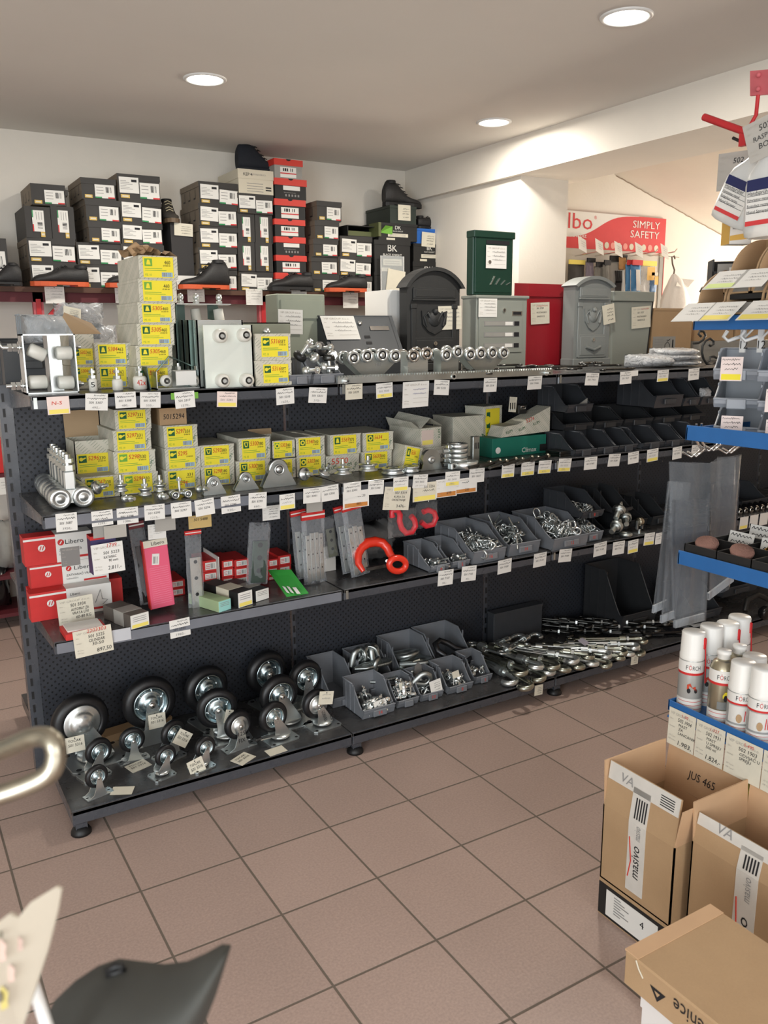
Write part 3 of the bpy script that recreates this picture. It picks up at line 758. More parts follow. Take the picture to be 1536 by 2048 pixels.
shoe('work_boot','black ankle work boot on top of the dark green shoebox',(p.x,YW0+.1,Zdg+.004),.275,0,sole=KSOLE,boot=True)
p=aty(834,455,YW0+.12)
shoe('work_shoe','low black work shoe on the bright blue shoebox by the room corner',(p.x,YW0+.12,ZBLUE+.004),.215,0,sole=KSOLE)
shoe('sports_shoe','brown and black sports shoe with pale laces on the upright black box',(XD-.012,YW0+.26,ZD+.001),.26,-PI/2-.15,upper=mat('dark_brown_suede',(60,56,50),.85),sole=mat('gum_sole',(96,78,58),.6),lace=TANS,boot=True)
# cards hanging from the plank and on the boxes
def pcard(px,Y,label,lines,form=True,group=None,ry=0,rx=0,base=PAPER,name='price_card',**kw):
 x0,x1,z0,z1=rect(*px,Y);w,h=x1-x0,z1-z0
 return place_card(name,label,'price card',card_mesh(w,h,lines,base,form,**kw),((x0+x1)/2,Y,z1),0,rx,ry,group)
SC=[('~',.3,.32,.08,GREY,.6),('~',.3,.5,.09,GREY,.6),('~',.3,.66,.08,GREY,.5)]
SCB=[('~',.38,.3,.1,INK,.5),('~',.34,.46,.1,INK,.55),('~',.36,.62,.1,INK,.5),('~',.4,.84,.12,INK,.45)]
YC=YW0-.008
GP='price cards hanging along the wooden plank'
pcard((90,573,129,607),YC,'white price card hanging from the plank under the orange-soled low shoe at left',SC,group=GP,hole=True)
pcard((230,570,246,606),YC,'white price card half hidden by the tall stack of yellow-labelled cartons',SC,group=GP)
pcard((375,578,409,604),YC,'white price card hanging from the plank above the bolted roller bracket',SC,group=GP,hole=True)
pcard((492,578,525,610),YC,'white price card on the plank left of the tall grey-green parcel box',SC,group=GP,hole=True)
pcard((583,581,613,600),YC,'white price card tucked behind the grey-green parcel box',SC,group=GP)
pcard((686,585,716,616),YC,'white price card hanging below the right-hand orange-soled shoe',SC,group=GP,hole=True)
pcard((349,447,386,472),YW0+.022,'cream price card stuck on the upright plain black box',SCB,False,base=CREAM,ry=.04)
pcard((796,410,821,441),YW0+.012,'cream price card on the dark green shoebox',SCB,False,base=CREAM)
pcard((844,465,871,494),YW0+.035,'cream price card on the bright blue shoebox',SCB,False,base=CREAM,ry=.05)
# ---------------------------------------------------------------- letter boxes standing on the rear half of the top shelf
ZR=Z1+.0005
def depth_to(px,py,x,Y):return max(.04,atx(px,py,x).y-Y)
def lock(a,x,y,z,r=.009):
 a.cyl((x,y,z),(x,y-.006,z),r,CHROME,14);a.box(x-.0015,x+.0015,y-.0068,y-.0058,z-r*.6,z+r*.6,INK)
 # tall grey-green parcel box
Y=.72;x0,x1,_,z1=rect(556,588,651,730,Y);h=z1-ZR;w=x1-x0
t=thing('letter_box','tall grey-green parcel letter box behind the stacked rails and yellow-labelled pair','letter box',(x0,Y,ZR))
a=M();a.box(0,w,0,depth_to(531,620,x0,Y),0,h,MBG,.004);a.build('body',t)
a=M();a.box(.012,w-.012,-.008,0,h*.70,h*.93,MBG,.003);a.box(.012,w-.012,-.012,-.008,h*.70,h*.72,MBG);a.build('flap',t)
a=M();a.box(.012,w-.012,-.004,0,h*.04,h*.67,MBG,.002);a.build('door',t)
pcard((557,619,606,668),Y-.014,'white price form stuck to the tall grey-green parcel box',SC,'table',base=PAPER,ry=.03)
# slanted anthracite box
Y=.60;xl,xr=aty(660,660,Y).x,aty(816,700,Y).x;zt=aty(720,631,Y+.1).z
t=thing('letter_box','anthracite letter box with sloping front and square vents, behind the double-wheel trolleys','letter box',(xl,Y,ZR))
w=xr-xl-.02;hh=zt-ZR
a=M();a.prism([(-.02,0),(.16,0),(.16,hh),(.10,hh),(-.02,.05)],w,MBA,'YZ',0);a.build('body',t)
d=Vector((0,.12,hh-.05));dl=d.length;ang=math.atan2(d.z,d.y)
p0=Vector((0,-.021,.05))
def slope(u,v,off=.0):return(u,p0.y+d.y*v-off*math.sin(ang),p0.z+d.z*v+off*math.cos(ang))
a=M();a.add([slope(.02,.02,.004),slope(w-.02,.02,.004),slope(w-.02,.97,.004),slope(.02,.97,.004)],[(0,1,2,3)],MBA)
for e in(((.02,.02),(w-.02,.02)),((w-.02,.02),(w-.02,.97)),((w-.02,.97),(.02,.97)),((.02,.97),(.02,.02))):a.bar(slope(*e[0],.001),slope(*e[1],.001),.006,.006,MBA)
a.build('lid',t)
a=M()
for i in range(3):
 c=(w*.55,.52-i*.13);a.add([slope(c[0]-.014,c[1]-.03,.0055),slope(c[0]+.014,c[1]-.03,.0055),slope(c[0]+.014,c[1]+.03,.0055),slope(c[0]-.014,c[1]+.03,.0055)],[(0,1,2,3)],INK)
a.build('vent',t)
a=M();a.bar(slope(w*.62,.70,.007),slope(w*.88,.70,.007),.02,.004,CHROME,up=(0,-math.sin(ang),math.cos(ang)));a.build('name_plate',t)
a=M();q=slope(w*.5,.8,.008);a.sphere(q,.009,CHROME);a.build('lock',t)
o=card_mesh(.16,dl*.5,SC,PAPER,'table');q=t.location+Vector(slope(w*.22,.96,.009))
place_card('price_card','white price form lying on the sloping anthracite letter box','price card',o,q,0,-(PI/2-ang))
# white carton behind
Y=.9;x0,x1,_,z1=rect(748,583,803,690,Y)
a=M();a.box(0,x1-x0,0,.2,0,z1-ZR,WHT,.002);a.box(-.012,0,.0,.2,0,z1-ZR,PAPER);tag(a.build('carton',None,(x0,.76,ZR)),'tall plain white carton between the sloping and the arched black letter boxes','box')
# arched cast letter boxes
def antique(label,px,apex,side,Y,m,cat='letter box',lockm=CHROME):
 x0,x1,_,zs=rect(*px,Y);w=x1-x0;hs=zs-ZR;ha=aty((px[0]+px[2])/2,apex,Y).z-ZR
 dep=depth_to(side,px[1]+40,x0,Y)
 t=thing('letter_box',label,'letter box',(x0,Y,ZR))
 rise=ha-hs;R=(w*w/4+rise*rise)/(2*rise);cz=ha-R;a0=math.asin(min(1,(w/2)/R))
 top=[(w/2+R*math.sin(a0-2*a0*i/14),cz+R*math.cos(a0-2*a0*i/14))for i in range(15)]
 a=M();a.prism([(0,0),(w,0)]+top,dep,m,'XZ',0);a.box(-.008,w+.008,-.012,dep,0,.035,m,.004);a.build('body',t)
 a=M();o=.012
 outer=[(w/2+(R+o)*math.sin((a0*1.08)-2*a0*1.08*i/14),cz+(R+o)*math.cos((a0*1.08)-2*a0*1.08*i/14))for i in range(15)]
 inner=[(w/2+(R-.004)*math.sin((a0*1.02)-2*a0*1.02*i/14),cz+(R-.004)*math.cos((a0*1.02)-2*a0*1.02*i/14))for i in range(15)]
 a.prism(outer+inner[::-1],dep+.022,m,'XZ',-.02);a.build('roof',t)
 a=M();a.box(w*.1,w*.9,-.010,0,hs*.86,hs*.99,m,.003);a.box(w*.08,w*.92,-.016,-.004,hs*.835,hs*.86,m,.002);a.box(w*.14,w*.86,-.012,-.009,hs*.88,hs*.965,m,.002);a.build('flap',t)
 for xx in(.02,w-.045):a=M();a.box(xx,xx+.025,-.007,0,.04,hs*.8,m,.003);a.box(xx-.004,xx+.029,-.01,0,hs*.74,hs*.8,m,.003);a.build('pilaster',t)
 a=M();cx,czz=w/2,hs*.62
 sh=[(cx+x*w,czz+z*hs)for x,z in((-.24,.1),(-.12,.07),(0,.12),(.12,.07),(.24,.1),(.22,-.06),(.12,-.14),(0,-.18),(-.12,-.14),(-.22,-.06))]
 a.prism(sh,.008,m,'XZ',-.008)
 a.lathe([(0,-.016),(w*.1,-.014),(w*.12,-.008)],m,12,'Y',(cx,0,czz));a.sphere((cx,-.012,czz+hs*.09),w*.05,m);
 for s_ in(-1,1):a.tube([(cx+s_*w*.05,-.01,czz-.01),(cx+s_*w*.14,-.012,czz+.03),(cx+s_*w*.2,-.01,czz+.01),(cx+s_*w*.15,-.01,czz-.03)],.006,m,6)
 a.build('crest',t)
 a=M();a.box(w*.12,w*.88,-.008,0,hs*.1,hs*.40,m,.002);a.box(w*.15,w*.85,-.011,-.007,hs*.13,hs*.37,m,.002)
 a.tube([(w*.3,-.013,hs*.24),(w*.5,-.02,hs*.2),(w*.7,-.013,hs*.24)],.008,m,6);dr=a.build('door',t)
 a=M();lock(a,w/2,-.011,hs*.33);a.build('lock',dr)
 return t
antique('arched black cast letter box with raised crest',(814,574,919,700),540,799,.66,MBK)
antique('arched silver-grey cast letter box with raised crest, beside the red box',(1148,573,1219,731),557,1126,.64,MBS)
def mini(px,Y,label,lines,**kw):return pcard(px,Y,label,lines,**kw)
mini((876,612,922,659),.655,'cream price form taped on the arched black letter box',SC,form='table',ry=-.03,base=CREAM)
mini((1203,609,1227,648),.63,'curled cream price card on the silver-grey arched letter box',SCB,form=False,ry=-.18,base=CREAM)
# grey letter box with three windows and the green one on top
Y=.64;x0,x1,_,z1=rect(952,591,1053,727,Y);w=x1-x0;h=z1-ZR
t=thing('letter_box','light grey letter box with three window slots, under the dark green one','letter box',(x0,Y,ZR))
dep=depth_to(924,640,x0,Y)
a=M();a.box(0,w,0,dep,0,h-.01,MBL,.003);a.build('body',t)
a=M();a.box(-.006,w+.006,-.010,dep+.004,h-.014,h,MBL,.003);a.build('roof',t)
a=M();a.box(.014,w-.03,-.005,0,h*.22,h*.93,MBL,.002);dr=a.build('door',t)
for i in range(3):
 zc=h*(.62-.15*i);a=M();a.box(w*.14,w*.84,-.0065,-.005,zc-.011,zc+.011,GREY);a.box(w*.16,w*.55,-.0072,-.0064,zc-.008,zc+.008,GPAPER);a.box(w*.55,w*.7,-.0072,-.0064,zc-.008,zc+.008,PAPER);a.box(w*.73,w*.83,-.0072,-.0064,zc-.010,zc+.010,INK);a.build('window_slot',dr)
a=M();lock(a,w*.52,-.005,h*.80);a.build('lock',t)
a=M();a.box(w*.68,w*.88,-.008,-.005,h*.73,h*.79,CHROME);a.box(w*.70,w*.86,-.0085,-.0078,h*.74,h*.78,INK);a.build('name_plate',t)
mini((957,597,994,634),Y-.008,'white price form on the light grey letter box with three slots',SC,form='table')
zg=ZR+h
x0,x1,_,z1=rect(946,463,1026,588,Y+.02);w=x1-x0;hg=z1-zg-.001
t=thing('letter_box','dark green letter box standing on the light grey one','letter box',(x0,Y+.02,zg+.001))
a=M();a.box(0,w,0,depth_to(933,500,x0,Y+.02),0,hg,MBGR,.004);a.build('body',t)
a=M();a.box(-.003,w+.003,-.012,.05,hg-.03,hg+.001,MBGR,.003);a.build('roof',t)
a=M();a.box(.01,w-.01,-.004,0,.012,hg*.92,MBGR,.002);a.build('door',t)
a=M();a.box(w*.3,w*.88,-.006,-.003,hg*.80,hg*.86,INK);a.build('mail_slot',t)
a=M()
for i in range(4):a.bar((w*(.42+.13*i),-.0065,hg*(.17)),(w*(.52+.13*i),-.0065,hg*(.30-.03*i)),.006,.003,CHROME if i==0 else ZINCD)
a.build('vent_slits',t)
a=M();lock(a,w*.38,-.005,hg*.52);a.build('lock',t)
mini((972,491,1013,537),Y+.01,'white price form on the dark green letter box',SC,form='table')
# red box
Y=.78;x0,x1,_,z1=rect(1054,565,1136,727,Y);w=x1-x0;h=z1-ZR
t=thing('letter_box','dark red letter box with overhanging lid in front of the white pillar','letter box',(x0,Y,ZR))
dep=depth_to(1030,575,x0,Y)
a=M();a.box(0,w,0,min(.2,dep),0,h*.83,MBR,.002);a.build('body',t)
a=M();a.prism([(-.012,h*.83),(min(.2,dep),h*.83),(min(.2,dep),h),(-.012,h*.98)],w+.008,MBR,'YZ',-.004);a.build('lid',t)
mini((1061,605,1098,648),Y-.008,'cream price card with handwriting on the dark red letter box',[('501 5728',.3,.3,.08,INK),('POSTANSKO',.3,.5,.075,INK),('SANDUCE',.3,.68,.075,INK),('~',.3,.2,.08,RINK,.6)],form=True,base=CREAM,ry=-.05)
# slim grey box
Y=.67;x0,x1,_,z1=rect(1222,583,1302,729,Y);w=x1-x0;h=z1-ZR
t=thing('letter_box','slim pale grey letter box tapering downwards, right of the silver-grey arched one','letter box',(x0,Y,ZR))
a=M();a.prism([(.02,0),(w-.03,0),(w,h*.86),(0,h*.86)],.12,MBL,'XZ',0);a.build('body',t)
a=M();a.box(-.002,w+.002,-.012,.122,h*.865,h,MBL,.003);a.build('lid',t)
a=M();a.prism([(w-.03,0),(w-.022,0),(w+.012,h*.95),(w+.002,h*.95)],.13,INK,'XZ',0);a.build('side_edge',t)
mini((1262,613,1300,656),Y-.008,'cream price card with heavy handwriting on the slim pale grey letter box',[('501 5727',.3,.32,.08,INK),('POSTANSKO',.28,.5,.075,INK),('SANDUCE',.3,.66,.075,INK),('~',.5,.16,.08,RINK,.4)],form=True,base=CREAM,ry=-.07)
# cardboard carton with a picture label
Y=.70;x0,x1,_,z1=rect(1304,617,1383,704,Y);w=x1-x0;zb=aty(1340,704,Y).z;h=z1-ZR
a=M();a.box(0,w,0,.22,0,h,CARD);a.box(-.002,w+.002,-.003,.224,h-.012,h+.001,CARD);o=a.build('carton',None,(x0,Y,ZR));tag(o,'brown carton with a white picture label, right of the slim grey letter box','box')
a=M();a.box(0,w*.56,-.001,0,0,h*.36,GPAPER);y=-.0016
a.tube([(w*.3,y,.02),(w*.3,y,.06),(w*.36,y,.075),(w*.42,y,.06),(w*.42,y,.015),(w*.26,y,.015)],.0018,INK,4);a.tube([(w*.34,y,.085),(w*.38,y,.08),(w*.42,y,.09)],.0015,INK,4)
a.quad((w*.48,y,.012),(w*.51,y,.012),(w*.51,y,h*.3),(w*.48,y,h*.3),INK);a.quad((w*.24,y,.012),(w*.5,y,.012),(w*.5,y,.018),(w*.24,y,.018),INK)
for i in range(3):a.quad((w*.04,y,h*(.3-.05*i)),(w*.24,y,h*(.3-.05*i)),(w*.24,y,h*(.31-.05*i)),(w*.04,y,h*(.31-.05*i)),GREY)
a.build('label',o,(.01,-.001,h*.12))
# flat dark tray under it and the plastic-wrapped packs in front
p=aty(1290,708,.45);q=aty(1366,708,.45)
a=M();a.box(0,q.x-p.x,0,.18,0,.012,RUB);tag(a.build('flat_tray',None,(p.x,.40,ZR)),'flat black tray under the wrapped packs on the top shelf','tray')
def bag_mesh(w,h,d,m,seed,wr=.012,n=9):
 """crumpled bag volume in XZ with thickness d"""
 r=random.Random(seed);a=M();vs=[]
 for s in(0,1):
  for i in range(n+1):
   for j in range(n+1):
    u,v=i/n,j/n;e=(4*u*(1-u)*4*v*(1-v))**.4
    vs.append((u*w+r.uniform(-wr,wr)*.3,(d*e if s else 0)*(-1)+r.uniform(-wr,wr)*e*.8,v*h+r.uniform(-wr,wr)*.3))
 N=(n+1)**2;fs=[]
 for s in(0,1):
  for i in range(n):
   for j in range(n):
    b=s*N+i*(n+1)+j;f=(b,b+n+1,b+n+2,b+1);fs.append(f if s==0 else f[::-1])
 for k in range(n):
  for(x,y)in(((k,0),(k+1,0)),((k,n),(k+1,n)),((0,k),(0,k+1)),((n,k),(n,k+1))):
   i,j=x[0]*(n+1)+x[1],y[0]*(n+1)+y[1];fs.append((i,j,N+j,N+i))
 a.add(vs,fs,m,True);return a
SILV=film('crinkled_silver_film',(200,202,204),.62,.12,1.0,30)
for i,(px,dz)in enumerate((((1275,716,1345,735),0),((1330,722,1398,734),0),((1322,712,1398,722),.028),((1325,704,1394,712),.052))):
 Y=.22;x0,x1,zb,zt=rect(*px,Y)
 a=bag_mesh(x1-x0,.034 if i else .06,.16,SILV,40+i,.008)
 tag(a.build('wrapped_pack',None,(x0,Y+.08,ZR+.001+dz)),['grey film-wrapped pack left of the three stacked ones on the top shelf','lowest film-wrapped pack of three stacked on the top shelf','middle film-wrapped pack of three stacked on the top shelf','topmost film-wrapped pack of three stacked on the top shelf'][i],'wrapped pack','film-wrapped packs on the top shelf')
 # brown cartons behind the iron scroll
for i,(w,z0,h,lab)in enumerate(((.30,.11,.11,'flat brown carton behind the black iron scroll, left of two'),(.34,.11,.11,'flat brown carton behind the black iron scroll, right of two'),(.66,0,.11,'long pale wrapped carton below the brown ones behind the iron scroll'))):
 a=M();a.box(0,w,0,.25,0,h-.002,CARD if i<2 else GPAPER);a.box(-.001,w+.001,-.002,.252,h*.55,h-.001,CARD if i<2 else GPAPER)
 tag(a.build('carton',None,(aty(1397,685,.72).x+(.32 if i==1 else 0),.72,ZR+z0)),lab,'box')
 # black wrought-iron scroll
Y=.30
def scr(pts):return[aty(px,py,Y)for px,py in pts]
t=thing('iron_scroll','black wrought-iron scroll ornament upright on the top shelf','ornament',(0,0,0))
a=M();a.tube(scr([(1432,725),(1424,731),(1413,727),(1407,718),(1404,705),(1405,692),(1411,682),(1420,677),(1427,682),(1427,690),(1421,692),(1417,689)]),.006,MBK,6)
a.tube(scr([(1387,687),(1397,686),(1406,680),(1411,671),(1407,663),(1400,662),(1397,668),(1402,673)]),.006,MBK,6)
a.tube(scr([(1412,727),(1420,722),(1420,714),(1428,713),(1433,716)]),.006,MBK,6);a.build('scroll_bars',t)
# ---------------------------------------------------------------- glove display in the annex
Y=YA-.012
def P(px,py):return aty(px,py,Y)
x0,x1=aty(1060,470,Y).x,P(1330,470).x;zt,zm,zb=P(1330,438).z,P(1330,507).z,1.25
t=thing('display_board','red and white glove display board on the annex wall','display stand',(x0,Y,0));w=x1-x0
a=M();a.box(0,w,-.004,.008,zm,zt,FRED)
ws=[];n=24
for i in range(n+1):
 u=i/n;s_=1/(1+math.exp(-(u-.62)*12));ws.append((w*.78*u,zm+(zt-zm)*(.28+.72*s_)))
a.poly([(x,-.0046,z)for x,z in ws]+[(w*.78,-.0046,zt),(0,-.0046,zt)],PAPER)
xa=P(1150,450).x-x0
hs_=zt-zm;a.text('Albo',(P(1104,450).x-x0,-.0052,zm+hs_*.53),SX,SZ,hs_*.42,FRED,width=P(1186,450).x-P(1104,450).x);a.text('®',(P(1186,450).x-x0+.005,-.0052,zm+hs_*.82),SX,SZ,.022,FRED)
a.text('www.albo.biz',(P(1108,480).x-x0,-.0052,zm+hs_*.30),SX,SZ,.028,PAPER,width=P(1186,480).x-P(1108,480).x)
a.text('SIMPLY',(P(1265,450).x-x0,-.0052,zm+hs_*.68),SX,SZ,hs_*.2,PAPER,width=P(1319,450).x-P(1265,450).x);a.text('SAFETY',(P(1260,465).x-x0,-.0052,zm+hs_*.40),SX,SZ,hs_*.2,PAPER,width=P(1319,450).x-P(1260,450).x)
for i in range(10):a.lathe([(0,-.0052),(.022,-.0052)],CREAM if i%2 else mat('salmon_print',(232,150,140),.7),14,'Y',(P(1200+i*12.4,490).x-x0,0,zm+(zt-zm)*.13))
a.build('header_panel',t)
a=M();a.box(0,w,0,.008,zb,zm,mat('pale_pegboard',(196,190,180),.7));a.build('back_panel',t)
a=M();a.box(w-.045,w-.005,-.006,.0,zb,zm,GPAPER);a.box(w-.005,w,-.008,.002,zb,zm,FRED);a.build('side_rail',t)
hooks=[]
for i,px in enumerate((1150,1190,1226,1262,1300)):
 h_=M();q=P(px,512);h_.tube([(q.x-x0,0,q.z),(q.x-x0,-.22,q.z+.01),(q.x-x0,-.24,q.z+.03)],.004,CHROME,6);h_.build('hook',t);hooks.append(q)
packs=[((1136,520,1168,575),'black_glove_pack','pack of dark work gloves with yellow header strip, leftmost on the display',mat('dark_grey_knit',(62,60,58),.8),YELP),((1172,516,1188,570),'glove_pack','clear-wrapped grey gloves behind the second display hook',mat('violet_grey_knit',(120,112,124),.8),INK),((1190,524,1206,585),'glove_pack','grey glove card leftmost of three fanned ones',mat('grey_knit',(120,118,112),.8),INK),((1206,520,1218,585),'glove_pack','grey glove card middle of three fanned ones',mat('grey_knit',(120,118,112),.8),INK),((1217,512,1250,585),'glove_pack','light grey glove card with a printed hand, rightmost of three fanned ones',GPAPER,INK),((1238,510,1252,540),'leather_glove','tan leather glove behind the blue packs',mat('tan_leather',(186,140,88),.7),INK),((1252,520,1266,585),'glove_pack','left blue and white pack with red header',mat('blue_print_pack',(70,128,176),.5),FRED),((1262,520,1282,585),'glove_pack','right blue and white pack with red header',mat('blue_print_pack',(70,128,176),.5),FRED),((1282,522,1310,585),'glove_pack','clear pack with a yellow insert',FILM2,YELP),((1300,545,1313,585),'glove_pack','small denim blue pack right of the yellow insert',mat('denim_print',(100,132,170),.6),CREAM)]
for i,(px,nm,lab,m,hm)in enumerate(packs):
 Yk=YA-.06-.018*(i%4);xx0,xx1,zz0,zz1=rect(*px,Yk)
 t=thing(nm,lab+' in the annex','glove pack',((xx0+xx1)/2,Yk,zz1),group='glove packs on the display board')
 ww,hh=xx1-xx0,zz1-zz0
 a=bag_mesh(ww,hh*.86,.015,m,60+i,.006);a.build('glove',t,(-ww/2,0,-hh),(0,rnd.uniform(-.06,.02),0))
 a=M();a.box(-ww/2,ww/2,-.012,-.002,-hh*.16,0,hm);a.build('header_card',t)
 if 'printed hand' in lab:
  a=M()
  for f in range(4):a.bar((-.03+.016*f,0,-.18),(-.045+.018*f,0,-.10),.012,.002,INK,up=(0,-1,0))
  a.bar((-.01,0,-.28),(-.01,0,-.17),.06,.002,INK,up=(0,-1,0));a.build('hand_print',t,(0.01,-.02,0))
 if 'blue and white' in lab:
  a=M();a.quad((-ww*.1,-.02,-hh*.95),(ww*.3,-.02,-hh*.95),(ww*.15,-.02,-hh*.3),(-ww*.25,-.02,-hh*.3),PAPER);a.build('white_print',t)
 if 'yellow insert' in lab:
  a=M();a.quad((-ww*.3,-.03,-hh*.62),(ww*.25,-.03,-hh*.62),(ww*.25,-.03,-hh*.2),(-ww*.3,-.03,-hh*.2),mat('ochre_insert',(216,172,84),.7));a.build('insert',t)
for i,(px,py)in enumerate(((1164,490),(1198,495),(1236,500),(1277,502),(1328,505))):
 q=aty(px,py-14,YA-.26)
 place_card('price_card','tilted white price card on the '+ORD[i]+' display hook from the left, in the annex','price card',card_mesh(.075,.10,SC,PAPER,False),q,.0,-.45,.35,'price cards on the glove display')
 # hanger hook and white bag
q0=aty(1310,512,YA-.02);q1=aty(1358,515,YA-.25)
t=thing('wall_hook','thin wire arm with an S-hook right of the glove display','hook',(0,0,0))
a=M();a.tube([q0,aty(1336,512,YA-.25),q1],.003,CHROME,6);a.build('wire_arm',t)
a=M();Yb_=YA-.25;a.tube([aty(1350,518,Yb_),aty(1348,512,Yb_),aty(1344,514,Yb_),aty(1345,528,Yb_),aty(1349,540,Yb_),aty(1347,552,Yb_)],.006,mat('brown_hook',(120,104,92),.5),6);a.build('s_hook',t)
BAGW=mat('thin_white_bag',(232,228,222),.5,bump=.5,bscale=30)
a=M();Yq=YA-.25
ring=[]
for k,(cx,cy,wd,dp)in enumerate(((1348,548,6,.02),(1352,560,26,.05),(1351,580,40,.09),(1350,600,52,.12),(1350,622,60,.13),(1350,650,64,.13))):
 r=[]
 for i in range(18):
  an=2*PI*i/18;p=aty(cx+wd/2*math.cos(an)*(1+.12*math.sin(5*an+k)),cy,Yq);r.append((p.x,Yq+dp/2*math.sin(an)*(1+.15*math.sin(4*an)),p.z))
 ring.append(r)
a.loft(ring,BAGW);e0=aty(1356,556,Yq);a.add([tuple(e0),tuple(aty(1389,560,Yq-.02)),tuple(aty(1376,575,Yq-.03)),tuple(aty(1352,572,Yq-.05))],[(0,1,2,3)],BAGW)
tag(a.build('plastic_bag',None),'white plastic bag hanging from the S-hook in the annex','bag')
# ---------------------------------------------------------------- pale cartons with yellow labels
def hw_label(w,h,num,code,pic=0,faded=False,lower=None):
 """yellow label, origin lower left, facing -Y"""
 a=M();a.box(0,w,-.0008,0,0,h,YEL);y=-.0012
 a.quad((w*.05,y,h*.55),(w*.30,y,h*.55),(w*.30,y,h*.92),(w*.05,y,h*.92),GRN if not faded else LGRN)
 cx,cz=w*.175,h*.735;yy=-.0016
 if pic==0:a.bar((w*.09,yy,h*.68),(w*.27,yy,h*.80),h*.07,.0004,YEL,up=(0,-1,0));a.poly([(cx-w*.05+h*.1*math.cos(q*PI/4),yy,cz+h*.1*math.sin(q*PI/4))for q in range(8)],YEL)
 elif pic==1:a.poly([(w*.08,yy,h*.86),(w*.27,yy,h*.86),(w*.22,yy,h*.62),(w*.13,yy,h*.62)],YEL);a.poly([(w*.12,yy-.0003,h*.82),(w*.23,yy-.0003,h*.82),(w*.20,yy-.0003,h*.67),(w*.15,yy-.0003,h*.67)],GRN)
 elif pic==2:a.poly([(cx+h*.15*math.cos(q*PI/5),yy,cz+h*.15*math.sin(q*PI/5))for q in range(10)],YEL);a.poly([(cx+h*.07*math.cos(q*PI/5),yy-.0003,cz+h*.07*math.sin(q*PI/5))for q in range(10)],GRN)
 else:a.poly([(w*.1,yy,h*.62),(w*.25,yy,h*.62),(w*.21,yy,h*.86),(w*.14,yy,h*.86)],YEL)
 a.text(code,(w*.70,y,h*.66),SX,SZ,h*.17,INK,width=w*.2);a.text('Ø 000 00',(w*.66,y,h*.55),SX,SZ,h*.07,INK,width=w*.24)
 for i in range(2):a.quad((w*.05,y,h*(.42-.09*i)),(w*(.62+.14*i),y,h*(.42-.09*i)),(w*(.62+.14*i),y,h*(.445-.09*i)),(w*.05,y,h*(.445-.09*i)),LGRN)
 a.text('PZ. 10',(w*.06,y,h*.08),SX,SZ,h*.10,LGRN,width=w*.2)
 a.quad((w*.60,y,h*.04),(w*.96,y,h*.04),(w*.96,y,h*.26),(w*.60,y,h*.26),BLUEP);barcode(a,(w*.62,y-.0003,h*.06),SX,SZ,w*.32,h*.18,GREY)
 if num:a.text(num,(w*.34,-.002,h*(.66 if not lower else .2)),SX,SZ,h*.22,RINK,width=w*.34,shear=.15)
 return a
def hw_carton(px,Y,num,label,z0=None,code='331',pic=0,depth=.22,rz=0,lid='closed',tilt=0,group='pale cartons with yellow labels',lw=(.09,.06,.84,.95),faded=False,lower=None,brand=True,labelled=True):
 x0,x1,zb,zt=rect(*px,Y);zb=zb if z0 is None else z0;w,h=x1-x0-.001,zt-zb-.0008
 o=M()
 if lid=='open':
  t_=.003
  for b in((0,w,0,t_,0,h),(0,w,depth-t_,depth,0,h),(0,t_,0,depth,0,h),(w-t_,w,0,depth,0,h),(0,w,0,depth,0,t_)):o.box(*b,KLIM)
 else:o.box(0,w,0,depth,0,h,KLIM,.0015)
 if brand:o.text('KLIM',(w*.84,-.0006,h*.12),(.5,0,.86),(-.86,0,.5),h*.14,GRN)
 b=o.build('hardware_carton',None,(x0,Y,zb),(0,tilt,rz));tag(b,label,'box',group)
 if lid=='closed':
  l=M();l.box(-.0012,w+.0012,.001,depth,h-.008,h+.0006,KLIM);l.build('lid_edge',b)
 elif lid=='open':
  l=M();l.box(0,w,0,.0025,0,.09 if depth<.2 else .022,mat('bare_carton_inside',(166,140,108),.8));l.build('flap',b,(0,depth-.003,h),(-.08,0,0))
 if labelled:
  l=hw_label(w*(lw[2]-lw[0]),h*(lw[3]-lw[1]),num,code,pic,faded,lower);l.build('label',b,(w*lw[0],-.0012,h*lw[1]))
 return zb+h+.0008
 # ---- top shelf, tall stack
ZT=Z1+.0006
YSX=.18
z=ZT
names6=['lowest yellow-labelled carton of the tall leaning stack on the top shelf']+[ORD[5-i-1]+' carton from the top of the tall yellow-labelled stack' for i in range(5)]
for i,(px,num)in enumerate((((272,733,345,780),'5305'),((273,691,346,733),'5305'),((275,647,349,691),'5305'),((277,605,351,647),'5305'),((278,558,354,605),''),((278,511,356,558),''))):
 z=hw_carton(px,YSX,num,names6[i]if i<5 else 'topmost carton of the tall yellow-labelled stack, its brown flaps crumpled',z,'460',3,.26,lid='closed' if i<5 else 'none',faded=i>3,brand=False,lw=(.10,.06,.88,.94))
x0,x1,_,_=rect(278,511,356,558,YSX)
a=M();w=x1-x0
r=random.Random(3);n=10;vs=[]
for i in range(n+1):
 for j in range(6):vs.append((w*i/n+r.uniform(-.004,.004),.26*j/5,.004+.014*math.sin(i*1.7+j)*math.sin(j*.9+.5)+.02*(1-i/n)+r.uniform(-.003,.003)))
a.add(vs,[(i*6+j,(i+1)*6+j,(i+1)*6+j+1,i*6+j+1)for i in range(n)for j in range(5)],CARD)
a.tube([(-.012,-.005,.0),(-.022,.01,.018),(-.004,.005,.03),(.012,.02,.022),(.03,.01,.026),(.02,.03,.01)],.009,CARD,6)
topc=[o for o in bpy.data.objects if o.get('label','').startswith('topmost carton of the tall yellow')][0]
a.build('crumpled_flap',topc,(0,0,z-topc.location.z))
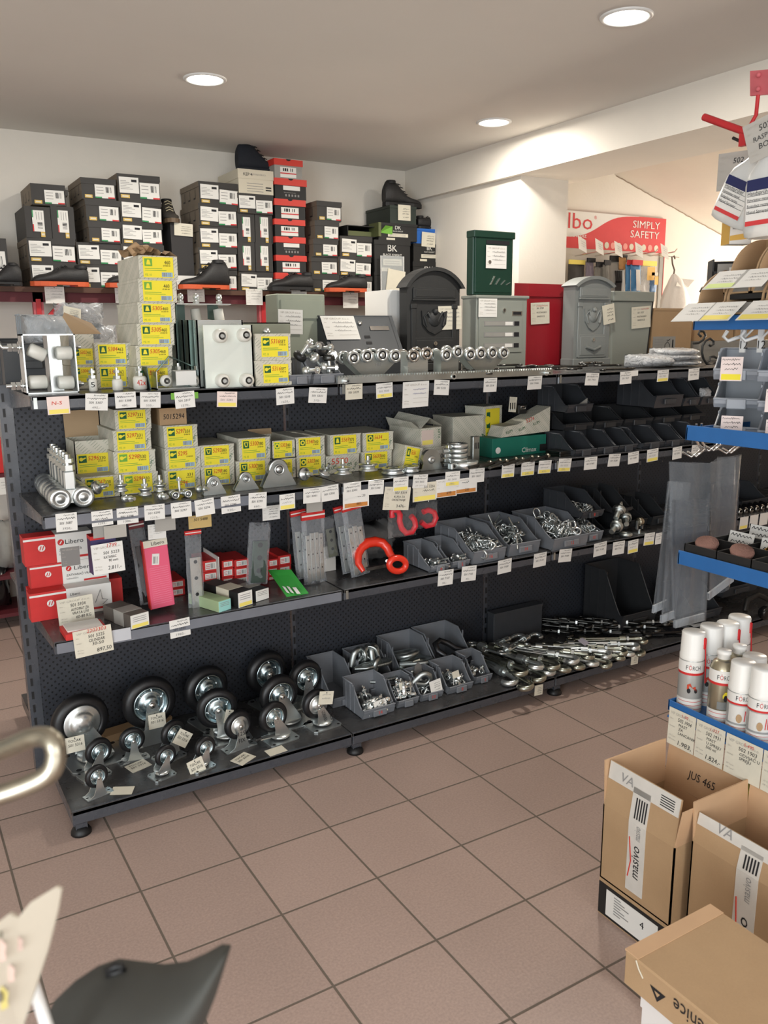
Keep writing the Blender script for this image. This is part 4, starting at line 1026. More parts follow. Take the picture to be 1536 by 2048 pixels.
# ---- 5302 pair, 5304 pair
z=hw_carton((144,732,190,776),.30,'5304','lower carton beside the roller bracket, numbered 5304 in ink',ZT,'460',0,.2,lw=(.1,.3,.98,.95))
z5=hw_carton((143,668,190,732),.30,'5302','upper open carton beside the roller bracket, numbered 5302 in red',z,'460',0,.2,lid='none',lw=(.06,.05,.9,.55))
a=M();q=aty(160,668,.30);b0=[o for o in bpy.data.objects if 'numbered 5302' in o.get('label','')][0]
a.add([(.02,.05,0),(.10,.02,0),(.085,.08,.035),(.01,.12,.07),(-.0,.1,.055)],[(0,1,2,3,4)],mat('bare_carton_inside',(166,140,108),.8));a.build('torn_flap',b0,(0,0,z5-z-.0))
z=hw_carton((194,731,264,776),.28,'5304','lower carton of the yellow-labelled pair left of the tall stack',ZT,'463',3,.2)
z=hw_carton((190,686,264,731),.275,'5304','upper carton of the yellow-labelled pair left of the tall stack',z,'463',3,.2)
# ---- 5316 pair
z=hw_carton((512,721,584,774),.065,'5316','lower carton numbered 5316 right of the roller plate',ZT,'SET',0,.2,lw=(.2,.12,.9,.86),lower=None)
z=hw_carton((511,667,582,721),.067,'5316','upper carton numbered 5316 right of the roller plate',z,'SET',0,.2,lw=(.16,.14,.92,.9))
# ---- gate roller brackets
def nylon_roller(a,p,axis,r,l):
 pr=[(0,-l/2),(r*.8,-l/2),(r,-l/2+.004),(r,l/2-.004),(r*.8,l/2),(0,l/2)]
 a.lathe(pr,NYL,20,axis,p)
def hexnut(a,p,axis,r,l,m=ZINC):
 pts=[(r*math.cos(k*PI/3),r*math.sin(k*PI/3))for k in range(6)]
 pl={'Z':'XY','Y':'XZ','X':'YZ'}[axis]
 if axis=='Z':a.prism([(p[0]+u,p[1]+v)for u,v in pts],l,m,pl,p[2])
 elif axis=='Y':a.prism([(p[0]+u,p[2]+v)for u,v in pts],l,m,pl,p[1])
 else:a.prism([(p[1]+u,p[2]+v)for u,v in pts],l,m,pl,p[0])
 # box-section bracket with four rollers (open front)
Y=.14;x0,x1,zb,zt=rect(48,668,154,785,Y);w=x1-x0;h=zt-ZT
t=thing('roller_bracket','open zinc gate bracket with four white rollers at the left end of the top shelf','roller bracket',(x0,Y,ZT))
a=M();th=.004;d=.075
for b in((0,w,0,d,0,th),(0,w,0,d,h-th,h),(0,th,0,d,0,h),(w-th,w,0,d,0,h)):a.box(*b,ZINC)
a.box(w*.47,w*.50,0,d,th,h-th,ZINC);a.box(w*.47,w*.80,d-.004,d,th,h-th,ZINC);a.build('frame',t)
for i,(px,py,wd,ang)in enumerate(((74,705,.05,.45),(128,706,.046,0),(76,764,.052,0),(132,765,.046,0))):
 q=aty(px,py,Y+.03);b=M();nylon_roller(b,(0,0,0),'X',.020,wd);b.build('roller',t,(q.x-x0,.032,q.z-ZT),(0,ang,0))
for i,zf in enumerate((.78,.14)):
 b=M();b.cyl((-.05,.03,h*zf),(.0,.03,h*zf),.006,ZINC,10);hexnut(b,(-.022,.03,h*zf),'X',.013,.010);hexnut(b,(-.036,.03,h*zf),'X',.013,.010);b.cyl((-.008,.03,h*zf),(-.005,.03,h*zf),.018,ZINC,16)
 if i==0:b.tube([(-.05,.03,h*zf),(-.075,.03,h*zf+.03)],.004,ZINC,6)
 b.build('bolt',t)
for zf in(.78,.14):
 b=M();b.cyl((w,.03,h*zf),(w+.02,.03,h*zf),.006,ZINC,10);hexnut(b,(w+.004,.03,h*zf),'X',.011,.008);b.build('bolt',t)
 # plate with four rollers
Y=.075;x0,x1,zb,zt=rect(409,650,507,776,Y);w=x1-x0;h=zt-ZT
t=thing('roller_plate','upright zinc plate with four white rollers on its face, front of the stacked rails','roller bracket',(x0,Y,ZT))
PLZ=mat('satin_zinc_plate',(226,232,224),.5,.55);a=M();a.box(0,w,0,.004,0,h,PLZ);a.box(w-.005,w,0,.02,0,h,ZINC);a.build('plate',t)
for px,py in((437,672),(485,670),(442,761),(490,760)):
 q=aty(px,py,Y);b=M();b.at(q.x-x0,0,q.z-ZT)
 b.lathe([(0,-.034),(.012,-.034),(.018,-.031),(.0215,-.026),(.0215,0)],NYL,20,'Y');b.lathe([(.012,-.0345),(.0065,-.0345),(.006,-.033),(0,-.033)],DSTEEL,16,'Y');b.cyl((0,-.0335,0),(0,-.036,0),.006,ZINC,12);b.build('roller',t)
 # rails stacked behind
for i,(pl,pt,pr_)in enumerate(((395,640,487),(377,640,398),(366,640,380),(352,641,368))):
 Y=.12+.045*i;xx0,xx1,_,zz1=rect(pl,pt,pr_,740,Y);hh=zz1-ZT
 a=M();w_=max(.05,xx1-xx0)if i else xx1-xx0
 m_=ZINC if i==0 else mat('green_grey_zinc',(92,110,104),.4,.85,noise=.2,nscale=14)
 a.box(0,w_,0,.004,0,hh,m_);a.box(0,.004,0,.032,0,hh,m_);a.box(w_-.004,w_,0,.032,0,hh,m_)
 tag(a.build('steel_channel',None,(xx0,Y,ZT)),['bright zinc channel directly behind the roller plate','green-grey channel second behind the roller plate','green-grey channel third behind the roller plate','green-grey channel rearmost behind the roller plate'][i],'steel channel','upright channels behind the roller plate')
 # bracket with bolts on top of the channels
Y=.27;x0,x1,_,zt=rect(352,607,463,645,Y);w=x1-x0
zb=ZT+rect(352,641,368,740,.255)[3]-ZT-.02
t=thing('roller_bracket','bolted zinc bracket with two slanting white rollers above the channels','roller bracket',(x0,Y,ZT))
hz=zt-ZT
a=M();a.box(0,w,0,.09,hz-.004,hz,ZINC);a.box(0,.004,0,.09,0,hz,mat('green_grey_zinc'));a.box(.004,w*.3,.086,.09,0,hz,mat('green_grey_zinc'));a.prism([(w*.72,hz-.05),(w*1.02,hz-.06),(w*.9,hz),(w*.72,hz)],.004,mat('green_grey_zinc'),'XZ',.085);a.build('frame',t)
for px in(392,438):
 q=aty(px,626,Y+.04);b=M();b.lathe([(0,-.034),(.015,-.034),(.018,-.03),(.0165,.028),(0,.030)],NYL,18,'Z');b.build('roller',t,(q.x-x0,.04,hz-.045),(0,-.12,0))
for px in(361,392,438):
 q=aty(px,600,Y+.04);b=M();b.cyl((q.x-x0,.04,hz),(q.x-x0,.04,hz+.028),.006,ZINC,10);hexnut(b,(q.x-x0,.04,hz+.002),'Z',.011,.008);b.lathe([(0,.034),(.008,.032),(.011,.022),(.009,.014),(0,.012)],ZINC,12,'Z',(q.x-x0,.04,hz));b.build('bolt',t)
 # beige angle behind the 5316 pair
Y=.30;x0,x1,_,zt=rect(487,645,581,700,Y)
a=M();a.box(0,x1-x0,0,.004,0,zt-ZT,mat('dull_olive_zinc',(150,154,138),.45,.6,noise=.1,nscale=12));a.box(0,x1-x0,0,.06,zt-ZT-.004,zt-ZT,mat('dull_olive_zinc'));a.lathe([(0,-.01),(.012,-.008),(.015,0)],ZINC,12,'Y',((x1-x0)*.48,0,(zt-ZT)*.85))
tag(a.build('steel_angle',None,(x0,Y,ZT)),'dull olive steel angle behind the 5316 cartons','steel angle')
# low bracket with two rollers and a hinged cover
Y=.12;x0,x1,zb,zt=rect(313,742,409,778,Y);w=x1-x0;h=zt-ZT
t=thing('roller_bracket','low open zinc bracket with two white rollers and a paper sleeve, before the tall stack','roller bracket',(x0,Y,ZT))
a=M();a.box(0,w,0,.08,0,.003,ZINC);a.box(0,.003,0,.08,0,h,ZINC);a.box(w-.003,w,0,.08,0,h,ZINC);a.box(0,w,.077,.08,0,h,ZINC)
a.bar((w*.1,.05,h),(w*.36,.04,h+.045),.03,.003,mat('green_grey_zinc'));a.bar((w*.36,.04,h+.045),(w*.95,.05,h+.005),.02,.003,mat('green_grey_zinc'));a.build('frame',t)
for px in(334,389):
 q=aty(px,762,Y);b=M();b.at(q.x-x0,0.012,q.z-ZT);b.lathe([(0,-.012),(.011,-.012),(.0185,-.008),(.0185,.012),(0,.012)],NYL,18,'Y');b.lathe([(.010,-.0125),(.005,-.0125),(0,-.0115)],DSTEEL,12,'Y');b.build('roller',t)
b=M();b.box(w*.38,w*.80,-.012,-.009,h*.2,h*1.02,PAPER);b.box(w*.38,w*.80,-.012,.02,h*1.0,h*1.03,PAPER);b.build('paper_sleeve',t)
for u in(.52,.92):
 b=M();hexnut(b,(w*u,.03,h*1.03),'Z',.010,.012);b.cyl((w*u,.03,h*1.03),(w*u,.03,h*1.03+.022),.005,ZINC,8);b.build('bolt',t)
a=M();q=aty(301,755,.13);a.box(-.003,0,0,.05,0,aty(301,733,.13).z-ZT,mat('green_grey_zinc'));tag(a.build('steel_plate',None,(q.x,.13,ZT),(0,-.12,0)),'small upright zinc plate between the largest nylon roller and the low bracket','steel plate')
# three standing nylon rollers
for i,(px,wd,zt_,zr_,txt,lab)in enumerate(((187,17,737,757,'5','smallest standing nylon roller, marked 5, on the top shelf'),(236,21,735,758,'','middle standing nylon roller on the top shelf lip'),(281,27,733,752,'42x','largest standing nylon roller, marked 42x in red, on the top shelf'))):
 Y=.15;q=aty(px,782,Y);k=(aty(px+wd,770,Y).x-aty(px,770,Y).x)/2;hr=aty(px,zr_,Y).z-ZT;ht=aty(px,zt_,Y).z-ZT
 t=thing('nylon_roller',lab,'roller',(q.x,Y,ZT),group='standing nylon rollers on the top shelf')
 a=M();a.lathe([(0,0),(k*.86,0),(k,.004),(k,hr-.006),(k*.8,hr),(0,hr)],NYL,20)
 if txt:
  a.text(txt,(-k*.7,-k*1.01,hr*.35),SX,SZ,hr*.4,RINK if i==2 else INK,width=k*1.3)
 a.build('roller_body',t)
 a=M();a.cyl((0,0,hr),(0,0,ht),.005,ZINC,10);hexnut(a,(0,0,hr+.001),'Z',.012,.009);hexnut(a,(0,0,hr+(ht-hr)*.55),'Z',.010,.008);a.build('stud',t)
 # ---- stackable open-fronted bins
def bin_mesh(w,d,h,m,hf=.42,cut=.5,wall=.0025,ribs=True):
 """origin at front bottom centre; opens towards -Y"""
 a=M();pr=[]
 bot=.012
 side=[(bot+.008,0),(d,0),(d,h),(d*cut,h)]
 n=8
 for i in range(n+1):
  an=i/n*PI/2;side.append((d*cut*(1-math.sin(an))*.82+.02,hf*h+(h-hf*h)*(1-math.sin(an))**1.0*(math.cos(an)*.5+.5)))
 side+=[(0,hf*h),(0.002,hf*h-.012),(bot,.01)]
 for s in(-1,1):
  x=s*(w/2)-(wall if s>0 else 0);a.prism(side,wall,m,'YZ',x)
  rim=[(x+wall/2+s*.001,y,z)for y,z in side[2:4+n+1]]
  a.tube(rim,.0032,m,6)
 a.box(-w/2,w/2,d-wall,d,0,h,m);a.box(-w/2,w/2,bot,d,0,wall,m);a.tube([(-w/2,d-wall/2,h),(w/2,d-wall/2,h)],.0032,m,6)
 a.add([(-w/2,0,hf*h),(w/2,0,hf*h),(w/2,.002,hf*h-.012),(-w/2,.002,hf*h-.012),(w/2,bot,0),(-w/2,bot,0),(-w/2,wall,hf*h),(w/2,wall,hf*h),(w/2,bot+wall,wall),(-w/2,bot+wall,wall)],[(0,3,2,1),(3,5,4,2),(6,7,8,9),(0,1,7,6)],m)
 a.tube([(-w/2,.001,hf*h),(w/2,.001,hf*h)],.0035,m,6)
 if ribs:
  for k in range(3):
   y=d*(.42+.2*k)
   for s in(-1,1):a.box(s*w/2-(.0 if s>0 else .003),s*w/2+(.003 if s>0 else 0),y,y+.006,.004,h-.006,m)
 return a
def bin_label_holder(w,h,hf,m,num='',z=None):
 a=M();ww=w*.42;zc=hf*h*.52
 a.box(-ww/2,ww/2,-.006,.004,zc-.014,zc+.012,m,.002);a.box(-ww*.38,ww*.38,-.0068,-.006,zc-.009,zc+.008,m)
 return a
def place_bin(label,p,w,d,h,m,rz=0,num='',hf=.42,cut=.5,group=None,name='storage_bin',ntxt=RINK):
 t=thing(name,label,'storage bin',p,rz,group)
 bin_mesh(w,d,h,m,hf,cut).build('tub',t);b=bin_label_holder(w,h,hf,m);o=b.build('label_holder',t)
 if num:
  a=M();a.text(num,(0,-.0069,hf*h*.52-.006),SX,SZ,.014,ntxt,mid=True);a.build('number',o)
 return t
 # two grey bins of bolts with rubber wheels on the top shelf
GB1=place_bin('left grey bin of wheeled bolts, right of the 5316 cartons',(aty(604,768,.06).x,.06,ZT),.092,.16,.085,GBIN,hf=.36)
GB2=place_bin('right grey bin of wheeled bolts, next to the double-wheel trolleys',(aty(655,766,.06).x,.06,ZT),.125,.16,.085,GBIN,hf=.36)
def wheel_bolt(label,p,rot,r=.022,L=.075,m=RUB,group='bolts with small wheels in the grey bins'):
 t=thing('guide_bolt',label,'bolt',p,0,group,rot)
 a=M();a.cyl((0,0,0),(0,0,L),.007,ZINC,10);hexnut(a,(0,0,L*.75),'Z',.013,.009);a.build('bolt_shank',t)
 a=M();a.lathe([(.007,-.012),(r*.8,-.012),(r,-.006),(r,.004),(r*.8,.010),(.007,.010)],m,18);a.build('wheel',t)
 a=M();a.lathe([(0,-.014),(.009,-.013),(.009,-.012)],CHROME,12);a.build('wheel_cap',t)
 return t
for i,(px,py,Yk,rot,r,L,m,lab)in enumerate(((600,712,.12,(.5,.5,0),.024,.07,RUB,'black-wheeled bolt leaning at the back of the left grey bin'),(617,698,.13,(1.2,1.0,0),.018,.06,ZINC,'zinc bolt sticking up at the back of the left grey bin'),(613,742,.08,(1.5,.2,.6),.016,.05,ZINC,'zinc collar bolt lying at the front of the left grey bin'),(640,698,.12,(1.45,0,.35),.026,.06,RUB,'bolt with the largest black wheel facing forward above the bins'),(658,716,.10,(PI,0,0),.022,.062,DSTEEL,'upright bolt with flat wheel on top in the right grey bin'),(628,716,.10,(0,2.3,.3),.02,.08,ZINC,'slanting pale bolt across the two grey bins'),(665,712,.13,(1.5,.2,-.4),.02,.05,ZINC,'zinc wheel at the back of the right grey bin'),(648,735,.09,(.4,1.6,0),.018,.05,ZINC,'zinc bolt lying inside the right grey bin'))):
 wheel_bolt(lab,aty(px,py,Yk),rot,r,L,m)
 # ---- double-wheel trolleys in a row
def ball_wheel(a,x,y,z,r,m=ZINC):
 a.at(x,y,z);a.lathe([(0,-.010),(r*.35,-.010),(r*.42,-.008),(r*.62,-.008),(r*.66,-.011),(r*.95,-.011),(r,-.008),(r,.004),(r*.9,.008),(0,.008)],m,20,'Y')
 a.lathe([(r*.42,-.0086),(r*.62,-.0086)],RUB,20,'Y');a.at()
tw=[((706,716),(733,712),(763,710),(789,712)),((825,712),(852,707)),((891,710),(914,704)),((939,709),(960,707),(983,706),(1006,706))]
tl=['four-wheel trolley with pointed zinc plate, leftmost behind the toothed rack','bright two-wheel trolley with square plate, second from left behind the toothed rack','two-wheel trolley, third from left behind the toothed rack','four-wheel trolley at the right end of the trolley row']
for i,ws in enumerate(tw):
 Y=.12;pts=[aty(px,py,Y)for px,py in ws];xm=sum(p.x for p in pts)/len(pts);zm_=sum(p.z for p in pts)/len(pts)
 t=thing('trolley',tl[i],'roller trolley',(xm,Y,ZT),group='roller trolleys on the top shelf')
 hw=(pts[-1].x-pts[0].x)/2+.01;zc=zm_-ZT
 a=M()
 if len(ws)==4:ol=[(-hw,zc+.01),(-hw,zc-.022),(-hw*.25,.004),(hw*.25,.004),(hw,zc-.022),(hw,zc+.01)]
 else:ol=[(-hw*1.1,zc+.01),(-hw*1.1,.008),(hw*1.1,.008),(hw*1.1,zc+.01)]
 mm=ZINC if i==1 else ZINCD
 for yy in(.058,.008):
  a=M();a.prism(ol,.003,mm,'XZ',yy)
  if len(ws)==4 and yy<.01:a.text('HBP',(hw*.1,.0072,zc-.035),SX,SZ,.010,GREY)
  a.build('side_plate',t)
 for p in pts:
  for yy,rr in((0,.0245),(.072,.0245)):
   b=M();ball_wheel(b,p.x-xm,yy,p.z-ZT,rr,CHROME if i==1 else ZINC);b.build('wheel',t)
 b=M();b.lathe([(0,.0),(.014,0),(.016,.006),(.010,.016),(.010,zc*.5),(0,zc*.5)],ZINC,14,'Z',(0,.035,0));b.build('bolt',t)
 # toothed gate rack hooked along the lip
p0=aty(674,760,.03);p1=aty(1104,737,.03)
t=thing('gear_rack','long zinc toothed rack lying along the front of the top shelf','gear rack',(p0.x,.045,Z1+.0005));L=p1.x-p0.x
n=84;ol=[(0,0),(L,0)]
for i in range(n,0,-1):
 xx=L*i/n;s_=L/n;ol+=[(xx,.020),(xx-s_*.3,.027),(xx-s_*.6,.027),(xx-s_*.9,.020)]
ol+=[(0,.020)]
a=M();a.prism(ol,.012,ZINCD,'XZ',-.02);a.build('toothed_bar',t)
for u in(.03,.5,.965):
 a=M();a.cyl((L*u,-.02,.009),(L*u,-.042 if u!=.5 else-.024,.009),.006,CHROME,12);a.cyl((L*u,-.02,.009),(L*u,-.024,.009),.011,ZINC,14);a.cyl((L*u,-.0425,.009),(L*u,-.043,.009),.003,INK,8)if u!=.5 else None;a.build('mounting_stud',t)
 # dark rods and hooks strewn along the third bay of the top shelf
r=random.Random(11)
def dark_hook(label,x,y,rz,L,z):
 t=thing('wire_hook',label,'hook',(x,y,z),rz,'dark wire hooks strewn on the top shelf')
 a=M();a.tube([(0,0,.005),(L*.8,0,.005)]+[(L*.8+.02*math.sin(q*PI/5),.02-.02*math.cos(q*PI/5),.006)for q in range(1,6)],.0045,DSTEEL,6);a.build('rod',t)
 a=M();a.lathe([(.006,0),(.013,.0),(.013,.008),(.006,.008)],DSTEEL,12,'Z',(-.012,0,0));a.build('eye',t)
for i in range(22):
 dark_hook('dark wire hook lying loose on the top shelf before the red letter box',aty(985+i*13.5,735,.2).x-.1*(i%3),.12+r.uniform(0,.25),r.uniform(-.4,.5)+(PI if i%2 else 0),r.uniform(.1,.2),ZT+.009*(i%4))
t=thing('wire_hook','bright hooked rod tip sticking up before the slim grey letter box','hook',aty(1262,730,.3))
a=M();a.tube([(0,0,0),aty(1270,722,.3)-aty(1262,730,.3),aty(1279,710,.3)-aty(1262,730,.3),aty(1284,709,.3)-aty(1262,730,.3)],.004,ZINC,6);a.build('rod',t)
# wrapped grey plastic at the left end, rear
DKB=mat('dusty_dark_plastic',(66,68,70),.5)
Y=.62;x0,x1,zb,zt=rect(2,678,108,750,Y)
place_bin('large dark grey bin behind the left-end roller bracket',((x0+x1)/2,.56,ZT),x1-x0,.2,zt-ZT,DKB,hf=.9)
Y=.75;x0,x1,zb,zt=rect(52,628,150,700,Y)
t=place_bin('pale grey bin wrapped in clear film, at the rear left of the top shelf',((x0+x1)/2,Y+.02,ZT),x1-x0,.2,zt-ZT,mat('pale_bin_plastic',(150,156,160),.5),hf=.95)
for i,(px,sd)in enumerate((((48,632,160,700),5),((110,608,205,660),6),((150,650,232,720),8))):
 Yk=.70 if i==0 else .85;x0,x1,zb,zt=rect(*px,Yk)
 a=bag_mesh(x1-x0,zt-zb if i else zt-ZT,.05,FILM2,sd,.02,12)
 tag(a.build('film_wrap',None,(x0,Yk,zb if i else ZT)),['clear wrinkled film round the pale grey bin at the left of the top shelf','clear film bundle above the pale grey bin','clear film bundle left of the tall yellow-labelled stack'][i],'plastic wrap')
x0,x1,zb,zt=rect(70,612,200,640,.9)
a=bag_mesh(x1-x0,zt-zb,.06,mat('dark_crumpled_bag',(58,56,54),.4),9,.02);tag(a.build('bag',None,(x0,.93,ZT+.16)),'dark crumpled bag under the plank at left','bag')
pcard((128,615,163,640),.8,'cream price card on the film bundle at rear left',SCB,False,base=CREAM,rx=-.5,ry=.2)
# ---------------------------------------------------------------- second shelf: yellow-labelled cartons
ZM=Z2+.0006
KB='yellow-labelled cartons on the second shelf'
def kb(px,num,lab,z0=None,Y=.26,**kw):
 return hw_carton(px,Y,num,lab,ZM if z0 is None else z0,group=KB,**kw)
z=kb((164,952,240,994),'5567','carton numbered 5567 behind the flanged bolt, lowest at left',Y=.25,pic=0,code='330')
z=kb((241,945,317,985),'5296','lower carton numbered 5296, third from left in the bottom row',code='330',faded=True)
z=kb((228,901,312,945),'5298','carton numbered 5298 in the leaning pile of four',z,code='330',faded=True)
z=kb((227,859,303,901),'5297','lower of two cartons numbered 5297 in the leaning pile',z,Y=.262)
z=kb((230,818,303,859),'5297','topmost carton numbered 5297, right under the top shelf',z,Y=.264)
z=kb((330,938,402,978),'5294','carton numbered 5294 in red across its lower edge',code='331',lower=True)
z=kb((331,895,402,938),'5295','carton numbered 5295 under the 5297 one',z,code='')
z=kb((328,850,396,895),'5297','carton numbered 5297 beneath the plain brown one',z,Y=.262)
x0,x1,zb,zt=rect(319,816,373,850,.28)
a=M();a.box(0,x1-x0,0,.16,0,zt-z,CARD);a.box(-.001,x1-x0+.001,-.0015,.161,zt-z-.004,zt-z,CARD);a.text('5015294',(.012,-.0006,(zt-z)*.35),SX,SZ,.017,INK,width=(x1-x0)*.78,shear=.1)
tag(a.build('carton',None,(x0,.28,z+.0006)),'small plain brown carton marked 5015294 in black pen','box')
z=kb((403,931,470,969),'5298','lower carton with a cup picture numbered 5298',pic=1,code='380')
z=kb((402,889,469,931),'5293','upper carton with a cup picture numbered 5293',z,pic=1,code='380')
z=kb((473,920,541,960),'5300','lower carton numbered 5300, behind the medium wheel bracket',pic=1,code='380')
z=kb((478,875,541,920),'5300','upper carton numbered 5300 with a long dusty top',z,pic=1,code='380')
z=kb((543,917,592,953),'','carton behind the largest wheel bracket',pic=1,code='380')
z=kb((543,880,592,917),'5303','open carton numbered 5303 with light green picture',z,pic=2,code='380',lid='open',faded=True)
z=kb((594,911,651,948),'5303','lower carton numbered 5303 right of the largest wheel bracket',pic=2,code='380')
z=kb((592,873,650,911),'5340','upper carton numbered 5340 with slanting lid',z,pic=2,code='360')
x0,x1,zb,zt=rect(653,908,719,945,.26)
z=kb((653,910,719,945),'','unlabelled carton numbered 5670 in red pen',labelled=False)
o=[q for q in bpy.data.objects if 'numbered 5670' in q.get('label','')][0]
a=M();a.text('5570',(.02,-.0006,(zt-zb)*.5),SX,SZ,.022,RINK,width=(x1-x0)*.5,shear=.1);a.text('KLIM',(.01,-.0006,.012),(.9,0,.3),(-.3,0,.9),.012,GRN);a.text('KLIM',(.07,-.0006,.014),(.9,0,.3),(-.3,0,.9),.014,GRN);a.build('print',o)
z=kb((661,868,722,910),'5569','carton numbered 5569 with an oval pen mark',z,pic=3,code='370')
z=kb((724,902,784,937),'5633','lower carton numbered 5633 behind the stud roller',pic=1,code='380')
z=kb((727,864,787,902),'5634','upper carton with a red pump picture, numbered 5634',z,pic=2,code='')
# open carton with raised flap at far left (5296)
hw_carton((150,880,223,950),.34,'5296','open carton numbered 5296 with its flap folded back, behind the heavy trolleys',aty(190,949,.34).z,'330',0,.14,lid='open',group=KB,lw=(.05,.06,.92,.62))
a=M();a.box(0,.12,0,.12,0,aty(190,949,.34).z-ZM-.001,KLIM);tag(a.build('hardware_carton',None,(aty(150,949,.34).x+.0,.345,ZM)),'carton hidden under the open 5296 one','box',KB)
# tented open carton, tilted small one and neighbours
Y=.27
z=kb((845,893,902,930),'','carton with a white label marked 250, under the tented one',Y=.27,labelled=False)
o=[q for q in bpy.data.objects if 'marked 250' in q.get('label','')][0]
a=M();a.box(.06,.135,-.0012,0,.004,.05,PAPER);a.text('50',(.075,-.0016,.018),SX,SZ,.018,INK);a.build('label',o)
x0,x1,zb,zt=rect(837,851,882,893,.27)
t=thing('hardware_carton','tented open carton with grey label, its lid split along the ridge','box',(x0,.255,z+.0006),.12,KB)
w,h=x1-x0,zt-z
a=M();a.box(0,w,0,.2,0,h*.9,KLIM);a.build('tray',t)
a=M();a.add([(-.004,-.004,h*.88),(-.004,.2,h*.88),(w*.45,.2,h*1.5),(w*.45,-.004,h*1.35)],[(0,1,2,3)],KLIM);a.add([(w*.45,-.004,h*1.35),(w*.45,.2,h*1.5),(w+.004,.2,h*1.0),(w+.004,-.004,h*.95)],[(0,1,2,3)],KLIM);a.add([(-.03,.02,h*1.2),(-.004,.0,h*.9),(-.004,.2,h*.9),(-.02,.2,h*1.3)],[(0,1,2,3)],KLIM);a.build('flap',t)
a=M();a.box(w*.05,w*.62,-.001,0,h*.1,h*.8,mat('faded_pink_label',(216,196,186),.8));a.box(w*.08,w*.58,-.0016,-.001,h*.14,h*.34,YELP);a.text('KLIM',(w*.95,-.0006,h*.4),(0,0,1),(-1,0,0),.012,GRN);a.build('label',t)
hw_carton((803,888,839,928),.20,'5656','small yellow-labelled carton tipped on its corner before the tented one',ZM+.006,'',3,.14,tilt=.22,group=KB)
# dusty cartons deeper on the second bay
hw_carton((906,832,968,890),.34,'','dusty plain carton behind the steel ring stack',ZM,'',0,.15,labelled=False,group='dusty pale cartons')
z=ZM+.1
hw_carton((968,812,1012,860),.35,'','dusty carton with faded yellow side, leaning behind the grey package',ZM,'',0,.11,group='dusty pale cartons',rz=.2)
a=M();a.box(-.02,.0,-.004,.03,0,.11,ZINCD,.002)
for k in range(3):a.box(-.0212,-.02,.002+.008*k,.005+.008*k,.06,.085,INK)
q=aty(952,893,.18);tag(a.build('slotted_plate',None,(q.x,.18,ZM),(0,0,PI/2)),'small slotted zinc plate standing left of the grey package','steel plate')
# grey package with KLIM printing and teal carton
x0,x1,zb,zt=rect(985,873,1092,900,.24)
a=M();a.box(0,x1-x0,0,.1,0,zt-ZM,TGREEN,.001);a.text('Climax',(.16,-.0008,.012),SX,SZ,.02,PAPER);a.lathe([(0,-.001),(.014,-.001)],PAPER,12,'Y',(.03,0,.03));a.quad((.26,-.001,.01),(.3,-.001,.01),(.3,-.001,.04),(.26,-.001,.04),BOXB)
o=a.build('carton',None,(x0,.24,ZM));tag(o,'long teal carton lettered in white below the grey package','box')
zt2=zt
x0,x1,zb,zt=rect(1000,826,1098,873,.25)
a=M();a.prism([(0,0),(x1-x0,.01),(x1-x0,zt-zt2+.02),(.09,.05),(.02,.045)],.09,KLIM,'XZ',0)
for(s_,u,v)in(('KLIM',.1,.02),('KLIM',.18,.04),('KLIM',.03,.012)):a.text(s_,(u,-.0006,v),(.9,0,.25),(-.25,0,.9),.012,GRN)
a.text('5274',(.14,-.0008,.055),(.95,0,.2),(-.2,0,.95),.016,RINK)
tag(a.build('package',None,(x0,.245,zt2+.001)),'grey printed package with slanting top on the teal carton','package')
x0,x1,zb,zt=rect(1012,794,1036,824,.30)
t=thing('keyed_lock','small lock on a printed backing card above the grey package','lock',((x0+x1)/2,.30,zb))
a=M();a.box(-.02,.02,-.002,0,0,zt-zb,CREAM);a.build('backing_card',t,rot=(0,.1,0))
for k in range(3):
 a=M();a.box(-.013+.012*k,-.009+.012*k,-.004,-.002,.012,.04,INK);a.lathe([(0,-.004),(.004,-.003),(.004,-.002)],ZINC,8,'Y',(-.011+.012*k,0,.012));a.build('key',t)
a=M();a.box(.03,.075,-.01,.03,-.01,.03,BOXB,.003);a.tube([(.04,-.011,.012),(.065,-.011,.012),(.065,-.011,.022),(.04,-.011,.022)],.002,CHROME,6,closed=True);a.build('lock_case',t)
# ---- hardware lying along the front of the second shelf
# heavy trolleys in a file
def heavy_trolley(p,label,rz=0):
 t=thing('heavy_trolley',label,'roller trolley',p,rz,'file of heavy bolt trolleys')
 a=M()
 a.prism([(-.032,.018),(.032,.018),(.034,.034),(.014,.058),(-.014,.058),(-.034,.034)],.046,ZINC,'XZ',.0);a.build('body',t)
 for s in(-1,1):
  b=M();b.at(s*.034,0,.033)
  b.lathe([(0,-.008),(.010,-.008),(.012,-.005),(.018,-.005),(.020,-.009),(.030,-.008),(.033,-.002),(.033,.046),(.028,.052),(0,.052)],ZINC,24,'Y');b.build('roller',t)
 b=M();b.box(-.017,.017,.01,.040,.056,.115,ZINC,.004);b.cyl((0,.024,.110),(0,.024,.165),.010,ZINC,12);hexnut(b,(0,.024,.116),'Z',.021,.017);hexnut(b,(0,.024,.140),'Z',.018,.012);b.build('stud',t)
 return t
q=aty(147,1018,.115)
ht=None
for i in range(6):
 lb='heavy zinc bolt trolley, '+('frontmost' if i==0 else ORD[i]+' from the front')+' of the file at the second shelf\'s left'
 p=(q.x+.002*i,.125+.060*i,ZM)
 ht=heavy_trolley(p,lb)if i==0 else ht
 if i:dup(ht,p,(0,0,rnd.uniform(-.08,.08)),lb)
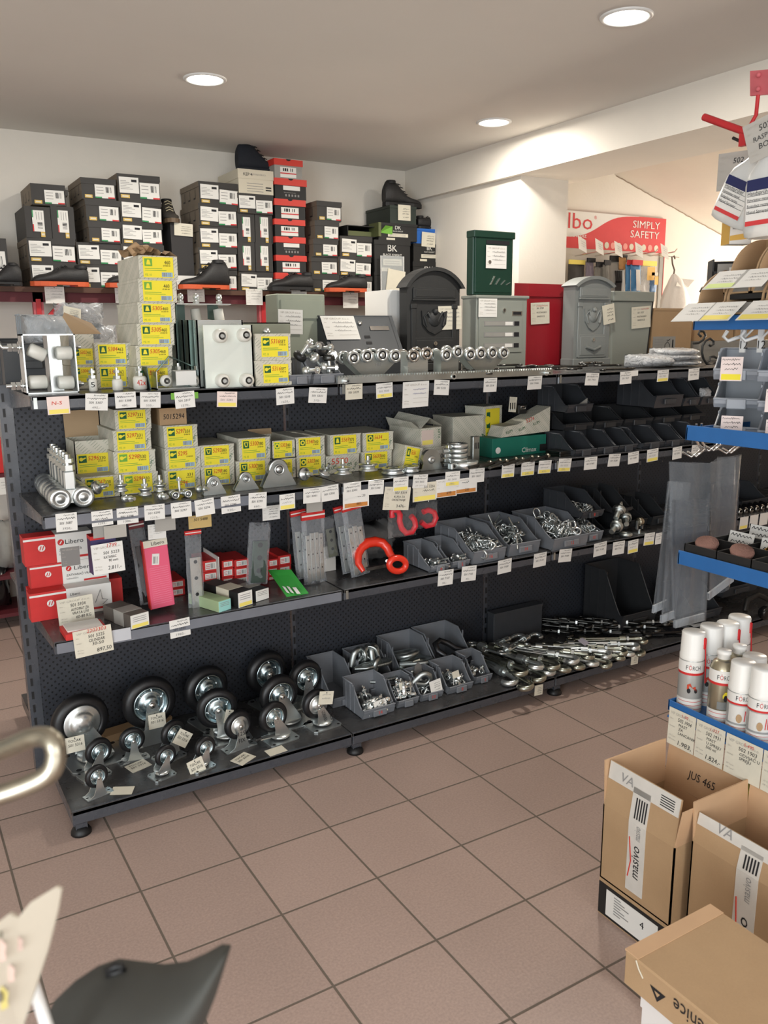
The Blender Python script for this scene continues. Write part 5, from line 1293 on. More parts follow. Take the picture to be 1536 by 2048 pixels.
 # wheel brackets
def wheel_bracket(label,pxl,pxr,pt,pb,Y):
 x0,x1=aty(pxl,pb,Y).x,aty(pxr,pb,Y).x;w=x1-x0;h=aty((pxl+pxr)/2,pt,Y).z-ZM
 t=thing('wheel_bracket',label,'wheel bracket',((x0+x1)/2,Y,ZM),0,'triangular zinc wheel brackets on the second shelf')
 r=h*.36;zc=h-r*1.05;R2=r*.86
 arcp=[(R2*math.cos(q),zc+R2*math.sin(q))for q in[PI*.12+(PI*.76)*k/10 for k in range(11)]]
 ol=[(-w/2,0),(-w/2,.006),]+arcp[::-1]+[(w/2,.006),(w/2,0)]
 for i,yy in enumerate((0,w*.2)):
  a=M();a.prism(ol,.003,ZINCD,'XZ',yy);a.build('side_plate',t)
 a=M();a.box(-w/2,w/2,-.004,w*.2+.006,0,.003,ZINCD);a.build('base',t)
 b=M();b.at(0,w*.1+.0015,zc);b.lathe([(0,-w*.08),(r*.9,-w*.08),(r*1.05,-w*.07),(r*.88,0),(r*1.05,w*.07),(r*.9,w*.08),(0,w*.08)],ZINC,24,'Y');b.build('wheel',t)
 b=M();b.lathe([(r*.56,-.003),(r*.52,-.006),(r*.42,-.0065),(r*.40,-.002),(r*.3,-.002),(r*.26,-.006),(0,-.006)],ZINC,20,'Y',(0,0,zc));b.lathe([(r*.41,-.0026),(r*.3,-.0026)],DSTEEL,20,'Y',(0,0,zc));b.build('axle_boss',t)
wheel_bracket('smallest triangular wheel bracket, left of three on the second shelf',407,452,952,989,.10)
wheel_bracket('middle triangular wheel bracket with yellow pen marks on the second shelf',470,517,944,982,.12)
wheel_bracket('largest triangular wheel bracket, right of three on the second shelf',526,592,918,974,.12)
def knob(label,px,py,Y,rot,r,kind,name='guide_roller',cat='guide roller'):
 q=aty(px,py,Y);t=thing(name,label,cat,(q.x,Y,max(q.z,ZM+.002)),0,'small zinc guide rollers on the second shelf',rot)
 a=M()
 if kind=='spool':a.lathe([(0,-.012),(r,-.012),(r,-.008),(r*.7,-.003),(r*.7,.003),(r,.008),(r,.012),(r*.5,.013),(0,.013)],ZINC,22)
 elif kind=='disc':a.lathe([(0,-.006),(r*.9,-.006),(r,-.004),(r*.86,0),(r,.004),(r*.9,.006),(r*.55,.007),(r*.5,.012),(0,.012)],ZINC,24)
 else:a.lathe([(0,-.008),(r*.8,-.008),(r,-.004),(r,.004),(r*.8,.008),(0,.008)],ZINC,20)
 a.build('wheel',t)
 b=M();b.cyl((0,0,.006),(0,0,.042),.006,ZINC,10);hexnut(b,(0,0,.018),'Z',.011,.008);b.build('stud',t)
 return t
knob('flanged roller bolt pointing at the camera, right of the heavy trolleys',193,975,.16,(1.35,0,.75),.022,'disc')
knob('double-disc roller under the 5567 carton edge',242,975,.17,(.0,0,0),.020,'spool');knob('small roller bolt lying before the double-disc roller',250,997,.08,(1.5,0,.5),.012,'x')
knob('spool-shaped roller standing alone on the second shelf',290,983,.15,(0,0,0),.021,'spool')
knob('spool roller standing before the 5296 carton',320,975,.17,(0,0,0),.020,'spool');knob('roller bolt lying with its end forward beside the spool roller',322,992,.09,(1.5,0,.2),.013,'x')
knob('roller bolt lying between the tiny twin trolley and the smallest bracket',398,978,.12,(1.5,0,.5),.013,'x')
t=thing('mini_trolley','tiny twin-wheel trolley with upright stud','roller trolley',(aty(361,988,.11).x,.11,ZM))
a=M();a.box(-.02,.02,.002,.016,.010,.02,ZINC,.003);a.cyl((0,.009,.018),(0,.009,.068),.0045,ZINC,8);hexnut(a,(0,.009,.056),'Z',.009,.008);a.build('stud',t)
for s in(-1,1):
 for yy in(-.008,.02):b=M();ball_wheel(b,s*.021,yy,.013,.013);b.build('wheel',t)
knob('roller disc facing the camera, right of the largest bracket',608,948,.12,(1.45,0,.25),.024,'disc');knob('tilted thin disc roller below the 5303 carton',648,946,.13,(.5,.3,0),.024,'disc')
knob('grooved roller with upright stud below the 5570 carton',686,941,.13,(0,0,0),.032,'spool');knob('larger grooved roller with upright stud below the 5633 carton',736,934,.13,(0,0,0),.036,'spool')
for i,(px,py,r)in enumerate(((786,936,.044),(820,934,.036))):
 q=aty(px,py,.14);a=M();a.lathe([(.008,0),(r,0),(r,.005),(r*.84,.011),(r,.017),(r,.022),(r*.7,.023),(r*.66,.019),(.02,.019),(.018,.023),(.008,.023)],ZINC,28,closed=True)
 tag(a.build('pulley_wheel',None,(q.x,.14,ZM)),['large flat pulley wheel lying before the tipped carton','second flat pulley wheel, next to the big pulley in a strap'][i],'pulley')
t=thing('strap_pulley','large pulley in a bent zinc strap, below the tented carton','pulley',(aty(862,940,.13).x,.13,ZM))
b=M();b.at(0,.012,.040);b.lathe([(0,-.011),(.034,-.011),(.037,-.008),(.030,0),(.037,.008),(.034,.011),(0,.011)],ZINC,26,'Y');b.build('wheel',t)
b=M();ol=[(.041*math.cos(q),.040+.041*math.sin(q))for q in[PI*1.12-PI*1.2*k/14 for k in range(15)]]
b.prism([(-.085,0),(-.085,.004),(-.045,.006)]+ol+[(.05,.004),(.09,.004),(.09,0)],.003,ZINCD,'XZ',-.004);b.lathe([(.016,-.003),(.013,-.008),(.006,-.008),(0,-.005)],ZINC,16,'Y',(0,-.002,.040));b.box(-.085,-.05,-.004,.03,0,.003,ZINCD);b.build('strap',t)
# stack of steel clamps
q=aty(915,910,.15)
for k in range(5):
 t=thing('pipe_clamp',['lowest','second from the bottom','middle','second from the top','topmost'][k]+' zinc ring clamp in the stack beside the teal carton','clamp',(q.x,.15,ZM+.0185*k),rnd.uniform(-.3,.3),'stacked ring clamps')
 a=M();a.lathe([(.036,0),(.042,.001),(.040,.008),(.042,.016),(.036,.017)],ZINC,24,closed=True);a.lathe([(.0,.006),(.036,.006)],ZINCD,24);a.build('ring',t);a=M();a.box(-.062,-.038,-.008,.008,.001,.016,ZINC,.002);a.build('lug',t)
q=aty(934,930,.08);t=thing('pipe_clamp','single larger zinc ring clamp lying before the clamp stack','clamp',(q.x,.10,ZM),.2)
a=M();a.lathe([(.048,0),(.056,.001),(.053,.014),(.056,.027),(.048,.028)],ZINC,28,closed=True);a.lathe([(.0,.012),(.048,.012)],ZINCD,24);a.build('ring',t);a=M();a.box(-.082,-.052,-.012,.012,.001,.026,ZINC,.003);a.lathe([(0,-.014),(.006,-.013)],DSTEEL,10,'Y',(-.067,0,.014));a.build('lug',t)
# ball-ended pins lying in a row
for i in range(8):
 qx=aty(985+i*16,920,.06+.03*(i%2));L=.14+.02*(i%3)
 t=thing('drop_pin','dark steel pin with ball end, '+ORD[i]+' from left of the row before the teal carton','pin',(qx.x,.075+.02*(i%2),ZM+.012),.45+.1*(i%3),'ball-ended pins lying on the second shelf')
 a=M();a.cyl((0,0,0),(-L,.02,.0),.0065,DSTEEL,10);a.build('shaft',t);a=M();a.sphere((0,0,0),.0115,RUST);a.build('ball_end',t)
a=M()
for k in range(2):a.box(0,.14,0,.09,.012*k,.012*k+.011,DSTEEL,.001)
tag(a.build('flat_bars',None,(aty(1120,905,.1).x,.10,ZM)),'two flat dark steel bars stacked at the start of the third bay','steel bar')
# dark bins of the third and fourth bays
def binpx(label,pl,pr_,pb,Y,z,d,h,m,num='',hf=.42,cut=.5,group=None,rz=0):
 x0,x1=aty(pl,pb,Y).x,aty(pr_,pb,Y).x
 return place_bin(label,((x0+x1)/2,Y,z),x1-x0,d,h,m,rz,num,hf,cut,group)
DG='charcoal bins on the second shelf'
for i,(pl,pr_)in enumerate(((1152,1193),(1195,1237),(1239,1275),(1288,1329),(1332,1368),(1372,1408))):
 binpx('charcoal open bin, '+ORD[i]+' from left of the front row on the second shelf',pl,pr_,897-i*1.5,.07,ZM,.2,.088,DBIN,group=DG,hf=.30)
for i,(pl,pr_)in enumerate(((1132,1188),(1192,1246),(1250,1306),(1310,1362),(1366,1410))):
 binpx('charcoal bin, '+ORD[i]+' from left in the middle tier of the second shelf',pl,pr_,850,.20,ZM+.092,.2,.082,DBIN2,group=DG,hf=.35)
binpx('charcoal bin with a card inside, leftmost of the upper tier',1136,1186,826,.16,ZM+.176,.2,.11,DBIN,group=DG,hf=.3)
binpx('widest charcoal bin of the upper tier, right under a yellow-striped tag',1312,1366,810,.10,ZM+.176,.24,.13,DBIN,group=DG,hf=.42)
binpx('narrow charcoal bin of the upper tier beside the widest one',1370,1400,806,.10,ZM+.176,.2,.12,DBIN,group=DG,hf=.3)
binpx('charcoal bin of the upper tier next to the blue rack, holding a clear bag',1405,1440,804,.10,ZM+.176,.2,.12,DBIN,group=DG,hf=.3)
x0,x1,zb,zt=rect(1402,775,1420,800,.12);a=bag_mesh(x1-x0,zt-zb,.03,SILV,91,.006);tag(a.build('clear_bag',None,(x0,.13,ZM+.182+.012)),'small crinkled clear bag in a charcoal bin of the upper tier','bag')
x0,x1,zb,zt=rect(1152,797,1178,815,.18)
a=M();a.prism([(0,0),(x1-x0,0),(x1-x0,zt-zb)],.004,GPAPER,'XZ',0);tag(a.build('paper_wedge',None,(x0,.19,zb)),'pale triangular card lying in the leftmost upper charcoal bin','card')
# ---------------------------------------------------------------- third shelf
ZL=Z3+.0006
def libero(px,Y,z0,label,split=.46,rightred=0,dep=.07,motif=''):
 x0,x1,zb,zt=rect(*px,Y);z0=zb if z0 is None else z0;w,h=x1-x0,zt-z0-.0008
 a=M();y=-.0005
 a.box(0,w*split,0,dep,0,h,REDC);a.box(w*split,w-rightred*w,0,dep,0,h,PAPER)
 if rightred:a.box(w-rightred*w,w,0,dep,0,h,REDC)
 a.quad((.0,y,h*.86),(w*split,y,h*.86),(w*split,y,h*.93),(0,y,h*.93),PAPER)
 cx,cz=w*split*.55,h*.58;r=h*.12
 a.poly([(cx+r*math.cos(k*PI/8),y-.0003,cz+r*math.sin(k*PI/8))for k in range(16)],PAPER)
 for s in(-1,1):a.quad((cx+s*r*.35-r*.32,y-.0006,cz-r*.6),(cx+s*r*.35-r*.05,y-.0006,cz-r*.6),(cx+s*r*.35+r*.42,y-.0006,cz+r*.6),(cx+s*r*.35+r*.12,y-.0006,cz+r*.6),REDC)
 xx=w*split
 ww=w*(1-split-rightred)
 if motif=='arm':
  a.tube([(xx+ww*.62,y-.001,h*.35),(xx+ww*.75,y-.001,h*.8),(xx+ww*.78,y-.001,h*.45),(xx+ww*.9,y-.001,h*.4),(xx+ww*.78,y-.001,h*.25)],.0012,GREY,4)
  a.text('Libero',(xx+ww*.08,y,h*.74),SX,SZ,h*.09,INK)
 else:
  r2=h*.11;c2,z2_=xx+ww*.14,h*.70
  a.poly([(c2+r2*math.cos(k*PI/8),y-.0003,z2_+r2*math.sin(k*PI/8))for k in range(16)],REDC);a.quad((c2-r2*.5,y-.0006,z2_-r2*.5),(c2-r2*.1,y-.0006,z2_-r2*.5),(c2+r2*.5,y-.0006,z2_+r2*.5),(c2+r2*.1,y-.0006,z2_+r2*.5),PAPER)
  a.text('Libero',(xx+ww*.26,y,h*.62),SX,SZ,h*.16,INK,width=ww*.5)
  a.text('ZATVARAČ VRATA',(xx+ww*.08,y,h*.38),SX,SZ,h*.085,INK,width=ww*.62);a.text('hidraulični',(xx+ww*.08,y,h*.24),SX,SZ,h*.075,GREY)
 a.quad((xx+ww*.45,y,h*.1),(xx+ww*.95,y,h*.1),(xx+ww*.95,y,h*.18),(xx+ww*.45,y,h*.18),REDC)
 tag(a.build('door_closer_box',None,(x0,Y,z0)),label,'box','red and white door closer boxes');return z0+h+.0008
libero((60,1176,225,1243),.285,ZL,'front door closer box with a swing-arm drawing, lowest at the left',.44,0,.06,'arm')
z=libero((60,1168,247,1240),.352,ZL,'lowest rear red and white door closer box, red at both ends',.34,.14)
z=libero((60,1122,217,1168),.352,z,'middle rear red and white door closer box',.40)
z=libero((47,1068,185,1122),.352,z,'topmost red and white door closer box at the left',.46)
# red cartons in piles (small red boxes with white labels)
def red_small(px,Y,z0,label,dep=.13):
 x0,x1,zb,zt=rect(*px,Y);z0=zb if z0 is None else z0;w,h=x1-x0-.001,zt-z0-.0008
 a=M();a.box(0,w,0,dep,0,h,REDC,.001);y=-.0006
 a.quad((w*.14,y,h*.18),(w*.86,y,h*.18),(w*.86,y,h*.82),(w*.14,y,h*.82),PAPER);barcode(a,(w*.5,y-.0003,h*.28),SX,SZ,w*.3,h*.44,GREY)
 for i in range(3):a.quad((w*.18,y-.0003,h*(.3+.15*i)),(w*.46,y-.0003,h*(.3+.15*i)),(w*.46,y-.0003,h*(.35+.15*i)),(w*.18,y-.0003,h*(.35+.15*i)),FRED)
 tag(a.build('lock_box',None,(x0,Y,z0)),label,'box','small red boxes with white end labels');return z0+h+.0008
for cname,cols,Y in(('behind the pink pack',[((337,1176,371,1192),(337,1160,371,1176))],.31),('beside the narrow red-edged clear pouch',[((406,1178,437,1196),(406,1161,437,1178),(406,1143,437,1161),(406,1120,437,1143))],.30),('left of the white divider\'s pair',[((444,1172,468,1190),(444,1154,468,1172),(444,1136,468,1154),(444,1120,468,1136))],.29),('rightmost of three at mid-shelf',[((469,1170,498,1188),(469,1152,498,1170),(469,1134,498,1152),(469,1118,498,1134))],.29),('behind the green booklet, left',[((536,1152,557,1170),(536,1134,557,1152),(536,1118,557,1134))],.31),('behind the green booklet, right',[((557,1150,583,1168),(557,1130,583,1150),(557,1110,583,1130))],.31)):
 z=ZL;n=len(cols[0])
 for i,px in enumerate(cols[0]):
  z=red_small(px,Y,z,'small red box, '+('topmost' if i==n-1 else ORD[n-1-i]+' from top')+' of the column '+cname)
a=M();a.box(0,.003,0,.16,0,.13,PAPER);tag(a.build('divider_card',None,(aty(440,1170,.27).x,.275,ZL)),'upright white divider between red box columns','card')
# clear pouches and packs
def pouch(label,px,Y,hcol,inner,seed,rz=0,header=.08,ry=0,name='hardware_pouch',hz=None,fm=None,rx=0,slats=3):
 x0,x1,zb,zt=rect(*px,Y);w,h=x1-x0,zt-zb
 t=thing(name,label,'pouch',((x0+x1)/2,Y,zt),rz,'clear hardware pouches on the third shelf',(rx,ry,rz))
 a=bag_mesh(w,h*.96,.012,fm or FILM,seed,.006,8);a.build('clear_bag',t,(-w/2,0.004,-h))
 if hcol:
  a=M();a.box(-w/2,w/2,-.004,.006,-h*header,0,hcol);a.quad((-w/2,-.0045,-h*header*.4),(w/2,-.0045,-h*header*.4),(w/2,-.0045,-h*header*.6),(-w/2,-.0045,-h*header*.6),PAPER);a.build('header',t)
 if inner:
  r=random.Random(seed)
  for i in range(slats):
   a=M();ww=w*.75/slats;xx=-w*.38+w*.76*i/max(1,slats)+ww*.1
   a.box(xx,xx+ww*.92,-.004,.002,-h*(.97-.02*(i%2)),-h*(.28+.05*r.random()),inner,.001)
   for k in range(3):a.lathe([(0,-.0046),(ww*.16,-.0046)],INK,8,'Y',(xx+ww*.45,0,-h*(.38+.2*k)))
   a.build('steel_strip',t)
 return t
pouch('dark pouch with a black steel strip, left of the pink pack',(262,1042,292,1212),.20,mat('dark_red_header',(110,26,34),.5),mat('black_strip',(30,30,30),.4,.6),21,ry=-.08,slats=1)
x0,x1,zb,zt=rect(289,1078,337,1216,.17)
t=thing('pink_pack','tall pink door hardware pack hanging under the second shelf','pack',((x0+x1)/2,.17,zt),0,None,(0,-.06,0));w,h=x1-x0,zt-zb
a=M();a.box(-w/2,w/2,-.006,.02,-h,-h*.10,PINK,.002);a.box(-w/2-.003,-w/2,-.006,.02,-h,.0,REDC)
for i in range(18):a.quad((-w*.38,-.0064,-h*(.4+.031*i)),(w*.4,-.0064,-h*(.4+.031*i)),(w*.4,-.0064,-h*(.404+.031*i)),(-w*.38,-.0064,-h*(.404+.031*i)),mat('pale_pink_print',(238,150,168),.6))
a.build('pack_body',t)
a=M();a.box(-w/2,w/2,-.006,.004,-h*.10,0,CREAM);a.text('Libero',(-w*.18,-.0066,-h*.075),SX,SZ,h*.05,INK);a.build('header_card',t)
a=M();a.box(-w*.1,w*.2,-.008,-.006,-h*.36,-h*.2,PAPER);barcode(a,(-w*.06,-.0084,-h*.34),SX,SZ,w*.22,h*.1,GREY);a.build('sticker',t,rot=(0,.15,0))
pouch('narrow clear pouch with red zip edge holding a steel strip',(374,1060,406,1224),.15,REDC,ZINC,23,header=.05,slats=1)
pouch('tall clear pouch with a grey-green steel plate, mid-shelf',(502,1040,545,1168),.17,None,mat('green_grey_zinc'),24,ry=.10,slats=1)
pouch('clear pouch of zinc hinges, left of three with red striped headers',(582,1020,612,1160),.22,REDC,ZINC,25,ry=-.08,slats=2)
pouch('widest clear pouch of zinc hinges with red striped header',(604,1022,650,1168),.18,REDC,ZINC,26,ry=-.02,slats=4,header=.11)
pouch('pouch with a dark plate tucked behind the widest hinge pouch',(643,1030,668,1118),.28,None,mat('dull_olive_zinc'),27,ry=-.12,slats=1)
pouch('slanting clear pouch of long steel strips with red header, left of two',(668,1012,694,1150),.20,REDC,ZINC,28,ry=-.14,slats=2)
pouch('slanting clear pouch of long steel strips with red header, right of two',(684,1008,722,1156),.16,REDC,ZINC,29,ry=-.14,slats=3)
x0,x1,zb,zt=rect(640,1120,672,1152,.30);a=M();a.box(0,x1-x0,0,.08,0,.05,PAPER,.001);a.box(0,x1-x0,.0,.08,.05,.10,PAPER,.001);tag(a.build('carton',None,(x0,.30,ZL)),'plain white cartons behind the hinge pouches','box')
# boxes lying end-on
def lying(label,px,Y,z,L,rz,m,end=PAPER,strip=None,name='small_carton',wrap=None):
 x0,x1,zb,zt=rect(*px,Y);w,h=x1-x0,zt-zb
 a=M();a.box(0,w,.001,L,0,h,m,.0012);o=a.build(name,None,(x0,Y,z),(0,0,rz));tag(o,label,'box','small cartons lying on the third shelf')
 b=M();b.box(.001,w-.001,-.0005,.0012,.001,h-.001,end)
 for i in range(3):b.quad((w*.12,-.0009,h*(.78-.14*i)),(w*.85,-.0009,h*(.78-.14*i)),(w*.85,-.0009,h*(.82-.14*i)),(w*.12,-.0009,h*(.82-.14*i)),GREY)
 if strip:b.quad((w*.06,-.001,h*.06),(w*.94,-.001,h*.06),(w*.94,-.001,h*.3),(w*.06,-.001,h*.3),strip)
 b.build('end_label',o)
 if wrap:b=M();b.box(-.0008,w+.0008,L*.25,L*.6,-.0002,h+.0008,wrap);b.build('paper_band',o)
lying('grey patterned carton with a pale yellow striped end, below the dark pouch',(262,1240,304,1268),.04,ZL,.17,.28,mat('dark_taupe_carton',(88,82,76),.6),PAPER,YELP,wrap=GPAPER)
lying('pale green slim carton with turquoise end at mid-shelf',(438,1208,468,1230),.05,ZL,.16,.35,mat('pale_green_carton',(152,172,132),.6),mat('turquoise_end',(148,206,200),.6))
lying('dark slim carton wrapped in paper with a yellow striped white end',(477,1196,511,1226),.06,ZL,.2,.3,BOXB,PAPER,YELP,wrap=BEIGE)
lying('black slim carton with a white end label beside the green booklet',(512,1186,544,1208),.09,ZL,.18,.32,mat('charcoal_grey_carton',(52,50,52),.6),PAPER,wrap=GPAPER)
# small red box near the front lip with the big price card
x0,x1,zb,zt=rect(130,1240,216,1262,.04)
a=M();a.box(0,x1-x0,0,.1,0,.02,REDC,.002);a.box(.01,x1-x0-.01,.02,.1,.02,.024,PAPER);tag(a.build('cylinder_box',None,(x0,.045,ZL)),'flat red and white box at the lip of the third shelf','box')
# green booklet leaning
p=[aty(536,1146,.24),aty(582,1138,.24)]
t=M();a0,a1=atz(536,1140,ZL+.06),atz(582,1139,ZL+.06);b0,b1=atz(573,1193,ZL+.004),atz(617,1186,ZL+.004)
nrm=(Vector(a1)-Vector(a0)).cross(Vector(b0)-Vector(a0)).normalized()*-.003
if nrm.z>0:nrm=-nrm
vs=[a0,a1,b1,b0];t.add([tuple(v)for v in vs]+[tuple(v+nrm)for v in vs],[(0,1,2,3),(7,6,5,4),(0,4,5,1),(1,5,6,2),(2,6,7,3),(3,7,4,0)],GREENP)
u_=(Vector(b0)-Vector(a0)).normalized();v_=(Vector(a1)-Vector(a0)).normalized()
def BP(s,q):return tuple(Vector(a0)+(Vector(b0)-Vector(a0))*s+(Vector(a1)-Vector(a0))*q-nrm*.2)
for q in(.12,.3):t.add([BP(.62,q),BP(.86,q),BP(.9,q+.1),BP(.66,q+.1)],[(0,1,2,3)],PAPER)
t.add([BP(.68,.5),BP(.92,.5),BP(.92,.66),BP(.68,.66)],[(0,1,2,3)],PAPER)
tag(t.build('booklet',None),'bright green booklet leaning on the third shelf','booklet')
# big red sling hook lying, with dark bag behind
def sling_hook(m,k=1.0):
 parts=[]
 a=M();pts=[];rs=[]
 for i in range(22):
  an=math.radians(-60+255*i/21);R=.052
  pts.append((R*math.cos(an),0,R*math.sin(an)));f=i/21;rs.append((.009+.011*math.sin(min(1,f*1.25)*PI*.85))*1.0)
 pts=[(p[0]*k,p[1]*k,p[2]*k)for p in pts];a.tube(pts,[r_*k for r_ in rs],m,12);parts.append(('hook_bow',a))
 return parts
Y=.16;qe=aty(786,1122,Y);qc=aty(752,1112,Y)
t=thing('sling_hook','large red enamelled sling hook with safety latch lying on the third shelf','hook',(qc.x,Y,ZL+.0))
def hp(px,py,dy=0):v=aty(px,py,Y+dy);return(v.x-qc.x,dy,max(.019,v.z-ZL))
a=M()
arcs=[(727,1143),(717,1128),(716,1110),(722,1096),(734,1086),(750,1083),(765,1086),(775,1096),(780,1108),(786,1116)]
a.tube([hp(p[0],p[1],dy)for p,dy in zip(arcs,(-.05,-.03,-.01,0,0,0,-.01,-.025,-.04,-.055))],[.009,.013,.016,.018,.020,.020,.019,.017,.015,.014],REDH,14);a.build('hook_bow',t)
a=M();cx,cz=795,1129
a.tube([hp(cx+16.5*math.cos(q*PI/9),cz+13.5*math.sin(q*PI/9),-.075)for q in range(18)],.0125,REDH,12,closed=True);a.build('eye',t)
a=M();a.bar(hp(733,1138,-.05),hp(774,1130,-.06),.016,.012,DSTEEL);a.cyl(hp(774,1122,-.066),hp(774,1122,-.03),.006,ZINC,10);a.build('latch',t)
x0,x1,zb,zt=rect(704,1045,790,1120,.34);a=bag_mesh(x1-x0,zt-ZL,.08,mat('smoky_film',(96,96,96),.3,bump=.8,bscale=20),33,.02,10);tag(a.build('bag',None,(x0,.37,ZL)),'smoky plastic bag slumped behind the big red hook','bag')
# two bagged red hooks hanging from the second shelf
for i,(px,pts,lab)in enumerate((((780,1019,836,1075),[(785,1034),(783,1022),(795,1020),(800,1030),(799,1042),(803,1056),(812,1066),(824,1064),(831,1052),(829,1040),(822,1032)],'left red hook hanging in a clear bag under the big cream price card'),((836,1004,878,1056),[(842,1044),(852,1052),(866,1049),(872,1036),(868,1024),(856,1020),(846,1024)],'right red hook hanging in a clear bag'))):
 Y=.09+.03*i;x0,x1,zb,zt=rect(*px,Y)
 t=thing('bagged_hook',lab,'hook',((x0+x1)/2,Y,zt),0,'bagged red hooks hanging from the second shelf')
 a=M();a.tube([(aty(u,v,Y).x-(x0+x1)/2,0,aty(u,v,Y).z-zt)for u,v in pts],.0115,mat('red_painted_hook',(206,44,56),.35),10);a.build('hook',t)
 a=bag_mesh(x1-x0,zt-zb,.03,FILM3,70+i,.006,8);a.build('clear_bag',t,(-(x1-x0)/2,.014,-(zt-zb)))
 a=M();a.tube([(0,0,0),(0,.0,.03),(.004,.0,.05)],.0015,ZINC,5);a.build('hanger_wire',t)
 # bins on the third shelf
NG='grey numbered bins on the third shelf'
B6=binpx('small grey bin numbered 6, left end of the third-shelf bins',862,899,1146,.06,ZL,.2,.085,GBIN,'6',.30,.6,NG)
B5=binpx('small grey bin numbered 5, between the hook and the shackle bins',905,940,1134,.065,ZL,.2,.085,GBIN,'5',.30,.6,NG)
B16=binpx('grey bin numbered 16, leftmost of the large ones heaped with shackles',948,1012,1118,.06,ZL,.28,.125,GBIN,'16',.42,.5,NG)
B14=binpx('grey bin numbered 14 heaped with eye bolts',1020,1080,1106,.075,ZL,.28,.125,GBIN,'14',.42,.5,NG)
B12=binpx('widest grey bin, numbered 12, heaped with shackles',1108,1176,1098,.05,ZL,.28,.125,GBIN,'12',.42,.5,NG)
B10=binpx('small grey bin numbered 10 below the one numbered 8',1166,1206,1080,.085,ZL,.2,.07,GBIN,'10',.6,.5,NG)
B8=binpx('dark grey bin numbered 8 raised on the second tier',1166,1208,1026,.10,ZL+.105,.26,.10,DBIN,'8',.30,.5,NG)
binpx('black bin behind the heavy eye bolts, second tier',1232,1266,1000,.12,ZL+.10,.22,.10,DBIN2,'',.2,.6,NG)
binpx('black bin under the second-tier black one',1216,1258,1030,.14,ZL,.22,.09,DBIN2,'',.3,.6,NG)
binpx('low black bin right of the heavy eye bolts',1262,1296,1026,.18,ZL+.0,.2,.07,DBIN2,'',.5,.5,NG)
binpx('black bin nearest the hanging sleeves on the third shelf',1306,1338,1030,.16,ZL,.22,.12,DBIN2,'',.35,.6,NG)
# shackles heaped in the bins
def shackle_proto(k=1.0,m=ZINC):
 t=thing('shackle','galvanised shackle heaped in grey bin','shackle')
 a=M();a.tube([(-.010*k,0,0),(-.012*k,0,.012*k)]+[(.014*k*math.cos(q),0,.022*k+.014*k*math.sin(q))for q in[PI*(1.05-1.1*i/10)for i in range(11)]]+[(.012*k,0,.012*k),(.010*k,0,0)],.0036*k,m,7)
 a.build('bow',t);a=M();a.cyl((-.016*k,0,0),(.016*k,0,0),.0036*k,m,8);a.lathe([(0,-.016*k),(.006*k,-.016*k),(.006*k,-.011*k),(0,-.011*k)],m,8,'X');a.build('pin',t)
 return t
def heap(proto,bin_t,n,w,d,z0,zt,label,group,seed,ks=(1,1),d0=.02):
 r=random.Random(seed)
 for i in range(n):
  u=r.uniform(-1,1);v=r.random();p=Vector((bin_t.location.x+u*w*.42,bin_t.location.y+d0+v*d,0))
  p.z=z0+(zt-z0)*(i/n)*(1-.35*abs(u))+.25*(zt-z0)*v
  dup(proto,p,(r.uniform(0,6.28),r.uniform(0,6.28),r.uniform(0,6.28)),label,group,r.uniform(*ks))
SP=shackle_proto(1.35)
SP.location=(B16.location.x,B16.location.y+.06,ZL+.07);SP.rotation_euler=(1.1,.3,.2)
SP.scale=(.7,)*3;SP['label']='galvanised shackle heaped in the leftmost large grey bin';SP['group']='shackles in the bin numbered 16'
heap(SP,B16,60,.115,.17,ZL+.025,ZL+.085,'galvanised shackle heaped in the leftmost large grey bin','shackles in the bin numbered 16',1,(.7,.95))
heap(SP,B12,60,.12,.17,ZL+.03,ZL+.105,'galvanised shackle heaped in the widest grey bin of the third shelf','shackles in the bin numbered 12',2,(.7,.95))
heap(SP,B10,34,.08,.10,ZL+.025,ZL+.075,'small galvanised shackle heaped in the little bin by the heavy eye bolts','shackles in the bin numbered 10',3,(.5,.62))
heap(SP,B8,26,.08,.12,ZL+.12,ZL+.15,'small galvanised shackle in the dark raised bin of the third shelf','shackles in the bin numbered 8',4,(.5,.65),.025)
EYE=thing('eye_bolt','zinc eye bolt heaped in the grey bin numbered 14','eye bolt',(B14.location.x,B14.location.y+.05,ZL+.08),0,'eye bolts in the bin numbered 14',(1.2,.3,.4))
a=M();a.tube([(.013*math.cos(q*PI/7),0,.013*math.sin(q*PI/7))for q in range(14)],.0045,ZINC,7,closed=True);a.build('eye',EYE)
a=M();a.cyl((0,0,-.015),(0,0,-.07),.0042,ZINCD,8);a.build('shank',EYE)
heap(EYE,B14,40,.11,.18,ZL+.03,ZL+.10,'zinc eye bolt heaped in the grey bin numbered 14','eye bolts in the bin numbered 14',5,(.75,1.0))
PIN=M();PIN.cyl((0,0,0),(0,0,.06),.004,ZINC,8);PIN.lathe([(0,-.004),(.008,-.003),(.008,.002),(0,.002)],ZINC,8)
pin=PIN.build('rivet_pin',None,(B6.location.x,B6.location.y+.05,ZL+.02),(1.3,.2,.4));tag(pin,'zinc pin lying in the left one of the two smallest bins','pin','pins in the left small bin')
for B,n,num in((B6,12,'left'),(B5,10,'right')):
 r=random.Random(n)
 for i in range(n):dup(pin,(B.location.x+r.uniform(-.02,.02),B.location.y+.03+r.uniform(0,.06),ZL+.015+.002*i),(1.4+r.uniform(-.2,.2),r.uniform(-.3,.3),r.uniform(-.5,.5)),'zinc pin lying in the '+num+' one of the two smallest bins','pins in the '+num+' small bin')
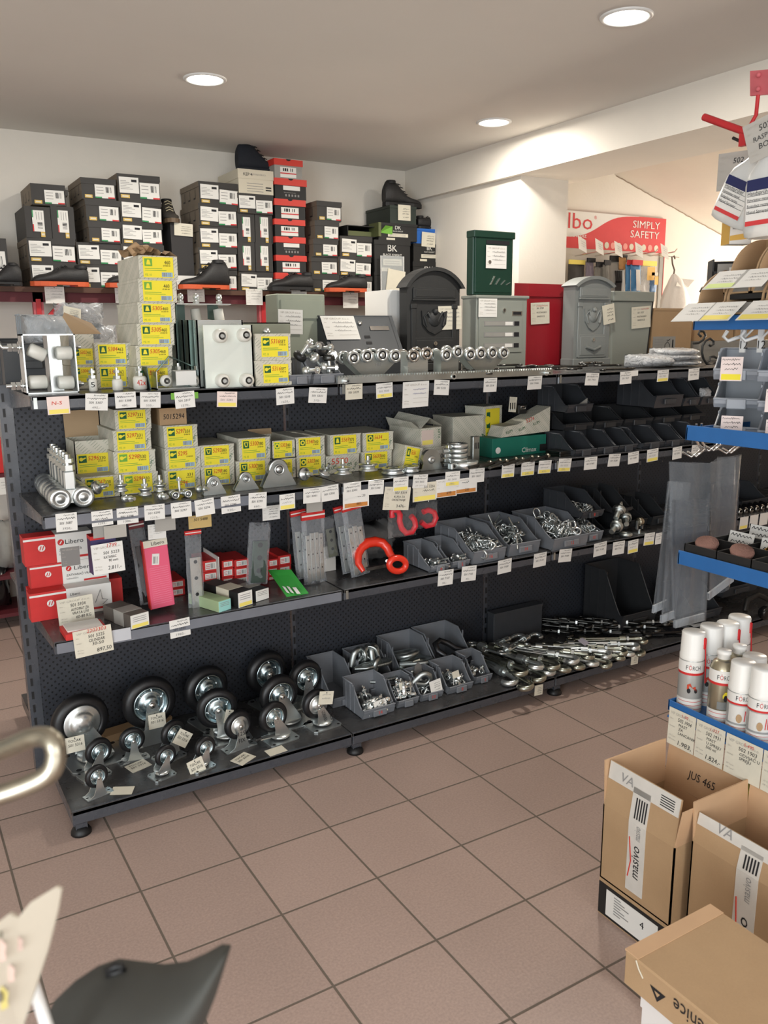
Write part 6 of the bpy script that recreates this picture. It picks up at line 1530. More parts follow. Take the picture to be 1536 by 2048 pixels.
 # heavy eye bolts at the right of the third shelf
for i,(px,py,Yk,rot,lab)in enumerate(((1238,1020,.10,(0,1.0,.5),'upper left heavy ball-headed eye bolt by the black bins'),(1233,1052,.08,(0,1.25,.35),'lower left heavy ball-headed eye bolt by the black bins'),(1250,1035,.12,(0,1.2,.9),'right heavy ball-headed eye bolt by the black bins'))):
 q=aty(px,py,Yk);t=thing('heavy_eye_bolt',lab,'eye bolt',(q.x,Yk,q.z),0,'heavy eye bolts on the third shelf',rot)
 a=M();a.sphere((0,0,0),.024,ZINCD,16,10,(1,1,.8));a.lathe([(.024,-.012),(.029,-.008),(.029,.008),(.024,.012)],ZINCD,20);a.build('ball',t)
 a=M();a.cyl((0,0,-.015),(0,0,-.055),.012,ZINCD,12);a.build('shank',t)
 a=M();a.tube([(.013*math.cos(q_*PI/6),0,.034+.013*math.sin(q_*PI/6))for q_ in range(12)],.005,ZINCD,8,closed=True);a.build('eye',t)
q=aty(1255,1062,.07);a=M();a.lathe([(.022,0),(.03,.006),(.03,.014),(.022,.02),(.016,.012)],ZINCD,22,closed=True);tag(a.build('thick_ring',None,(q.x,.08,ZL)),'thick steel ring lying before the heavy eye bolts','ring')
t=thing('wheel_fitting','small steel wheel in a yoke standing on a paper before the hanging sleeves','wheel',(aty(1278,1066,.09).x,.09,ZL))
b=M();b.at(0,0,.055);b.lathe([(0,-.012),(.018,-.012),(.021,-.008),(.021,.008),(.018,.012),(0,.012)],RUST,18,'X');b.build('wheel',t)
b=M();b.bar((-.016,0,.06),(-.016,0,.02),.012,.003,ZINC);b.bar((.016,0,.06),(.016,0,.02),.012,.003,ZINC);b.cyl((0,0,.02),(0,0,.004),.007,ZINC,10);b.box(-.03,.03,-.02,.02,0,.004,ZINC);b.build('yoke',t)
# ---------------------------------------------------------------- castors standing plate-down on the base deck
ZD0=ZB_+.0006
TYRE=mat('castor_tyre_rubber',(20,20,22),.42,noise=.1,nscale=30)
HUBZ=mat('blue_zinc_hub',(186,204,210),.25,1.0,noise=.1,nscale=40)
CASG='castors standing on the base deck'
def castor(label,px,py,rpx,kind,rz=0,k=None,dome=False,brake=False,write=None,card=None):
# wheel radius r, axle height hc above the deck
 d0=(atz(px,py,ZD0+.1)-CAM_LOC).dot(CAM_FWD)
 r=rpx/CAM_F*d0;hc=r*1.42+.012
 for _ in range(3):
  q=atz(px,py,ZD0+hc);d0=(q-CAM_LOC).dot(CAM_FWD);r=rpx/CAM_F*d0;hc=r*1.42+.012
 q.y=min(q.y,.40);t=thing('castor',label,'castor wheel',(q.x,q.y,ZD0),rz,CASG)
 wd=r*.26;off=0
 b=M();b.lathe([(r*.66,-wd),(r*.74,-wd*1.05),(r*.9,-wd*.85),(r*.985,-wd*.4),(r,0),(r*.985,wd*.4),(r*.9,wd*.85),(r*.74,wd*1.05),(r*.66,wd)],TYRE,36,'Y',(0,0,hc),closed=True);b.build('tyre',t)
 b=M()
 if dome:pr=[(r*.66,-wd*.7),(r*.62,-wd*1.0),(r*.5,-wd*.8),(r*.42,-wd*1.3),(r*.25,-wd*1.7),(r*.12,-wd*1.8),(0,-wd*1.8)]
 else:pr=[(r*.66,-wd*.7),(r*.64,-wd*1.02),(r*.60,-wd*1.0),(r*.57,-wd*.35),(r*.36,-wd*.3),(r*.28,-wd*.9),(r*.17,-wd*1.1),(0,-wd*1.1)]
 b.lathe(pr,RUST if dome and rz>5 else HUBZ if not dome else ZINC,32,'Y',(0,0,hc))
 b.lathe([(a_,-b_)for a_,b_ in pr],HUBZ,24,'Y',(0,0,hc));rim=b.build('rim',t)
 if not dome:
  b=M()
  for i in range(6):b.lathe([(0,-wd*.35-r*.05),(r*.03,-wd*.35-r*.04),(r*.045,-wd*.33)],CHROME,8,'Y',(r*.46*math.cos(i*PI/3+.3),0,hc+r*.46*math.sin(i*PI/3+.3)))
  b.build('rivets',rim)
 fy=wd*1.15+.004
 b=M()
 if kind=='fixed':
  ol=[(-r*.95,.003),(-r*.55,.012),(-r*.34,hc*.45),(-r*.2,hc),(0,hc+r*.2),(r*.2,hc),(r*.34,hc*.45),(r*.55,.012),(r*.95,.003),(r*.9,0),(-r*.9,0)]
  for s in(-1,1):b.prism(ol,.003,ZINC,'XZ',s*fy-(.003 if s<0 else 0))
  b.box(-r*.9,r*.9,-fy,fy,0,.003,ZINC)
  for s in(-1,1):b.prism([(s*r*.8+x,y)for x,y in((-r*.34,-fy*1.25),(r*.34,-fy*1.25),(r*.42,-fy*.6),(r*.42,fy*.6),(r*.34,fy*1.25),(-r*.34,fy*1.25))],.0035,ZINC,'XY',0)
  brk=b.build('bracket',t)
  for s in(-1,1):b=M();b.box(s*r*.95-r*.1,s*r*.95+r*.1,-r*.05,r*.05,.0036,.0042,INK);b.build('slot',brk)
 else:
  off=r*.45
  ol=[(off-r*.62,.018),(off+r*.55,.018),(off+r*.5,.03),(r*.2,hc+r*.02),(r*.08,hc+r*.18),(-r*.12,hc+r*.16),(-r*.2,hc),(off-r*.55,.05)]
  for s in(-1,1):b.prism(ol,.003,ZINC,'XZ',s*fy-(.003 if s<0 else 0))
  b.lathe([(0,.020),(r*.62,.020),(r*.66,.014),(0,.014)],ZINC,24,'Z',(off,0,0));frk=b.build('fork',t)
  b=M();b.lathe([(0,.0145),(r*.6,.0145),(r*.62,.009),(r*.5,.005),(0,.005)],RUB,24,'Z',(off,0,0));b.build('bearing',t)
  pw=r*1.05;b=M()
  c_=r*.18;pl=[(off-pw+c_,-pw*.8),(off+pw-c_,-pw*.8),(off+pw,-pw*.8+c_),(off+pw,pw*.8-c_),(off+pw-c_,pw*.8),(off-pw+c_,pw*.8),(off-pw,pw*.8-c_),(off-pw,-pw*.8+c_)]
  b.prism(pl,.005,ZINC,'XY',0)
  for sx in(-1,1):
   for sy in(-1,1):b.lathe([(0,.0054),(r*.10,.0054)],INK,10,'Z',(off+sx*pw*.78,sy*pw*.6,0))
  b.build('plate',t)
 b=M();b.cyl((0,-fy-.003,hc),(0,fy+.003,hc),r*.075+.003,ZINC,12);b.sphere((0,-fy-.004,hc),r*.10+.002,CHROME,12,8,(1,.6,1));b.build('axle',t)
 if brake:
  b=M();b.bar((off-r*.3,-fy,.03),(-r*1.3,-fy-.004,.04),r*.35,.004,ZINC);b.box(-r*1.6,-r*1.1,-fy-.012,-fy+.012,.034,.046,RUB,.004);b.build('brake_lever',t)
 if write:
  b=M()
  for i,s_ in enumerate(write):
   if kind=='fixed':b.text(s_,(-r*.24,-fy-.0034,hc*(.62-.30*i)),SX,SZ,r*.28,INK,width=r*.5)
   else:b.text(s_,(off-r*.32+.5*r*i,-fy-.0034,hc*.72),(.28,0,-.96),(.96,0,.28),r*.24,INK,width=hc*.5)
  b.build('marker_writing',brk if kind=='fixed' else frk)
 return t,r,hc,fy
def castor_card(label,c,lines,w,h,dx=0,dz=0,ry=0):
 t,r,hc,fy=c
 m_=t.matrix_basis
 p=t.location+Vector((dx,-fy-.012,hc+dz))
 place_card('price_card',label,'price card',card_mesh(w,h,lines,CREAM,False,hole=True),p,0,-.08,ry,'price cards tied to the castors')
C1=castor('largest castor at the far left with a smooth domed hub',160,1442,57,'swivel',0.12,dome=True)
C2=castor('big riveted castor second from left in the back row',298,1404,54,'fixed',0.05)
C3=castor('big riveted castor third from left in the back row',412,1377,48,'swivel',.2)
C4=castor('big riveted castor fourth in the back row, highest in the picture',528,1341,45,'swivel',.2)
C5=castor('riveted castor at the right end of the back row, beside the empty grey bin',610,1355,37,'fixed',.1)
C6=castor('mid-size riveted castor in the middle row, left of the 125 one',434,1416,42,'swivel',-.1)
C7=castor('mid-size riveted castor in the middle row under the fourth big one',557,1389,42,'swivel',.1)
C8=castor('fixed castor marked 125 FIX in pen',476,1449,30,'fixed',.15,dome=True,write=('125','FIX'))
C9=castor('swivel castor with a brake lever right of the 125 one',546,1433,32,'swivel',.15,brake=True)
C10=castor('swivel castor with handwriting on its fork, at the right front',632,1407,31,'swivel',.1,dome=True,write=('CONVEX','A125'))
C11=castor('small swivel castor in front of the largest domed one',197,1502,28,'swivel',-2.9)
C12=castor('small fixed castor between the two leftmost big ones',264,1479,26,'fixed',.05)
C13=castor('small swivel castor in shade behind the diagonal price card',346,1466,28,'swivel',-2.8)
C14=castor('small swivel castor on a full square plate at the front centre',331,1511,23,'swivel',-2.9)
C15=castor('small swivel castor with brake, left of the 125 one',410,1494,23,'swivel',-2.9,brake=False)
C16=castor('small fixed castor nearest the camera at the front left',193,1552,24,'fixed',.25)
CL=[('TOCAK',.12,.34,.16,INK,.7),('501 5316',.12,.62,.18,INK,.74)]
castor_card('cream price card tied to the largest domed castor',C1,CL,.062,.055,-.03,-.03)
castor_card('cream price card tied to the second big castor',C2,CL,.062,.054,.012,-.03)
castor_card('narrow price card tied to the mid-size castor left of the 125 one',C6,SCB,.03,.05,.035,-.0,.3)
castor_card('diagonal cream price card by the small shaded castor',C13,CL,.055,.055,.04,.01,.65)
castor_card('price card curling by the small castor left of the 125 one',C15,CL,.055,.06,-.05,-.02,-.25)
castor_card('white price card on top of the handwritten castor',C10,[('~',.2,.3,.12,GREY,.6),('~',.2,.6,.12,GREY,.6)],.06,.05,.03,.055,.2)
for i,(px,py,rz,w,h,lab)in enumerate(((272,1533,.3,.075,.055,'price card lying flat below the small fixed castor'),(252,1580,-.5,.07,.045,'blank cream card lying flat at the front left of the base deck'),(480,1520,.5,.075,.055,'price card lying flat before the 125 FIX castor'),(551,1502,.1,.07,.045,'blank white card lying flat before the braked castor'))):
 q=atz(px,py,ZD0+.002);a=card_mesh(w,h,CL if i in(0,2)else(),CREAM,False)
 place_card('price_card',lab,'price card',a,(q.x,q.y+h/2,ZD0+.003),rz,-PI/2+.06,0,'price cards lying on the base deck')
a=M();q=aty(240,1450,.42);a.box(0,.26,0,.06,0,.03,CARD,.001);a.box(-.001,.261,-.001,.061,.02,.031,CARD);tag(a.build('flat_carton',None,(q.x-.06,.40,ZD0),(0,0,.15)),'flat brown carton on the deck behind the left castors','box')
# ---------------------------------------------------------------- bins on the base deck
BG='grey bins on the base deck'
R1=binpx('empty grey bin right of the castors, rear row',668,722,1392,.22,ZD0,.24,.14,GBIN,'',.3,.6,BG)
R2=binpx('grey bin heaped with rope thimbles, rear row',742,796,1378,.22,ZD0,.24,.14,GBIN,'',.3,.6,BG)
R3=binpx('grey bin with large thimbles and a small tag, rear row',812,880,1352,.24,ZD0,.24,.155,GBIN,'',.3,.6,BG)
R4=binpx('grey bin with the biggest shackle, right end of the rear row',884,952,1335,.24,ZD0,.24,.16,GBIN,'',.3,.6,BG)
F1=binpx('largest grey bin of the front row, numbered 14',728,791,1440,.07,ZD0,.17,.118,GBIN,'14',.32,.5,BG)
F2=binpx('grey bin heaped with rope clips, second in the front row',797,838,1420,.085,ZD0,.14,.095,GBIN,'',.32,.5,BG)
F3=binpx('grey bin numbered 10 with a white price card, front row',845,887,1409,.085,ZD0,.14,.095,GBIN,'10',.32,.5,BG)
F4=binpx('grey bin numbered 8 with clips, fourth in the front row',899,946,1400,.085,ZD0,.15,.10,GBIN,'8',.32,.5,BG)
F5=binpx('grey bin numbered 5 at the right end of the front row',952,984,1384,.11,ZD0,.15,.10,GBIN,'5',.32,.5,BG)
# thimbles
def thimble(k,m=ZINCD):
 a=M();pts=[(.0,0,-.05*k)]+[(.024*k*math.cos(q),0,.0*k+.024*k*math.sin(q))for q in[PI*1.15-PI*1.3*i/14 for i in range(15)]]+[(.0,0,-.05*k)]
 prof=[]
 a.tube(pts,.0075*k,m,8,flat=1.5);return a
def put(mesh_o,p,rot,label,group,sc=1):return dup(mesh_o,p,rot,label,group,sc)
TH=thimble(1.0).build('rope_thimble',None,(R2.location.x,R2.location.y+.06,ZD0+.12),(.2,.4,.8));tag(TH,'galvanised rope thimble in the heaped rear-row bin','thimble','thimbles in the heaped bin')
r=random.Random(5)
for i in range(9):dup(TH,(R2.location.x-.045+.011*i,R2.location.y+.07,ZD0+.115),(1.45,0,1.35+r.uniform(-.1,.1)),'galvanised rope thimble in the heaped rear-row bin','thimbles in the heaped bin',.95)
for i in range(6):dup(TH,(R2.location.x-.02+.012*i,R2.location.y+.01,ZD0+.07),(1.5,0,1.35),'galvanised rope thimble in the heaped rear-row bin','thimbles in the heaped bin',.75)
for i in range(5):dup(TH,(R2.location.x-.05+.02*i,R2.location.y+.13,ZD0+.145),(r.uniform(-.4,.4),r.uniform(-.7,.9),r.uniform(0,3)),'galvanised rope thimble in the heaped rear-row bin','thimbles in the heaped bin',1.1)
for i,(dx,dy,dz,rot,lab)in enumerate(((-.02,.10,.10,(1.3,0,.4),'large rope thimble at the back of the rear bin with the small tag'),(.02,.05,.075,(1.5,.2,1.2),'large rope thimble lying flat in front, rear bin with the small tag'),(-.045,.03,.06,(1.4,0,-.4),'large rope thimble at the left of the rear bin with the small tag'),(.03,.12,.055,(1.5,0,2),'large rope thimble lowest in the rear bin with the small tag'))):
 dup(TH,(R3.location.x+dx,R3.location.y+dy,ZD0+dz),rot,lab,'large thimbles',1.75)
a=M();pts=[(-.03,0,-.03),(-.055,0,.0),(-.05,0,.035),(-.015,0,.05),(.02,0,.03),(.045,0,.0),(.09,0,-.02),(.105,0,-.05),(.075,0,-.075),(.03,0,-.06),(.0,0,-.03)]
a.tube(pts,[.013]*len(pts),mat('dark_forged_steel',(70,70,72),.4,.9),10);tag(a.build('s_hook',None,(R4.location.x-.02,R4.location.y+.06,ZD0+.10),(-.9,.1,.1)),'thick dark S-shaped hook in the rear-right grey bin','hook')
# rope clips
def clip_proto():
 t=thing('rope_clip','zinc rope clip','rope clip')
 a=M();a.tube([(-.012,0,.03),(-.012,0,0)]+[(.012*math.cos(q),0,-.012*math.sin(q)*1.0)for q in[PI-PI*i/8 for i in range(9)]]+[(.012,0,0),(.012,0,.03)],.0034,ZINC,7);a.build('u_bolt',t)
 a=M();a.box(-.02,.02,-.008,.008,.008,.017,ZINC,.003);a.build('saddle',t)
 for s in(-1,1):a=M();hexnut(a,(s*.012,0,.018),'Z',.007,.006,CHROME);a.build('nut',t)
 return t
RC=clip_proto();RC.location=(F2.location.x,F2.location.y+.04,ZD0+.08);RC.rotation_euler=(1,.4,.2)
RC['label']='zinc rope clip heaped in the second front-row bin';RC['group']='rope clips in the second front-row bin'
heap(RC,F2,24,.07,.09,ZD0+.025,ZD0+.07,'zinc rope clip heaped in the second front-row bin','rope clips in the second front-row bin',8,(.85,1.15))
heap(RC,F1,12,.085,.08,ZD0+.02,ZD0+.05,'zinc rope clip lying in the largest front-row bin','rope clips in the bin numbered 14',9,(1.2,1.7),.03)
heap(RC,F4,14,.06,.09,ZD0+.022,ZD0+.055,'zinc rope clip lying in the fourth front-row bin','rope clips in the bin numbered 8',10,(.8,1.1),.03)
heap(RC,F5,7,.05,.08,ZD0+.02,ZD0+.045,'zinc rope clip lying in the rightmost front-row bin','rope clips in the bin numbered 5',12,(.8,1.1),.03)
heap(RC,F3,6,.05,.08,ZD0+.02,ZD0+.04,'zinc rope clip lying in the middle front-row bin','rope clips in the bin numbered 10',13,(.8,1.1),.03)
dup(TH,(F3.location.x-.01,F3.location.y+.05,ZD0+.075),(.5,1.3,.2),'bright thimble on top of the bin numbered 10','thimble on the clips',1.1)
a=M();a.prism([(-.02,0),(.02,0),(.016,.05),(0,.065),(-.016,.05)],.003,mat('grey_felt',(112,108,104),.8),'XZ',0);tag(a.build('grey_tab',None,(F3.location.x+.0,F3.location.y+.11,ZD0+.06)),'grey pointed tab standing in the bin numbered 10','tab')
for B,lab,base,dx,dz in((F1,'yellow-striped price card in the front-row bin numbered 14',YELP,.005,.062),(F3,'white price card leaning in the front-row bin numbered 10',PAPER,.015,.078),(F2,'small tag among the rope clips',CREAM,-.012,.095),(F4,'small tag among the clips of the bin numbered 8',CREAM,-.012,.085),(R3,'small yellowed tag on the large thimbles',CREAM,-.015,.10)):
 place_card('price_card',lab,'price card',card_mesh(.055 if base!=CREAM else .034,.05 if base!=CREAM else .028,SCB if base!=CREAM else(),PAPER if base==YELP else base,False,YELP if base==YELP else None),(B.location.x+dx,B.location.y+.012 if base!=CREAM else B.location.y+.03,ZD0+dz),0,-.2,-.12,'price cards stuck in the base bins')
 # ---------------------------------------------------------------- turnbuckles
def turnbuckle(label,m=ZINC,md=None,L=.16,k=1.0):
 md=md or m
 t=thing('turnbuckle',label,'turnbuckle')
 a=M()
 for s in(-1,1):a.cyl((0,s*.010*k,-0),(-L,s*.010*k,0),.0048*k,m,8)
 for x in(0,-L):a.cyl((x-.012,0,0),(x+.012,0,0),.0145*k,m,14);
 a.build('frame',t)
 a=M();a.cyl((.012,0,0),(.05*k,0,0),.0068*k,m,10);hexnut(a,(.016,0,0),'X',.014*k,.009);a.build('thread',t);a=M()
 a.cyl((-.02,0,0),(-.065,0,0),.0055*k,md,8);a.build('thread',t)
 a=M();R=.020*k;pts=[(.05*k,0,0)]+[(.07*k+R*math.sin(q),R*(1-math.cos(q))*-1+0,0)for q in[math.radians(x)for x in range(0,221,22)]]
 a.tube(pts,[.0075*k]+[.0088*k]*(len(pts)-3)+[.007*k,.004*k],m,10);a.build('hook',t)
 a=M();a.cyl((-L-.012,0,0),(-L-.03*k,0,0),.0062*k,md,8);R=.015*k
 a.tube([(-L-.044*k+R*math.cos(q*PI/7),R*math.sin(q*PI/7),0)for q in range(14)],.0052*k,md,8,closed=True);a.build('eye',t)
 return t
TG='turnbuckles lying across the base deck'
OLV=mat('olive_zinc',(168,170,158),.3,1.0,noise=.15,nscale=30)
def tb_place(proto,px,py,ang,label,z,roll=0,sc=1,group=TG):
 q=atz(px,py,z);p=Vector((q.x,q.y,z))
 return dup(proto,p,(roll,.0,ang),label,group,sc)
T0=turnbuckle('thick bright turnbuckle');T1=turnbuckle('olive turnbuckle',OLV,OLV)
first=True
rows=[]
# front row: hooks overhang the lip, left to right
fr=[(1000,1350,-1.95),(1028,1360,-1.9),(1052,1345,-1.85),(1068,1338,-1.75),(1094,1336,-1.6),(1120,1330,-1.5),(1146,1328,-1.4),(1172,1326,-1.35),(1198,1318,-1.25),(1218,1312,-1.2),(1240,1306,-1.1)]
for i,(px,py,ang)in enumerate(fr):
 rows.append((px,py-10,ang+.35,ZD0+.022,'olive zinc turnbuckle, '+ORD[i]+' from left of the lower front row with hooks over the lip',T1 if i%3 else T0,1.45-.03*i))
fr2=[(1012,1326,-1.8),(1042,1318,-1.75),(1070,1316,-1.6),(1104,1308,-1.4),(1134,1304,-1.3),(1168,1300,-1.1),(1200,1296,-1.05),(1226,1288,-1.0),(1244,1278,-.95)]
for i,(px,py,ang)in enumerate(fr2):
 rows.append((px,py,ang+.4,ZD0+.055,'zinc turnbuckle, '+ORD[i]+' from left of the upper layer across the base deck',T0 if i%2 else T1,1.4-.03*i))
bl=[(1040,1262,.35,1.25),(1010,1282,.3,1.15),(1050,1278,.4,1.1)]
for i,(px,py,ang,sc)in enumerate(bl):
 rows.append((px,py,ang,ZD0+.02+.022*i,['rearmost blue-bright turnbuckle pointing right, behind the bins','blue-bright turnbuckle pointing right, nearest the bin with the biggest shackle','top blue-bright turnbuckle of the three pointing right'][i],T0,sc))
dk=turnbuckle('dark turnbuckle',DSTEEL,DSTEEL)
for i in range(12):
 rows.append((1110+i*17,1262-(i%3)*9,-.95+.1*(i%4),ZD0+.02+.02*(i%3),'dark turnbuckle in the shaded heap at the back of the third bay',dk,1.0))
used=set()
for px,py,ang,z,lab,pr_,sc in rows:
 q=atz(px,py,z)
 if pr_.name not in used:
  used.add(pr_.name);pr_.location=(q.x,q.y,z);pr_.rotation_euler=(.15,0,ang);pr_.scale=(sc,sc,sc);pr_['label']=lab;pr_['group']=TG
 else:dup(pr_,(q.x,q.y,z),(rnd.uniform(-.2,.2),rnd.uniform(-.03,.03),ang),lab,TG,sc)
for px,py,lab in((1078,1378,'cream price tag hanging among the front hooks at the left'),(1270,1318,'cream price tag hanging among the front hooks at the right')):
 q=aty(px,py-8,-.03);place_card('price_tag',lab,'price tag',card_mesh(.045,.045,SCB,CREAM,False),q,0,0,.05,'price tags among the turnbuckles')
a=card_mesh(.05,.04,(),mat('violet_grey_tag',(150,146,158),.8),False);q=atz(1160,1278,ZD0+.09);place_card('price_tag','grey tag lying on the dark turnbuckle rods','price tag',a,q,.4,-1.1,0)
# grey box behind and flat black packs
x0,x1,zb,zt=rect(988,1218,1084,1262,.42);a=M();a.box(0,x1-x0,0,.05,0,zt-ZD0,DBIN,.002);a.box(-.001,x1-x0+.001,-.002,.051,zt-ZD0-.01,zt-ZD0+.001,DBIN);tag(a.build('grey_carton',None,(x0,.42,ZD0)),'dark grey carton standing behind the blue-bright turnbuckles','box')
for i in range(7):
 px,py=1245+i*18,1262+(i%2)*16
 q=atz(px,py,ZD0);L,W=.20,.07
 t=thing('hinge_pack','flat dark pack of hinges, '+ORD[i]+' from left beside the turnbuckles','pack',(q.x,q.y+.05,ZD0+.004*i),-.9+.1*i,'dark hinge packs on the base deck')
 a=M();a.box(-L/2,L/2,-W/2,W/2,0,.012,mat('black_gloss_pack',(20,20,22),.2),.003);a.build('pack_body',t)
 a=M();a.box(-L*.3,L*.1,-W*.3,W*.3,.012,.0128,[GPAPER,SILV,BOXB][i%3]);a.build('label',t)
BB=binpx('very large black bin on the base deck behind the hanging sleeves',1246,1312,1240,.20,ZD0+.02,.27,.28,DBIN2,'',.28,.5)
a=M();a.box(BB.location.x-.1,BB.location.x+.1,.2,.45,ZD0,ZD0+.019,BOXB);tag(a.build('flat_board',None),'dark board under the very large black bin','board')
# fourth bay, glimpsed between the hanging sleeves and the blue rack
for i,(pl,pr_,pb,Y,z,d,h,lab)in enumerate(((1398,1446,1192,.14,ZD0,.24,.15,'charcoal bin on the base deck, left of two seen below the blue rack'),(1450,1516,1180,.22,ZD0+.05,.24,.17,'charcoal bin on the base deck, right of two seen below the blue rack'),(1484,1536,1000,.2,ZL,.22,.1,'charcoal bin on the third shelf at the right picture edge'))):
 binpx(lab,pl,pr_,pb,Y,z,d,h,DBIN,'',.3,.55)
t=thing('furniture_castor','black castor with bent tube lying on the base deck below the blue rack','castor wheel',atz(1520,1215,ZD0+.06))
b=M();b.tube([(-.12,.0,0),(-.08,.02,.05),(0,.02,.065),(.07,.0,.03)],.014,RUB,10);b.build('tube',t)
b=M();b.lathe([(0,-.02),(.03,-.02),(.035,-.012),(.035,.012),(.03,.02),(0,.02)],mat('black_gloss_pack'),20,'Y',(.0,-.03,-.02));b.build('wheel',t)
r=random.Random(23)
for i in range(12):
 px=1478+i*5.5;q=aty(px,1030,.1);a=M();a.cyl((0,0,0),(.0,.05,.01),.012,mat('black_gloss_pack'),10);a.lathe([(0,0),(.014,0),(.016,.006),(0,.01)],CHROME,10,'Y')
 tag(a.build('tube_plug',None,(q.x,.09+.02*(i%2),ZL+.014)),'small black tube plug lying in the row at the right end of the third shelf','plug','black tube plugs on the third shelf')
tag_row_late=[((1480,1034,1496,1058),'y'),((1500,1030,1516,1054),'w'),((1520,1026,1536,1050),'w')]
for i,(px,k)in enumerate(tag_row_late):
 x0,x1,z0,z1=rect(*px,YU-.005);place_card('price_tag','price tag at the right picture edge of the third shelf lip, '+ORD[i]+' of three','price tag',card_mesh(x1-x0,z1-z0,(),PAPER,False,YELP if k=='y' else None),((x0+x1)/2,YU-.005,z1),0,.05,0,'price tags along the third shelf lip')
for i in range(4):
 q=atz(1385+i*32,1275-(i%2)*14,ZD0);a=M();a.box(-.09,.09,-.035,.035,0,.010,mat('black_gloss_pack'),.003);a.box(-.04,.04,-.02,.02,.010,.0108,[GPAPER,SILV,BOXB,CREAM][i])
 tag(a.build('hinge_pack',None,(q.x,q.y+.06,ZD0),(0,0,-.5+.2*i)),'flat dark pack on the base deck beneath the sleeves, '+ORD[i]+' from left','pack','dark hinge packs on the base deck')
 # ---------------------------------------------------------------- price tags along the shelf lips
def ptag(px,label,lines,group,base=PAPER,strip=None,form=False,Y=YU-.005,ry=None,name='price_tag',rz=0,seed=0):
 x0,x1,z0,z1=rect(*px,Y);w,h=x1-x0,z1-z0
 a=card_mesh(w,h,lines,base,form,strip,seed)
 return place_card(name,label,'price tag',a,((x0+x1)/2,Y,z1),rz,rnd.uniform(.02,.10),rnd.uniform(-.07,.07)if ry is None else ry,group)
def lines_for(code,price='',yel=False):
 l=[('~',.38,.16,.10,INK,.5),('~',.08,.36,.13,INK,.84),(('501 '+code)if code else '~',.16,.60,.13,GREY if yel else INK,.6)]
 if price:l.append((price,.28,.90,.13,GREY,.45))
 return l
def tag_row(items,where,group):
 for i,it in enumerate(items):
  px,code,kind=it[:3]
  base,strip=PAPER,None
  desc='small white price tag'
  if kind=='y':strip=YELP;desc='small price tag with a yellow strip'
  if kind=='c':base=CREAM;desc='small cream price tag'
  if kind=='p':base=mat('pinkish_tag',(232,214,206),.85);strip=YELP;desc='small pinkish price tag with a yellow strip'
  if kind=='b':desc='tiny blank white sticker'
  ls=lines_for(code,it[3]if len(it)>3 else '',kind in 'yp')if kind!='b' else()
  if code=='N-S':ls=[('N-S',.2,.45,.2,RINK,.5)]
  ptag(px,desc+', '+(ORD[i]if i<20 else '%dth'%(i+1))+' from left '+where,ls,group,base,strip,seed=i)
tag_row([((94,793,139,829),'N-S','p'),((172,787,217,821),'5307','w','495,-'),((230,784,272,816),'5308','w','480,-'),((281,784,322,816),'5305','w','555,-'),((349,783,389,816),'5317','w','1570,-'),((435,783,475,814),'5281','p'),((552,776,588,809),'5310','w','1650,-'),((619,775,655,806),'5321','w','310,-'),((691,768,725,799),'5329','c'),((752,766,785,796),'7500','y','90,-'),((869,760,899,790),'5331','w'),((968,756,994,784),'5316','w'),((1056,752,1084,779),'7426','w'),((1172,746,1198,771),'7421','w'),((1240,743,1263,768),'7427','w'),((1263,741,1276,752),'','b'),((1315,740,1337,763),'7455','y'),((1377,737,1398,760),'7456','w')],'along the top shelf lip','price tags along the top shelf lip')
ptag((806,763,858,815),'large white price form hanging from the top shelf lip below the trolleys',[('~',.38,.34,.07,BINK,.5),('~',.38,.5,.07,BINK,.5)],None,PAPER,form='table',name='price_card')
q=aty(349,786,YU-.003)
a=M();a.box(q.x-.012,q.x+.075,-.001,0,-.02,0,LGRN);tag(a.build('sticker',None,(0,YU-.003,q.z)),'light green sticker behind the fifth tag of the top shelf lip','sticker')
tag_row([((112,1026,155,1063),'5087','w','3950,-'),((183,1021,226,1052),'','w','1293,-'),((234,1015,277,1048),'5298','w','1086,-'),((289,1009,330,1040),'5295','w','1215,-'),((342,1004,383,1035),'5297','w'),((389,998,428,1031),'5296','w'),((442,991,481,1026),'5290','w','930,-'),((498,985,534,1018),'5290','w','660,-'),((559,988,590,1019),'','y'),((607,976,642,1006),'5301','w'),((642,971,677,1002),'5302','w'),((687,965,722,995),'5303','w'),((737,961,768,989),'5340','w'),((787,954,817,982),'','y'),((827,949,856,976),'5655','w'),((891,943,920,972),'5632','y','230,-'),((939,937,969,965),'5637','w'),((1004,929,1029,955),'','y','310,-'),((1043,924,1069,951),'','y','240,-'),((1078,921,1103,947),'','y','410,-'),((1118,917,1143,943),'5525','y','150,-'),((1169,914,1194,939),'5981','w'),((1218,908,1241,933),'5538','w'),((1256,904,1277,927),'5508','w'),((1294,898,1316,923),'5591','y'),((1345,894,1363,918),'5592','w'),((1384,890,1401,910),'5593','w')],'along the second shelf lip','price tags along the second shelf lip')
tag_row([((339,1238,380,1275),'5535','w','1960,-'),((877,1140,907,1171),'7107','w','90,-'),((924,1132,953,1162),'7105','w','40,-'),((996,1119,1023,1147),'7109','w'),((1068,1106,1093,1134),'7110','w'),((1119,1098,1144,1124),'7108','w'),((1188,1085,1213,1112),'7118','w'),((1226,1083,1249,1109),'7111','w'),((1256,1080,1276,1106),'','y'),((1289,1066,1309,1090),'','y'),((1311,1066,1324,1088),'','w')],'along the third shelf lip','price tags along the third shelf lip')
a=M();x0,x1,z0,z1=rect(219,1258,262,1282,YU-.005);a.box(0,x1-x0,-.001,0,0,z1-z0,mat('white_rail_strip',(190,192,196),.4));tag(a.build('label_strip',None,(x0,YU-.005,z0)),'blank white strip in the price rail of the third shelf','label')
CP='larger price cards hanging under the second shelf'
